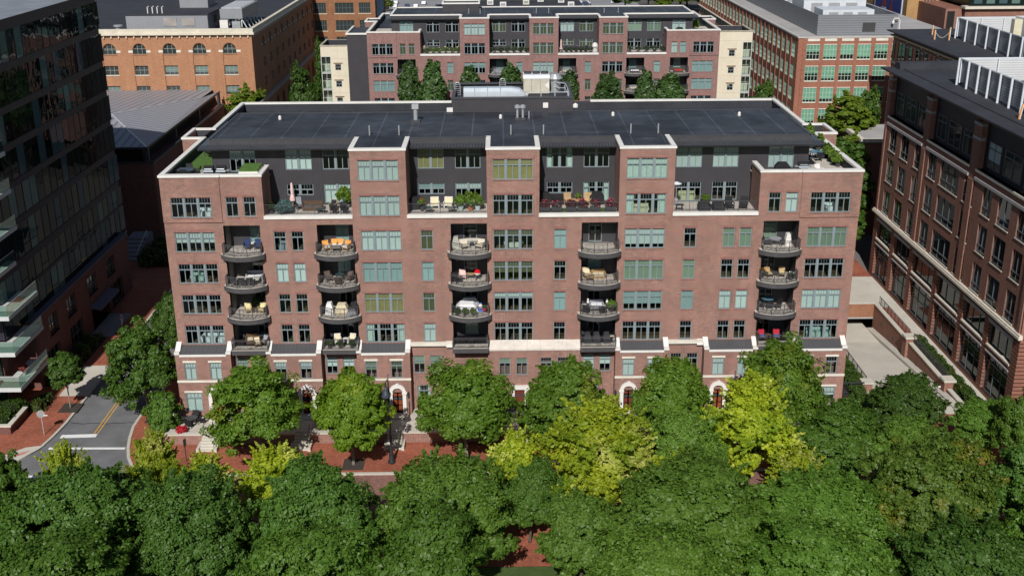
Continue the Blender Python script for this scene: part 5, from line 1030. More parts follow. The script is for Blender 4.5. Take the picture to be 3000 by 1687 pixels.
species('maple_a', 5.5, 11, 1.6, 64, .27, 95000, .18, LG, BARK, .26, 1, flat=.72); species('maple_b', 5.5, 11, 1.4, 54, .31, 92000, .18, LG, BARK, .26, 2, flat=.68)
species('maple_c', 4.4, 9.5, 1.6, 46, .30, 62000, .175, LG, BARK, .2, 12, flat=.75)
species('lumpy', 5.2, 10.6, 1.3, 60, .27, 105000, .15, LD_, BARK, .26, 3, flat=.95, up=.35); species('olive', 5.6, 11, 1.4, 66, .25, 92000, .175, LO, BARK, .26, 4, flat=.62)
species('street_a', 4.0, 9.6, 2.3, 52, .28, 44000, .17, LS, BARKP, .15, 5, 'cone', flat=.8); species('street_b', 4.0, 9.6, 2.2, 46, .31, 44000, .17, LS, BARKP, .15, 6, 'spire', flat=.8)
species('yellow_a', 2.8, 9.0, 1.6, 58, .24, 30000, .16, LY, BARK, .13, 7, 'spire', flat=1.35, up=.25, sprig=330, slen=.46, sfrac=.55); species('yellow_b', 2.8, 9.0, 1.6, 50, .27, 30000, .16, LY, BARK, .13, 8, 'spire', flat=1.2, up=.3, sprig=330, slen=.46, sfrac=.55)
species('pear_a', 2.3, 20, 6.5, 56, .36, 15000, .36, LP, BARK, .2, 9, 'cone', flat=1.6, up=.3); species('pear_b', 2.3, 20, 7.5, 46, .42, 14000, .36, LP, BARK, .2, 10, 'spire', flat=1.5, up=.3)
species('locust', 3.8, 18, 4, 60, .25, 17000, .34, LW, BARK, .22, 13, flat=.5, up=.6); species('court', 4.2, 18, 3, 56, .30, 17000, .38, LB, BARK, .24, 14)
species('young', 1.9, 6.3, 1.9, 26, .34, 8000, .22, LB, BARKP, .07, 15, 'spire')
def tree(key, x, y, H, R_, label, group, seed=0, nm='tree', mat=None):
    cm, tm, R0, H0 = PROTO[key]; o = thing(nm, label, 'tree', (x, y, 0), (seed*2.399) % 6.283, group); s = (R_/R0, R_/R0, H/H0)
    t = link('trunk', tm, o); t.scale = s; c = link('crown', cm, o); c.scale = s
    if mat: c.material_slots[0].link = 'OBJECT'; c.material_slots[0].material = mat
    return o
GA, GE, GY, GP, GB_ = 'street trees along the house fronts', 'big trees in the foreground', 'yellowing trees along the front street', 'slender trees in the court behind', 'trees among the background buildings'
for i, (k, x, y, H, R_, lb) in enumerate((
 ('street_b',-23.0,-8.8,9.7,4.9,'broad green street tree covering the leftmost two house doors'),('street_a',-14.3,-9.6,10.0,3.9,'bright green street tree left of the tall lamp post, pale trunk in a square pit'),('street_b',-3.7,-9.3,10.0,5.1,'wide green street tree right of the lamp post steps'),
 ('street_a',5.5,-9.3,11.0,4.6,'green street tree right of the white square-headed centre door'),('street_a',15.3,-9.3,11.0,3.9,'narrow green street tree between the two arched doors on the right'),('street_b',25.7,-9.0,11.8,4.6,'tallest green street tree, in front of the rightmost balcony stack'))): tree(k, x, y, H, R_, lb, GA, i+1, 'street_tree', LS2 if i == 1 else None)
tree('street_b',-36.2,.3,10.4,4.0,'tall green tree beside the left corner of the building, over the side street',GA,9,'street_tree',LB); tree('street_a',-37.3,14,9.0,2.4,'smaller green tree behind the corner tree, along the side street',GA,10,'street_tree',LB); tree('young',-45.3,3.0,6.3,2.0,'thin young tree in a square pit by the glass building',GA,3,'young_tree')
tree('street_a',38.3,-6.3,7.6,4.0,'green tree at the foot of the garage ramp, half hiding the boom barrier',GA,12,'street_tree',LB)
for i, (k, x, y, H, R_, lb) in enumerate((
 ('yellow_b',-29.2,-20,8.4,2.4,'yellow-green tree at the street corner right of the crosswalk'),('yellow_a',-24.9,-20.5,7.4,1.9,'slim yellow-green tree just right of the corner yellow tree'),('yellow_b',-19.4,-21,7.6,3.0,'palest yellow tree in front of the brick pavement at left'),('yellow_a',1.0,-20,8.8,2.5,'yellow tree left of the largest yellow tree, near the centre'),
 ('yellow_a',7.6,-21,12.0,4.2,'largest bright yellow tree, just right of the centre'),('yellow_b',21.4,-15.5,10.8,3.7,'tall bright yellow tree in front of the right-hand arched door'),('yellow_b',14.6,-21,6.8,2.2,'low yellow-green tree between the two big yellow trees'),('yellow_a',-35.2,-24,10.2,2.0,'yellow-green tree top above the dark trees at the bottom left street'),('yellow_a',24.6,-20.5,7.0,2.4,'lower yellow tree at the right foot of the tall yellow tree'))): tree(k, x, y, H, R_, lb, GY, i+2, 'yellow_tree')
for i, (k, x, y, H, R_, lb) in enumerate((
 ('maple_a',-32.6,-28,10.8,5.7,'big dark green maple at the bottom left, below the crosswalk'),('lumpy',-23.3,-30.5,10.7,5.2,'dense dark tree with rounded cushions of leaves, bottom left of centre'),('maple_b',-14.2,-29.5,10.7,4.9,'dark maple between the cushioned tree and the central maple'),('maple_a',-5.3,-27.5,11.0,5.5,'largest leafy maple at the bottom centre, left of the brick gap'),
 ('maple_c',5.6,-31,9.4,3.6,'small maple right of the brick gap at the bottom'),('maple_c',1.9,-23,7.6,2.8,'low green tree behind the bottom brick gap'),('maple_b',13.8,-29,10.4,6.3,'wide pale-flecked green tree at the bottom right of centre'),('maple_c',15.0,-16.5,9.0,3.6,'green tree behind and right of the largest yellow tree'),
 ('maple_a',24.2,-27,8.6,6.2,'wide green tree left of the bronze-topped tree'),('olive',33.2,-27,11.2,5.7,'large tree with a bronze-yellow top at the bottom right'),('maple_c',47.2,-13,9.6,3.0,'green tree at the right edge below the brown office corner'),('maple_c',45.2,-9.2,5.6,3.0,'low green tree at the foot of the pale office walk'),('maple_c',42.6,-24,9.6,4.2,'dark tree at the right edge beside the bronze-topped tree'),
 ('maple_c',29.4,-14,7.7,4.6,'green tree below the right end of the apartment building'),('maple_c',36.0,-16,7.2,4.4,'green tree between the garage ramp and the bronze-topped tree'),('maple_c',-43.2,-20,8.0,2.9,'dark green tree at the left edge over the street corner'),
 ('maple_b',-13.6,-37,10.4,5.2,'dark maple at the bottom edge left of centre'),('maple_a',10.4,-36.5,9.8,5.2,'maple at the bottom edge right of the brick gap'),('maple_b',22.0,-36.5,9.6,5.8,'leafy tree at the bottom edge below the wide right-hand tree'),('maple_b',-31.0,-38,10.2,5.8,'dark tree at the bottom left corner'),('maple_a',33.0,-36.5,9.4,5.6,'green tree at the bottom edge beneath the bronze-topped tree'),('maple_c',-5.6,-36,11.0,4.4,'maple at the bottom edge just left of the brick gap'),('maple_c',-39.5,-29,9.5,3.6,'dark tree at the bottom of the left edge'),('maple_a',41,-34,10.2,4.8,'dark green tree at the bottom right corner'))):
    tree(k, x, y, H, R_, lb, GE, i+3, 'maple_tree', LG2 if 'maple' in k and i in (3, 4, 6, 7, 10, 14, 17) else LD_ if 'maple' in k and i in (0, 2, 12, 20) else None)
for i, (k, x, y, H, R_, lb) in enumerate((('pear_a',-16.2,95,23,2.5,'dark pointed tree, leftmost in the court between the apartment blocks'),('pear_a',-12.0,95.5,23.4,2.7,'dark pointed tree touching the leftmost court tree'),('pear_a',-5.6,94,22.4,2.7,'thin dark tree left of the rooftop duct, second court tree group'),('pear_a',1.5,94,22.8,2.8,'dark forked tree above the rooftop duct'),
 ('pear_a',12.0,94,21.4,2.4,'dark tree right of the rooftop chiller'),('pear_a',18.8,94,21,3.2,'broad dark tree over the white corner of the rear parapet'),('pear_a',25.4,94,21.4,2.3,'slim dark tree left of the rightmost court balconies'),('pear_b',29.8,95,20.8,3.0,'dark tree below the red balcony cushions of the rear block'))): tree(k, x, y, H, R_, lb, GP, i+2, 'court_tree')
for i, (k, x, y, H, R_, lb) in enumerate((('locust',-45.4,95,18.4,4.9,'light green loose tree beside the hipped hall roof'),('court',-36.0,100,21.0,3.1,'round dark tree in the lane by the warehouse wall'),('court',46.5,95,18.2,3.2,'dark tree beside the right cream stair tower'),('locust',54.6,70,21.0,5.6,'feathery light green tree in front of the red factory'),('court',49.2,53,17.0,4.8,'dark green tree between the right parapet and the brown office'),('court',61,82,19.2,2.8,'dark tree against the brown office corner, right of the feathery tree'),('court',47.6,47.5,12.5,3.4,'shaded tree above the covered walk, beside the brown office'),('locust',51.8,61,16.5,3.6,'mid green tree just left of the small brown building'),('court',46.2,52,13.0,3.6,'shaded dark tree in the gap right of the apartment building'),('court',-38.5,140,20.2,2.0,'small green tree at the end of the warehouse lane'))): tree(k, x, y, H, R_, lb, GB_, i+5, 'background_tree')
rng = random.Random(8)
for i, (x, y, H, R_, lb) in enumerate(((-22,385,9,8,'round green tree at the parking lot, left of the low dark roof'),(-14,392,9,7,'green tree behind the round parking lot tree'),(52,372,8,7,'green tree by the far parking lot, right of the low dark roof'),(62,378,8,6,'second green tree in the row right of the far parked cars'),(73,360,10,9,'wide olive tree left of the red factory'),(84,356,10,8,'olive tree touching the red factory far end'),(78,375,9,8,'olive tree farther back above the second block roof'),(64,350,6,4,'low bush at the edge of the far parking lot'),(-46,372,4,2.5,'small bush in front of the far parked cars'))): tree('court' if i < 4 else 'locust', x, y, H*1.25, R_, lb, 'far trees around the parking lot', i, 'far_tree')
# ------------------------------------------------------------------ hedges, shrubs, tree pits
def leafbox(name, mat, boxes, dens, size, par, rnd=.12, seed=3):
    rg = np.random.default_rng(seed); Cs, Ns = [], []
    for (x0, y0, z0, x1, y1, z1) in boxes:
        d = np.array([x1-x0, y1-y0, z1-z0]); n = int(dens*2*(d[0]*d[1]+d[1]*d[2]+d[0]*d[2])); p = rg.uniform(0, 1, (n, 3)); ax = rg.choice(3, n, p=np.array([d[1]*d[2], d[0]*d[2], d[0]*d[1]])/(d[1]*d[2]+d[0]*d[2]+d[0]*d[1])); sd_ = rg.integers(0, 2, n)
        sd_ = np.where(ax == 2, 1, sd_); p[np.arange(n), ax] = sd_; nn = np.zeros((n, 3)); nn[np.arange(n), ax] = sd_*2-1
        w_ = np.array([x0, y0, z0])+p*d; w_ += rg.normal(size=(n, 3))*rnd*.4; w_ += nn*rnd*np.sin(w_[:, [1]]*2.3+w_[:, [0]]*1.7)
        Cs.append(w_); Ns.append(nn+rg.normal(size=(n, 3))*.5+np.array([0, 0, .3]))
    return link(name, leaf_mesh(name, mat, np.concatenate(Cs), np.concatenate(Ns), size, rg), par)
HG = leafmat('hedge_leaves', (.030,.070,.010), (.070,.115,.018), None, .25, .5, (.12,.10,.02), .5, .55, .7)
def hedge(label, boxes, mat=None, dens=110, size=.13, rnd=.12):
    x, y = boxes[0][0], boxes[0][1]; t = thing('hedge', label, 'hedge', (x, y, 0)); bx = [(a-x, b-y, c, d-x, e-y, f) for a, b, c, d, e, f in boxes]; core_ = MB()
    for a, b, c, d, e, f in bx: core_.box((a+.12,b+.12,c),(d-.12,e-.12,f-.12))
    core_.build('hedge_core', M('hedge_inner_shade', (.012,.018,.006), .95), t); leafbox('leaves', mat or HG, bx, dens, size, t, rnd); return t  # near-black core paints the shade deep between the hedge leaves
hedge('long clipped hedge between the pale office walk and the ramp wall', [(47.75,-2.0,0,49.0,18.5,.95)]); hedge('clipped green hedge between the building corner and the left ramp wall', [(36.4,-6.5,0,37.8,4.2,1.0)]); hedge('narrow hedge strip behind the black side gate along the ramp', [(36.6,5.0,0,38.4,15.0,1.0)])
hedge('low shrubs filling the raised brick planter at the left edge', [(-60,-2.2,.6,-49.8,2.6,1.15)], rnd=.3); hedge('shaded low shrubs along the brick base of the glass building', [(-49.8,8.8,0,-48.2,21.5,.8)], rnd=.3); hedge('rounded shrub at the corner of the raised brick planter', [(-48.9,2.2,0,-47.9,4.6,.9)], rnd=.3); hedge('dark shrubs beside the shaded hall steps', [(-51.5,48,0,-44,57,1.4)], rnd=.4, dens=40, size=.25)
WF = M('white_blossom', (.8,.78,.76), .7, .04)
def shrub(label, x, y, H, R_, n=9000, mat=None, flowers=0, col=None, seed=1, size=.15, z=0.0, nm='shrub', cat='shrub'):
    cs, ns, cen, rad, rg = crown(seed, R_, H, .1, 26, .38, n, size); t = thing(nm, label, cat, (x, y, z)); link('leaves', leaf_mesh('shrub_leaves', mat or LB, cs, ns, size, rg), t)
    if flowers: k = rg.choice(len(cs), flowers, replace=False); q = cs[k]*np.array([1.04,1.04,1.01]); link('blossoms', leaf_mesh('blossoms', col or WF, np.repeat(q, 3, 0)+rg.normal(size=(flowers*3, 3))*.05, rg.normal(size=(flowers*3, 3)), .16, rg, 1.0), t)
    return t
shrub('large white-flowering shrub at the left corner of the apartment building', -33.6, -3.0, 5.2, 2.0, 14000, LG, 60, seed=21); shrub('white-blossomed purple-leaved shrub between the street tree and the lamp post', -12.9, -3.2, 5.0, 1.6, 6000, leafmat('plum_leaves', (.05,.035,.02), (.07,.09,.02)), 160, seed=22)
shrub('small red-flowering plant at the end of the corner garden wall', -31.6, -4.8, .7, .5, 900, M('red_petals', (.45,.02,.03), .6), seed=23, size=.1, z=1.0, nm='flower_plant', cat='plant'); shrub('small white-blossomed bush by the hedge at the right building corner', 35.4, -5.2, 2.6, 1.4, 5000, LW, 120, seed=24); shrub('orange-flowering plant at the upper end of the long hedge', 48.1, 17.6, 1.2, .5, 700, M('orange_petals', (.55,.14,.02), .6), seed=25, size=.12, nm='flower_plant', cat='plant'); shrub('dark red-leaved shrub by the second house door', -17.2, -3.4, 3.6, 1.5, 6000, leafmat('plum_leaves', (.05,.035,.02), (.07,.09,.02)), seed=26)
PIT = M('tree_pit_soil', (.055,.045,.038), .95, .25, 4)
for i, (x, y) in enumerate(((-23.0,-8.8),(-14.3,-9.6),(-3.7,-9.3),(5.5,-9.3),(15.3,-9.3),(25.7,-9.0),(-35.6,.5),(-45.3,3.0))):
    o = MB().box((-1.0,-1.1,-.05),(1.0,1.1,.014)).build('tree_pit', PIT, None, (x, y, 0)); tag(o, kind='structure')
# ------------------------------------------------------------------ roof equipment of the nearest building
LH = MB(); x0, x1, y0, y1 = -5.42, 7.6, 17.65, 27.0
LH.poly([(x0,y0,27.8),(x1,y0,27.8),(x1,y0,29.25),(x0,y0,29.25)]).poly([(x0,y1,24.4),(x1,y1,24.4),(x1,y1,29.25),(x0,y1,29.25)]).poly([(x0,y0,24.4),(x0,y1,24.4),(x0,y1,29.25),(x0,y0,29.25)]).poly([(x1,y0,24.4),(x1,y1,24.4),(x1,y1,29.25),(x1,y0,29.25)])
lho = LH.build('lift_housing', SIDE, MAIN); MB().poly([(x0,y0,28.75),(x1,y0,28.75),(x1,y1,28.75),(x0,y1,28.75)]).build('housing_roof', FLATROOF, lho)
MB().box((x0-.08,y0-.08,29.2),(x1+.08,y0+.32,29.38)).box((x0-.08,y1-.3,29.2),(x1+.08,y1+.08,29.38)).box((x0-.08,y0+.32,29.2),(x0+.3,y1-.3,29.38)).box((x1-.3,y0+.32,29.2),(x1+.08,y1-.3,29.38)).build('parapet_cap', DARK, lho)
MB().box((4.4,17.58,28.2),(4.95,17.66,28.75)).build('wall_vent', WHITE, lho)
MB().box((-6.0,17.2,27.9),(-5.35,17.7,28.3)).build('flood_lamp', WHITE, lho); MB().lathe((7.9,17.5,28.1),[(.05,0),(.28,.15),(.28,.45),(.05,.6)],10).build('flood_lamp', WHITE, lho)
SIL = M('bright_duct_sheet', (.56,.62,.67), .3, .08, .8, 6, metal=.25, spec=.6)
dt = thing('roof_duct', 'long silver air duct lying on the lift housing roof', 'duct', (-4.2, 18.6, 28.75)); q = MB()
prof = [(0,0),(1.6,0),(1.6,1.05),(1.35,1.4),(.3,1.4),(0,1.05)]
pts = [(0,0,1),(5.2,0,1),(6.1,.02,.9),(6.9,.05,.42)]; st_i = len(q.v)
for x, dy, k in pts: q.v += [(x, p[0]+dy, p[1]*k) for p in prof]
for i in range(len(pts)-1):
    for j in range(6): a = i*6+j; b_ = i*6+(j+1) % 6; q.f.append((a, b_, b_+6, a+6)); q.m.append(0)
q.f.append(tuple(range(6))); q.m.append(0); q.f.append(tuple(range(18, 24))); q.m.append(0); q.build('duct', SIL, dt); 
for x in (1.2, 2.6, 4.0): MB().box((x-.03,-.02,0),(x+.03,1.62,1.42)).build('flange', GAL, dt)
ch = thing('chiller', 'beige boxy chiller with three fan rings, on the lift housing roof', 'chiller', (2.4, 22.6, 28.75)); BG_ = M('beige_sheet_metal', (.50,.47,.38), .5, .14, 1, 5)
MB().box((0,0,.1),(2.9,2.6,1.75)).build('case', BG_, ch); MB().extr([(-.05,1.75),(2.65,1.75),(2.4,2.1),(.35,2.1)], 'x', -.05, 2.95).build('hood', M('pale_sheet', (.6,.63,.66)), ch)
for k in range(3): MB().lathe((.5+.95*k,1.4,2.1),[(.42,0),(.44,.22),(.36,.22),(.36,.05)],16).build('fan_ring', DARK, ch)
MB().poly([(2.35,-.01,1.0),(2.85,-.01,1.45),(2.85,-.01,.6)]).build('warning_sticker', WHITE, ch)
for k in range(2): MB().box((.9+.95*k,-.015,.15),(.93+.95*k,0,1.7)).build('door_seam', DARK, ch)
MB().lathe((3.6,2.4,0),[(.7,0),(.7,1.1),(.9,1.4),(.5,1.9)],14).build('round_hood', GAL, ch)
for k, (x, y, z, lb) in enumerate(((-5.0,22.5,28.75,'grey hooped roof ladder, left of the silver duct'),(.05,24,28.9,'grey hooped roof ladder behind the silver duct'))):
    l = thing('roof_ladder', lb, 'ladder', (x, y, z)); q = MB()
    for s in (-.32, .32): q.tube([(s,0,-.2),(s,0,1.0),(s*.8,0,1.3),(0,0,1.42)], .05, 6)
    for i in range(6): q.bar((-.32,0,.05+.22*i),(.32,0,.05+.22*i),.04)
    q.build('rails', GAL, l)
rl = thing('roof_railing', 'pale pipe railing at the right end of the lift housing roof', 'railing', (2.7, 18.1, 28.75)); q = MB(); pl_ = [(0,0),(1.5,0),(3.0,0),(4.5,0),(4.5,2.5),(4.4,5.5),(2.9,6.4)]
for a in pl_: q.bar((a[0],a[1],0),(a[0],a[1],1.05),.07)
for a, c in zip(pl_[:-1], pl_[1:]):
    for z in (.5, 1.05): q.bar((a[0],a[1],z),(c[0],c[1],z),.07)
q.build('pipes', M('pale_pipe', (.55,.58,.60), .4, .05, metal=.3), rl)
ds = thing('satellite_dish', 'small white dish on the lift housing roof beside the duct end', 'dish', (2.5, 18.9, 28.75)); MB().lathe((0,0,.5),[(.02,0),(.3,.06),(.38,.2),(.36,.2),(.28,.08)],14).build('dish', WHITE, ds); MB().bar((0,0,0),(0,0,.5),.06).build('mast', GAL, ds)
for k, (x, y, h, r, lb) in enumerate(((-9.0,12.2,1.5,.3,'hooded metal roof flue on a black base, left of the lift housing'),(1.55,12.9,1.25,.17,'capped metal flue, left of three on the main roof'),(2.12,12.9,1.25,.17,'capped metal flue, middle of three on the main roof'),(2.75,12.5,1.0,.09,'thin open metal flue, right of three on the main roof'))):
    f = thing('roof_flue', lb, 'flue', (x, y, 27.87)); MB().box((-r*1.6,-r*1.6,0),(r*1.6,r*1.6,.25)).build('curb', DARK, f); MB().tube([(0,0,.2),(0,0,h)], r*.75, 10).build('pipe', GAL, f)
    if k == 0: MB().box((-.34,-.3,h-.1),(.34,.4,h+.4)).build('cowl', GAL, f)
    elif k < 3: MB().lathe((0,0,h-.05),[(.1,0),(.3,.05),(.3,.3),(.05,.42)],12).build('cap', GAL, f)
for k, (x, y) in enumerate(((-23.4,14.1),(-.2,13.8),(11.7,14.7),(25.0,14.2))):
    o = MB().lathe((0,0,0),[(.16,0),(.16,.3),(.05,.42)],10).build('roof_vent', WHITE, None, (x, y, 27.87)); tag(o, 'small white vent cap on the black main roof, '+('leftmost','left of the metal flues','right of the lift housing','rightmost')[k], 'vent', 'small white vent caps on the main roof')
# ------------------------------------------------------------------ street furniture
IRON = M('lamp_post_iron', (.022,.026,.034), .4, .15, spec=.5)
def lamp_post(x, y, dx, label):
    l = thing('street_lamp', label, 'street lamp', (x, y, 0), group='tall bell-shaded street lamps'); MB().lathe((0,0,0),[(.36,0),(.36,.16),(.24,.35),(.22,1.0),(.15,1.2),(.11,2.0),(.09,7.6),(.07,7.8),(.05,9.05)],12).build('post', IRON, l, smooth=True)
    s = .0; a = Vector((dx[0], dx[1], 0)); q = MB().tube([(0,0,8.3), a*.5+Vector((0,0,8.75)), a*.95+Vector((0,0,8.55)), a+Vector((0,0,8.2))], .04, 6); q.tube([(0,0,7.6), a*.55+Vector((0,0,8.0)), a*.8+Vector((0,0,8.55))], .025, 5); q.build('arm', IRON, l)
    MB().lathe((a.x,a.y,7.25),[(.42,0),(.46,.05),(.30,.35),(.2,.6),(.12,.75),(.1,.95)],16).build('bell_shade', M('lamp_shade_slate', (.05,.06,.08), .4), l, smooth=True); MB().lathe((a.x,a.y,7.05),[(.1,0),(.22,.1),(.22,.22)],12).build('lamp_glass', M('frosted_glass', (.5,.5,.48), .3), l); return l
lamp_post(-10.75, -9.32, (-.15,-.9), 'tall black street lamp standing before the third arched door from the left'); lamp_post(21.1, -9.3, (.95,-.3), 'black street lamp rising out of the trees by the fifth arched door')
def sign(x, y, h, label, octo, rz, mat):
    s = thing('road_sign', label, 'sign', (x, y, 0), rz); MB().bar((0,0,0),(0,0,h+.3),.07).build('post', GAL if octo else DARK, s); q = MB(); n = 8 if octo else 4; r = .42
    q.extr([(r*math.cos(2*math.pi*(k+.5)/n)*(1 if octo else .62), h+r*math.sin(2*math.pi*(k+.5)/n)*(1 if octo else 1.3)) for k in range(n)], 'y', -.06, -.035); q.build('plate', mat, s); return s
so_ = sign(-45.76, -3.0, 2.33, 'grey back of an octagonal stop sign on its post at the street corner', True, .15, M('sign_back_grey', (.30,.29,.29), .5)); sign(-30.2, -8.7, 2.0, 'dark narrow road sign on a thin post by the yellow corner tree', False, 1.1, M('sign_back_dark', (.05,.06,.05), .5))
MB().box((.25,-.1,2.1),(.62,-.06,2.2)).build('label_strip', WHITE, so_)
for i, x in enumerate((-27.5, -20.8, -18.6, -9.66, 11.05, 13.6, 20.0, 22.6)):
    w_ = MB().box((-.09,-.2,-.1),(.09,0,.35)).build('wall_lantern', IRON, None, (x, FB, 3.0)); MB().box((-.03,-.24,.35),(.03,.0,.5)).build('bracket', IRON, w_)
    tag(w_, 'black wall lantern beside the '+['first','second','second','third','fourth','fourth','fifth','fifth'][i]+' arched house door, its '+('right' if i in (0,2,3,5,7) else 'left')+' side', 'lantern', 'black wall lanterns by the house doors')
# ------------------------------------------------------------------ outdoor furniture kit (each a thing with its parts)
WICK = M('brown_wicker', (.10,.06,.035), .8, .2, 8); CREAMC = M('cream_cushion', (.66,.58,.40), .9, .06); WHITEC = M('white_cushion', (.78,.78,.78), .9, .04); NAVYC = M('navy_cushion', (.025,.04,.11), .85); TEAK = M('tan_wood', (.42,.29,.15), .7, .15); BLK = M('black_cover', (.018,.018,.02), .75, .2); GREYC = M('grey_cushion', (.28,.29,.32), .9, .1); IVORY = M('ivory_wicker', (.58,.52,.42), .8, .1); REDC = M('red_cushion', (.42,.02,.04), .85); BLUEC = M('blue_cushion', (.06,.13,.42), .85); ORNC = M('orange_cushion', (.72,.33,.09), .9); YELC = M('straw_cushion', (.62,.56,.30), .9, .06); PINKC = M('pink_cushion', (.72,.50,.47), .9); TERRA = M('terracotta', (.36,.13,.06), .8); GLT = M('dark_glass_top', (.04,.07,.08), .15, .1, spec=.6)
def chair(label, x, y, z, rz, fr, cu, back=None, w_=.62, lo=.40, bh=.55, arms=True, group=None):
    c = thing('chair', label, 'chair', (x, y, z), rz, group); MB().box((-w_/2,-.3,lo-.09),(w_/2,.3,lo)).build('seat', fr, c)
    for sx_ in (-1, 1):
        for sy_ in (-.26, .26): MB().bar((sx_*(w_/2-.04),sy_,0),(sx_*(w_/2-.04),sy_,lo-.09 if not arms else lo+.2),.05).build('leg', fr, c)
        if arms: MB().box((sx_*w_/2-.05,-.3,lo+.2),(sx_*w_/2+.05,.3,lo+.25)).build('armrest', fr, c)
    MB().extr([(.24,lo),(.31,lo),(.45,lo+bh),(.38,lo+bh)], 'x', -w_/2, w_/2).build('backrest', back or fr, c)
    if cu: MB().box((-w_/2+.06,-.28,lo),(w_/2-.06,.22,lo+.12)).build('cushion', cu, c); MB().extr([(.14,lo+.12),(.26,lo+.12),(.38,lo+bh-.03),(.26,lo+bh-.03)], 'x', -w_/2+.06, w_/2-.06).build('back_cushion', back or cu, c)
    return c
def table(label, x, y, z, r, h, mt, ml, square=False, rz=0, cat='table'):
    t = thing('table', label, cat, (x, y, z), rz)
    if square: MB().box((-r,-r*.75,h-.06),(r,r*.75,h)).build('tabletop', mt, t)
    else: MB().lathe((0,0,h-.06),[(r*.96,0),(r,.02),(r,.06)],20).build('tabletop', mt, t)
    for sx_ in (-1, 1):
        for sy_ in (-1, 1): MB().bar((sx_*r*.65,sy_*r*.5,0),(sx_*r*.65,sy_*r*.5,h-.06),.05).build('leg', ml, t)
    return t
def sofa(label, x, y, z, rz, w_, fr, cu):
    s = thing('sofa', label, 'sofa', (x, y, z), rz); MB().box((-w_/2,-.4,.0),(w_/2,.4,.32)).build('base', fr, s); MB().box((-w_/2,.25,.32),(w_/2,.45,.82)).build('backrest', fr, s)
    for q in (-1, 1): MB().box((q*w_/2-.08,-.4,.32),(q*w_/2+.08,.25,.6)).build('armrest', fr, s)
    n = max(1, round(w_/.8))
    for k in range(n): a = -w_/2+.1+(w_-.2)*k/n; MB().box((a+.02,-.38,.32),(a+(w_-.2)/n-.02,.24,.48)).build('cushion', cu, s)
    return s
def grill(label, x, y, z, rz=0, covered=True):
    g = thing('grill', label, 'grill', (x, y, z), rz)
    if covered: MB().extr([(-.75,0),(.75,0),(.72,.85),(.4,1.22),(-.4,1.22),(-.72,.85)], 'y', -.33, .33).build('cover', BLK, g)
    else:
        MB().box((-.45,-.3,.1),(.45,.3,.8)).build('cabinet', BLK, g); MB().box((-.8,-.28,.8),(.8,.28,.86)).build('side_shelf', GAL, g); MB().extr([(-.3,.86),(.3,.86),(.3,1.05),(.1,1.28),(-.18,1.22)], 'x', -.46, .46).build('lid', BLK, g); MB().box((-.46,-.35,.72),(.46,-.3,.9)).build('control_panel', SIL, g); MB().tube([(-.35,-.36,1.02),(.35,-.36,1.02)], .03, 6).build('handle', SIL, g)
    return g
def pot_plant(label, x, y, z, R_, H, mat, pot=TERRA, n=500, ph=.4, pr_=.22, seed=1, size=.12, col=None, flowers=0):
    t = thing('potted_plant', label, 'plant', (x, y, z)); MB().lathe((0,0,0),[(pr_*.7,0),(pr_,ph-.05),(pr_*1.08,ph),(pr_*.9,ph),(pr_*.85,ph-.06)],12).build('pot', pot, t)
    cs, ns, _, _, rg = crown(seed, R_, H, ph, 12, .45, n, size); link('leaves', leaf_mesh('pot_leaves', mat, cs, ns, size, rg), t)
    if flowers: k = rg.choice(len(cs), flowers); link('blossoms', leaf_mesh('blossoms', col, cs[k]*1.08+rg.normal(size=(flowers,3))*.03, rg.normal(size=(flowers,3)), size*.9, rg, 1), t)
    return t
FERN = leafmat('fern_leaves', (.09,.17,.02), (.17,.26,.035)); DGR = leafmat('pot_dark_leaves', (.03,.07,.012), (.06,.11,.02)); PINK = M('pink_petals', (.55,.09,.16), .7, .25); BLGR = leafmat('blue_spruce_leaves', (.07,.14,.13), (.12,.2,.18))
xs_ = {1:-25.08, 2:-16.17, 3:-3.36, 4:9.24, 5:26.7}; sn = {1:'leftmost stack', 2:'second-left stack', 3:'middle stack', 4:'second-right stack', 5:'rightmost stack'}; rn = {5:'top', 4:'second', 3:'third', 2:'lowest'}
def P_(s, r, dx, dy): return xs_[s]+dx, dy, FL[r]
def at(s, r): return 'on the %s balcony, %s' % (rn[r], sn[s])
# leftmost stack
for k, dx in enumerate((.15, 1.2)): chair(('left' if k == 0 else 'right')+' navy armchair '+at(1,5), *P_(1,5,dx,.9), .0, NAVYC, None)
table('small white-topped table between navy armchairs, leftmost top balcony', *P_(1,5,.68,1.2), .3, .6, WHITE, DARK)
table('low white lounge table '+at(1,4), *P_(1,4,.5,.2), .75, .5, WHITE, DARK, True)
for k, (dx, dy) in enumerate(((-1.0,-.55),(-.2,-.7),(.6,-.7))): chair(('left','middle','right')[k]+' white-cushioned chair at the rail '+at(1,4), *P_(1,4,dx,dy), 3.14, DARK, WHITEC)
sofa('grey patio sofa at the back '+at(1,4), *P_(1,4,.6,1.3), 0, 1.6, GREYC, WHITEC)
chair('left straw-yellow armchair '+at(1,3), *P_(1,3,-.2,.5), .25, TEAK, YELC, YELC); chair('right straw-yellow armchair '+at(1,3), *P_(1,3,1.15,.5), -.25, TEAK, YELC, YELC); table('small round table between straw-yellow armchairs, leftmost stack', *P_(1,3,.5,.5), .25, .5, WICK, WICK); pot_plant('two-stemmed dark plant at the wall '+at(1,3), *P_(1,3,.6,1.6), .5, 1.5, DGR, DARK, seed=31)
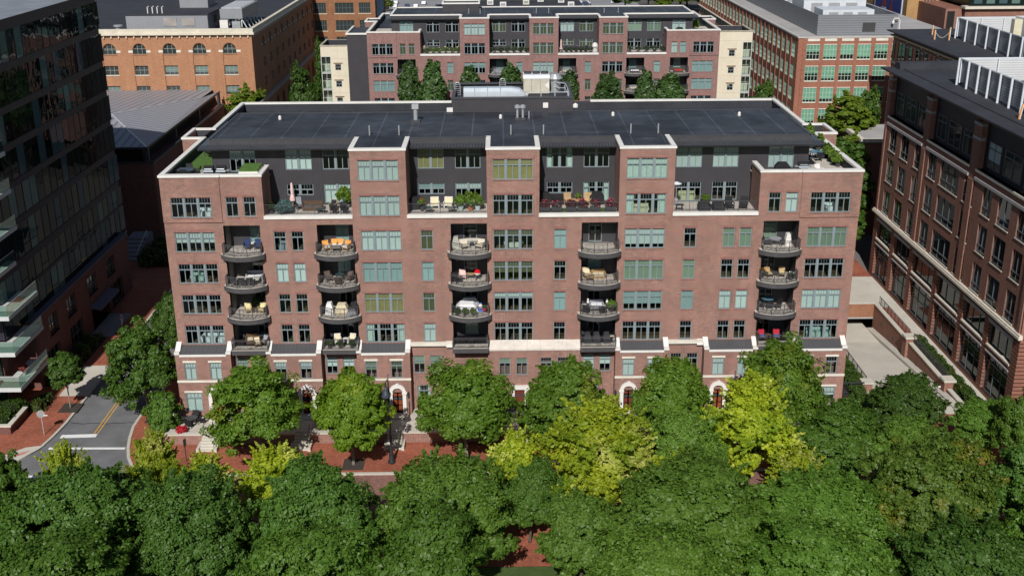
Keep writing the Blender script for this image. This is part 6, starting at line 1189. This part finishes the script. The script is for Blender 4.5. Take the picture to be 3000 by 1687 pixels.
sofa('brown wicker loveseat with cream cushions '+at(1,2), *P_(1,2,-.1,.9), .2, 1.3, WICK, CREAMC); chair('wicker chair with grey cushion '+at(1,2), *P_(1,2,1.2,.2), -.5, WICK, GREYC); chair('wicker chair with cream cushion near the rail '+at(1,2), *P_(1,2,.6,-.3), .4, WICK, CREAMC); table('dark round glass table '+at(1,2), *P_(1,2,.9,1.3), .55, .72, GLT, DARK)
# second stack
for k, (dx, dy, rz) in enumerate(((-.95,.3,.5),(-.25,.75,.1),(.3,.75,-.1),(.95,.3,-.5))): chair(('leftmost','inner left','inner right','rightmost')[k]+' white chair with orange back cushion '+at(2,5), *P_(2,5,dx,dy), rz, TEAK, WHITEC, ORNC)
table('square slatted table before the orange-cushioned chairs', *P_(2,5,.0,.0), .45, .5, M('grey_slats', (.25,.24,.22), .8), DARK, True)
for k, (dx, dy, rz) in enumerate(((-1.0,.5,.5),(1.0,.5,-.5),(.1,-.55,3.1))): chair(('left','right','front')[k]+' dark brown chair '+at(2,4), *P_(2,4,dx,dy), rz, WICK, M('mocha_cushion', (.11,.09,.08), .9))
table('dark round table among brown chairs '+at(2,4), *P_(2,4,.1,.5), .45, .7, GLT, DARK)
def covered(label, x, y, z, w_, d, h, mat):
    c = thing('covered_furniture', label, 'covered furniture', (x, y, z)); MB().extr([(-w_/2,0),(w_/2,0),(w_/2*.94,h*.55),(w_/2*.6,h),(-w_/2*.6,h*.96),(-w_/2*.97,h*.5)], 'y', -d/2, d/2).build('cover', mat, c); MB().box((-w_/2*1.03,-d/2*1.04,0),(w_/2*1.03,d/2*1.04,.1)).build('hem', mat, c); return c
covered('tall white-covered chair '+at(2,3), *P_(2,3,-1.05,.2), .75, .7, 1.15, CREAMC if False else WHITEC); covered('wide cream-covered sofa '+at(2,3), *P_(2,3,.15,.3), 1.3, .9, 1.0, CREAMC); chair('dark slatted garden chair '+at(2,3), *P_(2,3,1.2,.5), -.2, BLK, None, bh=.7); covered('grey-covered bench at the right rail '+at(2,3), *P_(2,3,1.2,-.5), 1.0, .6, .6, GREYC)
chair('left white slatted chair '+at(2,2), *P_(2,2,-.45,.3), .2, WHITE, CREAMC); chair('right white slatted chair '+at(2,2), *P_(2,2,.95,.3), -.25, WHITE, CREAMC); table('small white table between white slatted chairs', *P_(2,2,.3,.5), .28, .5, WHITE, WHITE); 
for k, dx in enumerate((-1.1, -.05, 1.1)): pot_plant(('left','middle','right')[k]+' potted plant at the rail '+at(2,2), *P_(2,2,dx,-.85), .35, .85, DGR, DARK, seed=33+k)
# middle stack
chair('left round ivory wicker chair '+at(3,5), *P_(3,5,-.45,.5), .4, IVORY, None, w_=.8, bh=.5); chair('right round ivory wicker chair '+at(3,5), *P_(3,5,1.0,.5), -.4, IVORY, None, w_=.8, bh=.5); table('dark square pedestal table between round wicker chairs', *P_(3,5,.28,.9), .5, .85, STONE, DARK, True); covered('pale grey covered barbecue at the left '+at(3,5), *P_(3,5,-1.3,.7), .7, .6, 1.2, M('stone_grey_cover', (.42,.41,.36), .9))
chair('pale pink-covered chair '+at(3,4), *P_(3,4,-.7,.6), .1, PINKC, PINKC); chair('black folding chair at the left '+at(3,4), *P_(3,4,-1.2,-.2), .6, BLK, None); table('dark low table with tan top '+at(3,4), *P_(3,4,.1,1.0), .4, .5, TEAK, DARK)
rk = thing('kettle_grill', 'black grill stand with a red domed lid '+at(3,4), 'grill', P_(3,4,.75,.5)); MB().lathe((0,0,.45),[(.15,0),(.3,.2),(.31,.32)],14).build('bowl', WHITE, rk); MB().lathe((0,0,.77),[(.32,0),(.29,.18),(.12,.3),(.03,.33)],14).build('lid', M('glossy_red', (.55,.01,.015), .3, .05, spec=.5), rk)
for k in range(3): MB().bar((.1*math.cos(2.1*k),.1*math.sin(2.1*k),.5),(.3*math.cos(2.1*k),.3*math.sin(2.1*k),0),.05).build('leg', DARK, rk)
covered('white and grey tarpaulin over furniture '+at(3,3), *P_(3,3,-.35,.4), 2.2, 1.1, .95, WHITEC); covered('grey blanket bundle behind the white tarpaulin, middle third balcony', *P_(3,3,-.1,1.2), 2.0, .5, 1.2, GREYC)
pt = thing('toy_slide', 'blue and white plastic toy '+at(3,3), 'toy', P_(3,3,1.0,.4)); MB().extr([(-.3,0),(.3,0),(.12,.85),(-.12,.85)], 'y', -.15, .15).build('frame', BLUEC, pt); MB().lathe((0,-.2,.4),[(.1,0),(.2,.1),(.2,.3),(.08,.42)],10).build('seat', WHITE, pt)
pot_plant('red pot with small plant '+at(3,3), *P_(3,3,1.4,.3), .2, .6, DGR, REDC, seed=41); 
for k, dx in enumerate((-1.25, -.5, .3)): pot_plant(('left','middle','right')[k]+' leafy rail planter '+at(3,3), *P_(3,3,dx,-.75+.1*abs(dx)), .35, .7, FERN if k else DGR, DARK, seed=42+k, ph=.3)
# fourth stack
chair('wicker armchair with cream cushion '+at(4,4), *P_(4,4,-1.1,.8), .35, M('honey_wicker', (.30,.20,.10), .8, .2, 8), CREAMC, w_=.8, bh=.6); sofa('honey wicker loveseat with cream cushions '+at(4,4), *P_(4,4,.0,.8), 0, 1.3, M('honey_wicker', (.30,.20,.10)), CREAMC); table('low wicker footstool '+at(4,4), *P_(4,4,-.9,.0), .35, .35, M('honey_wicker', (.30,.20,.10)), WICK, True)
sofa('grey cushioned sofa facing the rail '+at(4,3), *P_(4,3,-.1,.9), 0, 1.3, GREYC, WHITEC); table('grey cloth-covered low table '+at(4,3), *P_(4,3,-.1,.2), .65, .45, GREYC, GREYC, True); pot_plant('bright round bush in a pot '+at(4,3), *P_(4,3,1.3,-.1), .5, 1.2, FERN, DARK, seed=45, n=1200)
for k, dx in enumerate((-.95, .95)):
    f = thing('figurine', ('left','right')[k]+' small white figurine on a stand '+at(4,3), 'figurine', P_(4,3,dx,.9)); MB().box((-.15,-.15,0),(.15,.15,.55)).build('stand', DARK, f); MB().lathe((0,0,.55),[(.1,0),(.14,.15),(.07,.3),(.11,.4),(.03,.5)],10).build('figure', WHITE, f)
chair('black iron chair at the left rail '+at(4,3), *P_(4,3,-1.2,-.4), 2.8, BLK, None); chair('black iron chair with white towel '+at(4,3), *P_(4,3,.4,-.6), 3.3, BLK, WHITEC)
for k, dx in enumerate((-1.0, -.1, .9)): covered(('left','middle','right')[k]+' black-covered chair '+at(4,2), *P_(4,2,dx,.1), .8, .75, 1.0, M('charcoal_cover', (.045,.045,.05), .85))
table('cream stool at the right '+at(4,2), *P_(4,2,1.45,.4), .25, .5, CREAMC, CREAMC, True)
# rightmost stack
table('grey round table '+at(5,5), *P_(5,5,-.3,.8), .6, .72, GREYC, DARK)
for k, dx in enumerate((-1.05, .55)): chair(('left','right')[k]+' dark mesh chair '+at(5,5), *P_(5,5,dx,.8), 1.57-3.14*k, DARK, None)
covered('silver and white hooded barbecue '+at(5,5), *P_(5,5,.9,.7), .55, .6, 1.25, WHITE)
chair('left tan-cushioned chair '+at(5,4), *P_(5,4,-.75,.5), .4, WICK, YELC, TEAK); chair('right tan-cushioned chair '+at(5,4), *P_(5,4,.55,.6), -.2, WICK, YELC, TEAK); table('small dark table between tan-cushioned chairs', *P_(5,4,-.1,.7), .3, .5, DARK, DARK); pot_plant('orange-flowered plant at the left end '+at(5,4), *P_(5,4,-1.45,.3), .3, 1.0, DGR, DARK, seed=47, col=M('orange_petals', (.55,.14,.02)), flowers=160); pot_plant('white-flowered plant at the right rail '+at(5,4), *P_(5,4,1.2,-.4), .35, .8, DGR, DARK, seed=48, col=WF, flowers=60)
table('round blue glass table '+at(5,3), *P_(5,3,-.45,1.2), .6, .8, M('blue_glass_top', (.10,.22,.30), .12, .1, spec=.6), DARK)
for k, (dx, dy) in enumerate(((-1.2,.6),(.3,.4),(-.5,.3))): chair(('left','right','front')[k]+' black iron chair '+at(5,3), *P_(5,3,dx,dy), (1.2,-1.2,3.14)[k], BLK, None)
for k, dx in enumerate((-1.0, .45)): chair(('left','right')[k]+' dark wicker chair, red back and blue seat, '+at(5,2), *P_(5,2,dx,.3), .1-.2*k, WICK, BLUEC, REDC)
table('dark wicker drum table between the red and blue chairs', *P_(5,2,-.28,.5), .28, .5, WICK, WICK)
# terraces between the brick piers
Z0 = 21.3
def umbrella_closed(label, x, y, z):
    u = thing('umbrella', label, 'umbrella', (x, y, z)); MB().lathe((0,0,0),[(.28,0),(.28,.08),(.05,.1)],12).build('base', DARK, u); MB().tube([(0,0,0),(0,0,2.45)], .03, 6).build('pole', TEAK, u); MB().lathe((0,0,.7),[(.30,0),(.24,.3),(.13,.6),(.15,1.1),(.10,1.65),(.02,1.8)],10).build('canopy', PINKC, u)
umbrella_closed('closed pale pink umbrella standing on the leftmost terrace', -20.7, 3.6, Z0)
o = shrub('blue-green spreading juniper at the rail of the leftmost terrace', -21.2, 1.6, 1.2, 1.0, 1500, BLGR, seed=50, size=.13, z=Z0); 
sofa('dark brown sectional sofa at the middle of the leftmost terrace', -18.6, 2.6, Z0, 0, 1.9, WICK, M('mocha_cushion', (.11,.09,.08))); chair('brown lounge chair with wooden arms, left of the yucca', -16.6, 2.5, Z0, -.3, TEAK, BLK); chair('dark lounge chair tipped back beside the pink umbrella', -19.9, 2.9, Z0, .5, BLK, GREYC, bh=.8); table('dark low table on the leftmost terrace', -17.6, 1.5, Z0, .45, .45, GLT, DARK, True); pot_plant('bright yucca in a dark pot at the right of the leftmost terrace', -15.5, 2.9, Z0, .75, 2.3, FERN, DARK, 700, .5, .28, 51, .2); pot_plant('small rounded cactus-like plant at the left rail of the leftmost terrace', -22.4, 1.5, Z0, .3, 1.1, DGR, DARK, seed=52); chair('black iron chair at the rail of the leftmost terrace', -16.3, 1.3, Z0, 2.8, BLK, None); chair('second black chair near the right rail of the leftmost terrace', -15.3, 1.3, Z0, 2.9, BLK, BLK)
grill('black-covered grill at the left of the second terrace', -8.5, 2.6, Z0, .2); pot_plant('red-flowering plant beside the covered grill', -7.9, 2.0, Z0, .45, 1.2, FERN, DARK, seed=53, col=REDC, flowers=60)
for k, x in enumerate((-6.7, -5.4)): chair(('left','right')[k]+' white slatted armchair on the second terrace', x, 2.8, Z0, .1-.2*k, WHITE, CREAMC, w_=.8, bh=.65)
table('small round grey table between the white armchairs', -6.05, 2.7, Z0, .28, .5, GREYC, GREYC); table('dark glass table by the rail, left on the second terrace', -7.2, 1.4, Z0, .45, .5, GLT, DARK); table('dark glass table by the rail, middle of the second terrace', -5.0, 1.4, Z0, .45, .5, GLT, DARK)
for k, (x, R_, H) in enumerate(((-4.15,.65,1.5),(-3.2,.75,1.7),(-2.5,.6,1.4))): pot_plant(('left','middle','right')[k]+' bright palm-like plant in a pot on the second terrace', x, 2.0, Z0, R_, H, FERN, TERRA if k == 1 else BL['T'], 700, .5, .3, 55+k, .2)
tf = MB().box((3.5,.5,Z0-.01),(10.9,2.4,Z0+.03)).build('artificial_turf', M('turf_green', (.075,.145,.03), .9, .2, 2, 20), None); tag(tf, 'bright green turf strip behind the red flower boxes', 'turf')
for k, x in enumerate((4.0, 5.1, 6.5, 7.6, 8.8, 10.3)):
    t = thing('flower_box', 'dark rail box of pink and red flowers, '+('leftmost','second','third','fourth','fifth','rightmost')[k]+' on the third terrace', 'flower box', (x, .75, Z0), 0, 'pink flower boxes on the third terrace'); MB().box((-.5,-.2,.3),(.5,.2,.65)).build('box', DARK, t)
    for s in (-.42, .42): MB().box((s-.03,-.15,.03),(s+.03,.15,.3)).build('foot', DARK, t)
    cs, ns, _, _, rg = crown(60+k, .55, 1.25, .6, 10, .45, 420, .12); cs[:, 1] *= .6; link('leaves', leaf_mesh('box_leaves', leafmat('dark_red_leaves', (.10,.03,.03), (.16,.05,.05)), cs, ns, .12, rg), t); kk = rg.choice(len(cs), 170); link('blossoms', leaf_mesh('blossoms', PINK, cs[kk]*1.03, ns[kk], .13, rg, 1), t)
chair('left tan slatted garden chair on the flower terrace', 6.4, 3.4, Z0, .3, TEAK, None, w_=.75, bh=.8); chair('right tan slatted garden chair on the flower terrace', 8.2, 3.4, Z0, -.3, TEAK, None, w_=.75, bh=.8); table('round tan table between tan garden chairs', 7.3, 3.0, Z0, .6, .7, TEAK, TEAK); pot_plant('small plant on the round tan table', 7.3, 3.0, Z0+.7, .3, .6, FERN, TERRA, 200, .2, .14, 68); grill('black-covered grill at the right of the flower terrace', 9.2, 3.9, Z0); grill('black-covered grill at the left end of the flower terrace', 4.0, 3.9, Z0)
sofa('black slatted bench against the wall of the flower terrace', 5.3, 4.0, Z0, 0, 1.4, BLK, BLK)
for k, x in enumerate((19.4, 20.8)): sofa(('left','right')[k]+' black iron bench at the rail of the rightmost terrace', x, 1.3, Z0, 0, 1.15, BLK, M('charcoal_cover', (.045,.045,.05)))
for k, x in enumerate((21.95, 23.3)): chair(('left','right')[k]+' black iron armchair on the rightmost terrace', x, 1.7, Z0, .2-.5*k, BLK, None, w_=.75, bh=.75)
pot_plant('spiky plant in a pot by the rightmost terrace door', 19.9, 3.6, Z0, .4, 1.0, FERN, STONE, 300, .35, .25, 69); ht = thing('patio_heater', 'patio heater with a pale disc top at the left of the rightmost terrace', 'heater', (16.9, 3.0, Z0)); MB().lathe((0,0,0),[(.25,0),(.22,.7),(.04,.75),(.04,2.0)],12).build('stand', GAL, ht); MB().lathe((0,0,2.0),[(.12,0),(.12,.2),(.5,.22),(.1,.4)],16).build('reflector', M('pale_sheet', (.6,.63,.66)), ht); table('dark box table at the left rail of the rightmost terrace', 17.0, 1.3, Z0, .4, .6, DARK, DARK, True)
# rooms behind the glass
for k, (x, z, w_, m1, lb) in enumerate(((-28.5,21.1,1.5,WHITEC,'white sofa behind the top left corner window bank'),(-29.2,8.0,2.4,WHITEC,'long white sofa behind the lowest left window bank'),(-30.2,14.55,1.2,M('pale_teal_cushion', (.42,.55,.5), .9),'pale teal sofa behind the third left window bank'),(13.2,21.1,1.6,CREAMC,'cream seats behind the curtained window right of the flower terrace'),(31.7,21.1,1.0,WHITEC,'white armchair behind the top right corner window bank'),(31.6,8.0,2.2,M('pale_teal_cushion', (.42,.55,.5), .9),'pale teal sofa behind the lowest right window bank'),(.9,17.75,1.7,STONE,'stone-coloured sofa behind the middle upper window bank'),(18.4,21.1,1.6,YELC,'straw-coloured bench behind the rightmost terrace windows'),(-21.5,17.75,1.0,GREYC,'grey armchair behind the upper left paired window'),(9.3,21.1,1.4,GREYC,'grey sofa behind the flower terrace window'))):
    sofa(lb, x, 5.9 if z > 20 and k in (7, 9) else 1.5, z+.01, .15*(-1)**k, w_, m1, m1)
# roof corners
Z1 = 24.43
tf = MB().box((-31.95,5.6,Z1),(-28.6,15.5,Z1+.03)).build('artificial_turf', M('turf_green', (.10,.22,.03)), None); tag(tf, 'green artificial turf on the left roof corner terrace', 'turf')
table('black rectangular table on the left roof corner', -30.9, 4.0, Z1, .75, .72, M('slate_top', (.06,.075,.10), .4), DARK, True)
for k, (dx, dy, rz) in enumerate(((-1.0,.0,1.57),(1.0,.0,-1.57),(0,.85,0),(0,-.85,3.14))): chair('black mesh chair '+('left of','right of','behind','in front of')[k]+' the left roof corner table', -30.9+dx, 4.0+dy, Z1, rz, BLK, None)
grill('left of two steel grills on the left roof corner', -28.4, 2.9, Z1, 0, False); grill('right of two steel grills on the left roof corner', -27.2, 2.9, Z1, 0, False)
pl_ = thing('raised_planter', 'white raised planter topped with turf at the inner left roof corner', 'planter', (-23.9, 1.4, Z1)); MB().box((-1.1,-.9,0),(.7,1.6,1.25)).build('box', WHITE, pl_); MB().extr([(-.88,1.25),(1.58,1.25),(1.5,1.5),(-.8,1.36)], 'x', -1.08, .68).build('turf', M('turf_green', (.10,.22,.03)), pl_)
hc = thing('hanging_chair', 'dark egg chair on the turf of the left roof corner', 'chair', (-30.4, 11.5, Z1)); MB().lathe((0,0,.4),[(.2,0),(.55,.25),(.6,.6),(.45,1.0),(.15,1.25)],14).build('shell', BLK, hc); MB().tube([(-.7,.5,0),(-.7,.5,1.4),(-.3,.2,2.1),(0,0,1.7)], .04, 6).build('stand', DARK, hc)
pot_plant('small plant by the egg chair on the left roof corner', -30.9, 13.3, Z1, .5, 1.6, FERN, STONE, 400, .4, .3, 70)
grill('black-covered wide grill on the right roof corner', 27.0, 2.6, Z1); grill('steel grill with black lid on the right roof corner', 29.0, 2.6, Z1, 0, False); chair('white plastic chair on the right roof corner', 30.6, 2.6, Z1, .4, WHITE, None); table('round glass table on the right roof corner', 32.0, 9.0, Z1, .7, .74, M('blue_glass_top', (.10,.22,.30)), DARK)
for k, (dx, dy, rz) in enumerate(((-.95,0,1.57),(.95,0,-1.57),(0,-.95,3.14))): chair('black chair '+('left of','right of','in front of')[k]+' the right roof corner glass table', 32.0+dx, 9.0+dy, Z1, rz, BLK, None)
for k, (x, y, H) in enumerate(((33.3,5.6,1.2),(33.3,6.9,1.3),(33.3,8.2,1.3),(33.3,9.6,1.4),(33.2,12.5,2.0),(33.0,15.5,2.4))): pot_plant(('nearest','second','third','fourth','fifth','farthest')[k]+' potted shrub along the right roof corner parapet', x, y, Z1, .55, H, FERN, DARK, 600, .4, .28, 72+k, .16)
# garden table at the corner house
table('black round iron table on the corner house terrace', -31.0, -2.9, 1.0, .55, .72, DARK, DARK)
for k, (dx, dy, rz) in enumerate(((-.9,.1,1.6),(.9,.1,-1.6),(.1,.75,0),(-.1,-.75,3.1))): chair('black iron chair '+('left of','right of','behind','in front of')[k]+' the corner house table', -31.0+dx, -2.9+dy, 1.0, rz, BLK, None)
# rear block terraces and balconies
Y2 = 103.5
for i, (x0, x1, n, c) in enumerate(((-13.5,-7.8,6,'mixed bright flowers'),(-1.2,4.8,6,'green plants'),(12.0,16.4,6,'purple flowers'),(23.6,29.6,5,'small plants'))):
    for k in range(n):
        x = x0+(x1-x0)*k/(n-1); pot_plant('potted %s, %s along the %s rear-block terrace' % (c, ('first','second','third','fourth','fifth','sixth')[k], ('leftmost','second','third','rightmost')[i]), x, Y2+.9, Z0, .5, 1.25, (FERN, DGR, DGR, DGR)[i], DARK, 220, .4, .25, 90+i*8+k, .2, (YELC, WF, M('purple_petals', (.25,.15,.32), .7), WF)[i], (40, 10, 90, 20)[i])
wc = thing('covered_furniture', 'tall white-covered furniture at the right of the purple-flower rear terrace', 'covered furniture', (17.2, Y2+1.0, Z0)); MB().lathe((0,0,0),[(.55,0),(.55,1.3),(.4,1.75),(.1,1.9)],12).build('cover', WHITE, wc); MB().lathe((0,0,0),[(.58,0),(.58,.08)],12).build('hem', WHITE, wc)
umbrella_closed('closed white umbrella at the left of the purple-flower rear terrace', 11.0, Y2+1.2, Z0)
for k, (x, r, m1, m2, lb) in enumerate(((-.5,5,GREYC,GREYC,'grey patio sofa on the top balcony, second rear stack'),(12.1,5,GREYC,CREAMC,'grey sofa with cream cushions on the top balcony, third rear stack'),(24.5,5,DARK,WHITEC,'dark sofa with white cushions on the top balcony, fourth rear stack'),(32.5,5,WICK,M('bright_red_cushion', (.62,.02,.02), .85),'bright red cushioned sofa on the top balcony, rightmost rear stack'),(24.5,4,GREYC,CREAMC,'cream cushioned sofa on the second balcony, fourth rear stack'),(-17.3,5,DARK,GREYC,'dark sofa on the top balcony, leftmost rear stack'))):
    s = sofa(lb, x, Y2+.2, FL[r], 0, 1.7, m1, m2)
table('small dark table on the right rear roof corner', 36.8, Y2+4.0, Z1, .6, .7, DARK, DARK, True); grill('black-covered grill on the right rear roof corner', 32.8, Y2+2.4, Z1); pot_plant('tall plant on the right rear roof corner', 36.5, Y2+6.5, Z1, .6, 2.2, FERN, DARK, 400, .5, .3, 140, .22)
# balconies of the glass building
table('white sheet-draped table on the lowest glass-front balcony', -54.5, 2.2, 3.74, 1.6, .8, WHITEC, WHITEC, True); chair('beige cushioned deck chair on the middle glass-front balcony', -52.4, 1.7, 7.56, -1.3, STONE, CREAMC, w_=1.0, bh=.7); covered('pale green cloth bundle on the lowest glass-front balcony', -51.8, .9, 3.74, 1.4, .8, .5, M('pale_green_cloth', (.42,.46,.38), .9)); pot_plant('red-flowered plant on the lowest glass-front balcony', -49.6, 3.2, 3.74, .5, 1.3, M('dull_red_leaves', (.20,.04,.03), .8), STONE, 400, .4, .28, 141)
# ------------------------------------------------------------------ people
def person(label, x, y, z, rz, shirt, legs, hair, bag=False):
    p = thing('person', label, 'person', (x, y, z), rz); J = [(0,0,.95,.13),(0,0,1.15,.14),(0,0,1.38,.15),(0,0,1.5,.055),(0,.0,1.56,.06),(0,-.01,1.66,.095),(0,-.01,1.74,.075),
      (.17,0,1.42,.06),(.22,.02,1.15,.045),(.22,-.08,.92,.035),(.23,-.1,.82,.03),(-.17,0,1.42,.06),(-.22,.03,1.15,.045),(-.21,.1,.92,.035),(-.21,.12,.82,.03),(.09,0,.88,.10),(.1,-.05,.5,.065),(.1,.05,.08,.045),(.1,-.12,.04,.04),(-.09,0,.88,.10),(-.1,.08,.5,.065),(-.1,.22,.1,.045),(-.1,.08,.04,.04)]
    E_ = [(0,1),(1,2),(2,3),(3,4),(4,5),(5,6),(2,7),(7,8),(8,9),(9,10),(2,11),(11,12),(12,13),(13,14),(0,15),(15,16),(16,17),(17,18),(0,19),(19,20),(20,21),(21,22)]
    def skin(name, idx, grow, mat):
        mp = {v: i for i, v in enumerate(idx)}; me = bpy.data.meshes.new(name); me.from_pydata([J[v][:3] for v in idx], [(mp[a], mp[b]) for a, b in E_ if a in mp and b in mp], []); o = link(name, me, p); md = o.modifiers.new('skin', 'SKIN'); sv = me.skin_vertices[0].data
        for v, i in mp.items(): sv[i].radius = (J[v][3]*grow,)*2
        sv[0].use_root = True; o.modifiers.new('sub', 'SUBSURF').levels = 1; o.modifiers['sub'].render_levels = 1; me.materials.append(mat); return o
    skin('body', list(range(len(J))), 1.0, M('skin_tone', (.42,.25,.17), .6, .05)); skin('shirt', [0,1,2,7,8,11,12], 1.13, shirt); skin('trousers', [0,15,16,17,19,20,21], 1.12, legs); MB().lathe((0,.015,1.63),[(.10,0),(.112,.07),(.09,.15),(.03,.19)],12).build('hair', hair, p, smooth=True)
    return p
person('person in pale lilac top and white skirt walking up the shaded entrance path', -47.1, 25.9, 0, 2.6, M('lilac_cloth', (.45,.38,.55), .9), WHITEC, BLK); person('person in grey clothes standing at the left end of a rear-block terrace', -14.0, Y2+1.3, Z0, .2, M('grey_cloth', (.24,.24,.26), .9), M('dark_cloth', (.06,.06,.07), .9), BLK)
# ------------------------------------------------------------------ parked cars far behind
TYRE = M('tyre', (.02,.02,.02), .8); CGL = M('car_glass', (.02,.025,.03), .1, spec=.6)
def car(label, x, y, rz, paint):
    c = thing('parked_car', label, 'car', (x, y, -.2), rz, 'cars in the far parking lot'); b_ = MB(); prof = [(-2.2,.35),(2.2,.35),(2.25,.7),(2.1,.85),(1.2,.95),(.6,1.4),(-1.1,1.45),(-1.9,1.0),(-2.2,.9)]; b_.extr(prof, 'y', -.88, .88); b_.build('body', paint, c)
    MB().extr([(1.1,.97),(.58,1.36),(-1.05,1.4),(-1.75,1.02)], 'y', -.895, .895).build('windows', CGL, c); MB().extr([(1.2,.96),(.62,1.4),(.66,1.42),(1.26,.98)], 'y', -.75, .75).build('windscreen', CGL, c)
    for sx_ in (-1.35, 1.4):
        for sy_ in (-.8, .8): w_ = MB().tube([(sx_,sy_-.11,.33),(sx_,sy_+.11,.33)], .33, 14).build('wheel', TYRE, c); MB().tube([(sx_,sy_-.12 if sy_ < 0 else sy_+.09,.33),(sx_,sy_-.09 if sy_ < 0 else sy_+.12,.33)], .19, 10).build('rim', GAL, w_)
    return c
CP = [M('paint_'+n, c, .25, .03, spec=.6) for n, c in (('silver', (.55,.56,.58)), ('white', (.8,.8,.8)), ('black', (.02,.02,.022)), ('navy', (.04,.06,.11)), ('red', (.3,.03,.03)))]
CL = [(-48.2,403,1.5,0,'silver car in the back row of the far parking lot'),(-45.4,401,1.5,1,'white car beside the silver one in the far back row'),(-44.5,386,1.5,1,'white car in the front row of the far parking lot'),(-48,381,1.5,2,'black car in the front row of the far parking lot, left'),(-51,384,1.5,1,'white car partly behind the mural block'),(-39.5,387,1.5,3,'dark blue car near the middle of the front row, far left lot'),(-35.6,386,1.5,1,'white car at the right of the front row, far left lot'),(-33,398,1.5,1,'white van-like car behind the right white car'),(36.9,389,0,3,'dark blue car right of the low dark roof'),(37,394,0,0,'silver car just behind the dark blue car'),(36.6,400,0,1,'white car behind the silver car, right of the low dark roof'),(50,398,1.2,1,'white car among the far right bushes'),(52,404,1.2,2,'black car among the far right bushes'),(-33,430,0,0,'silver car on the far pale road'),(10,425,0,4,'red car far beyond the low dark roof')]
for x, y, rz, p, lb in CL: car(lb, x, y, rz, CP[p])
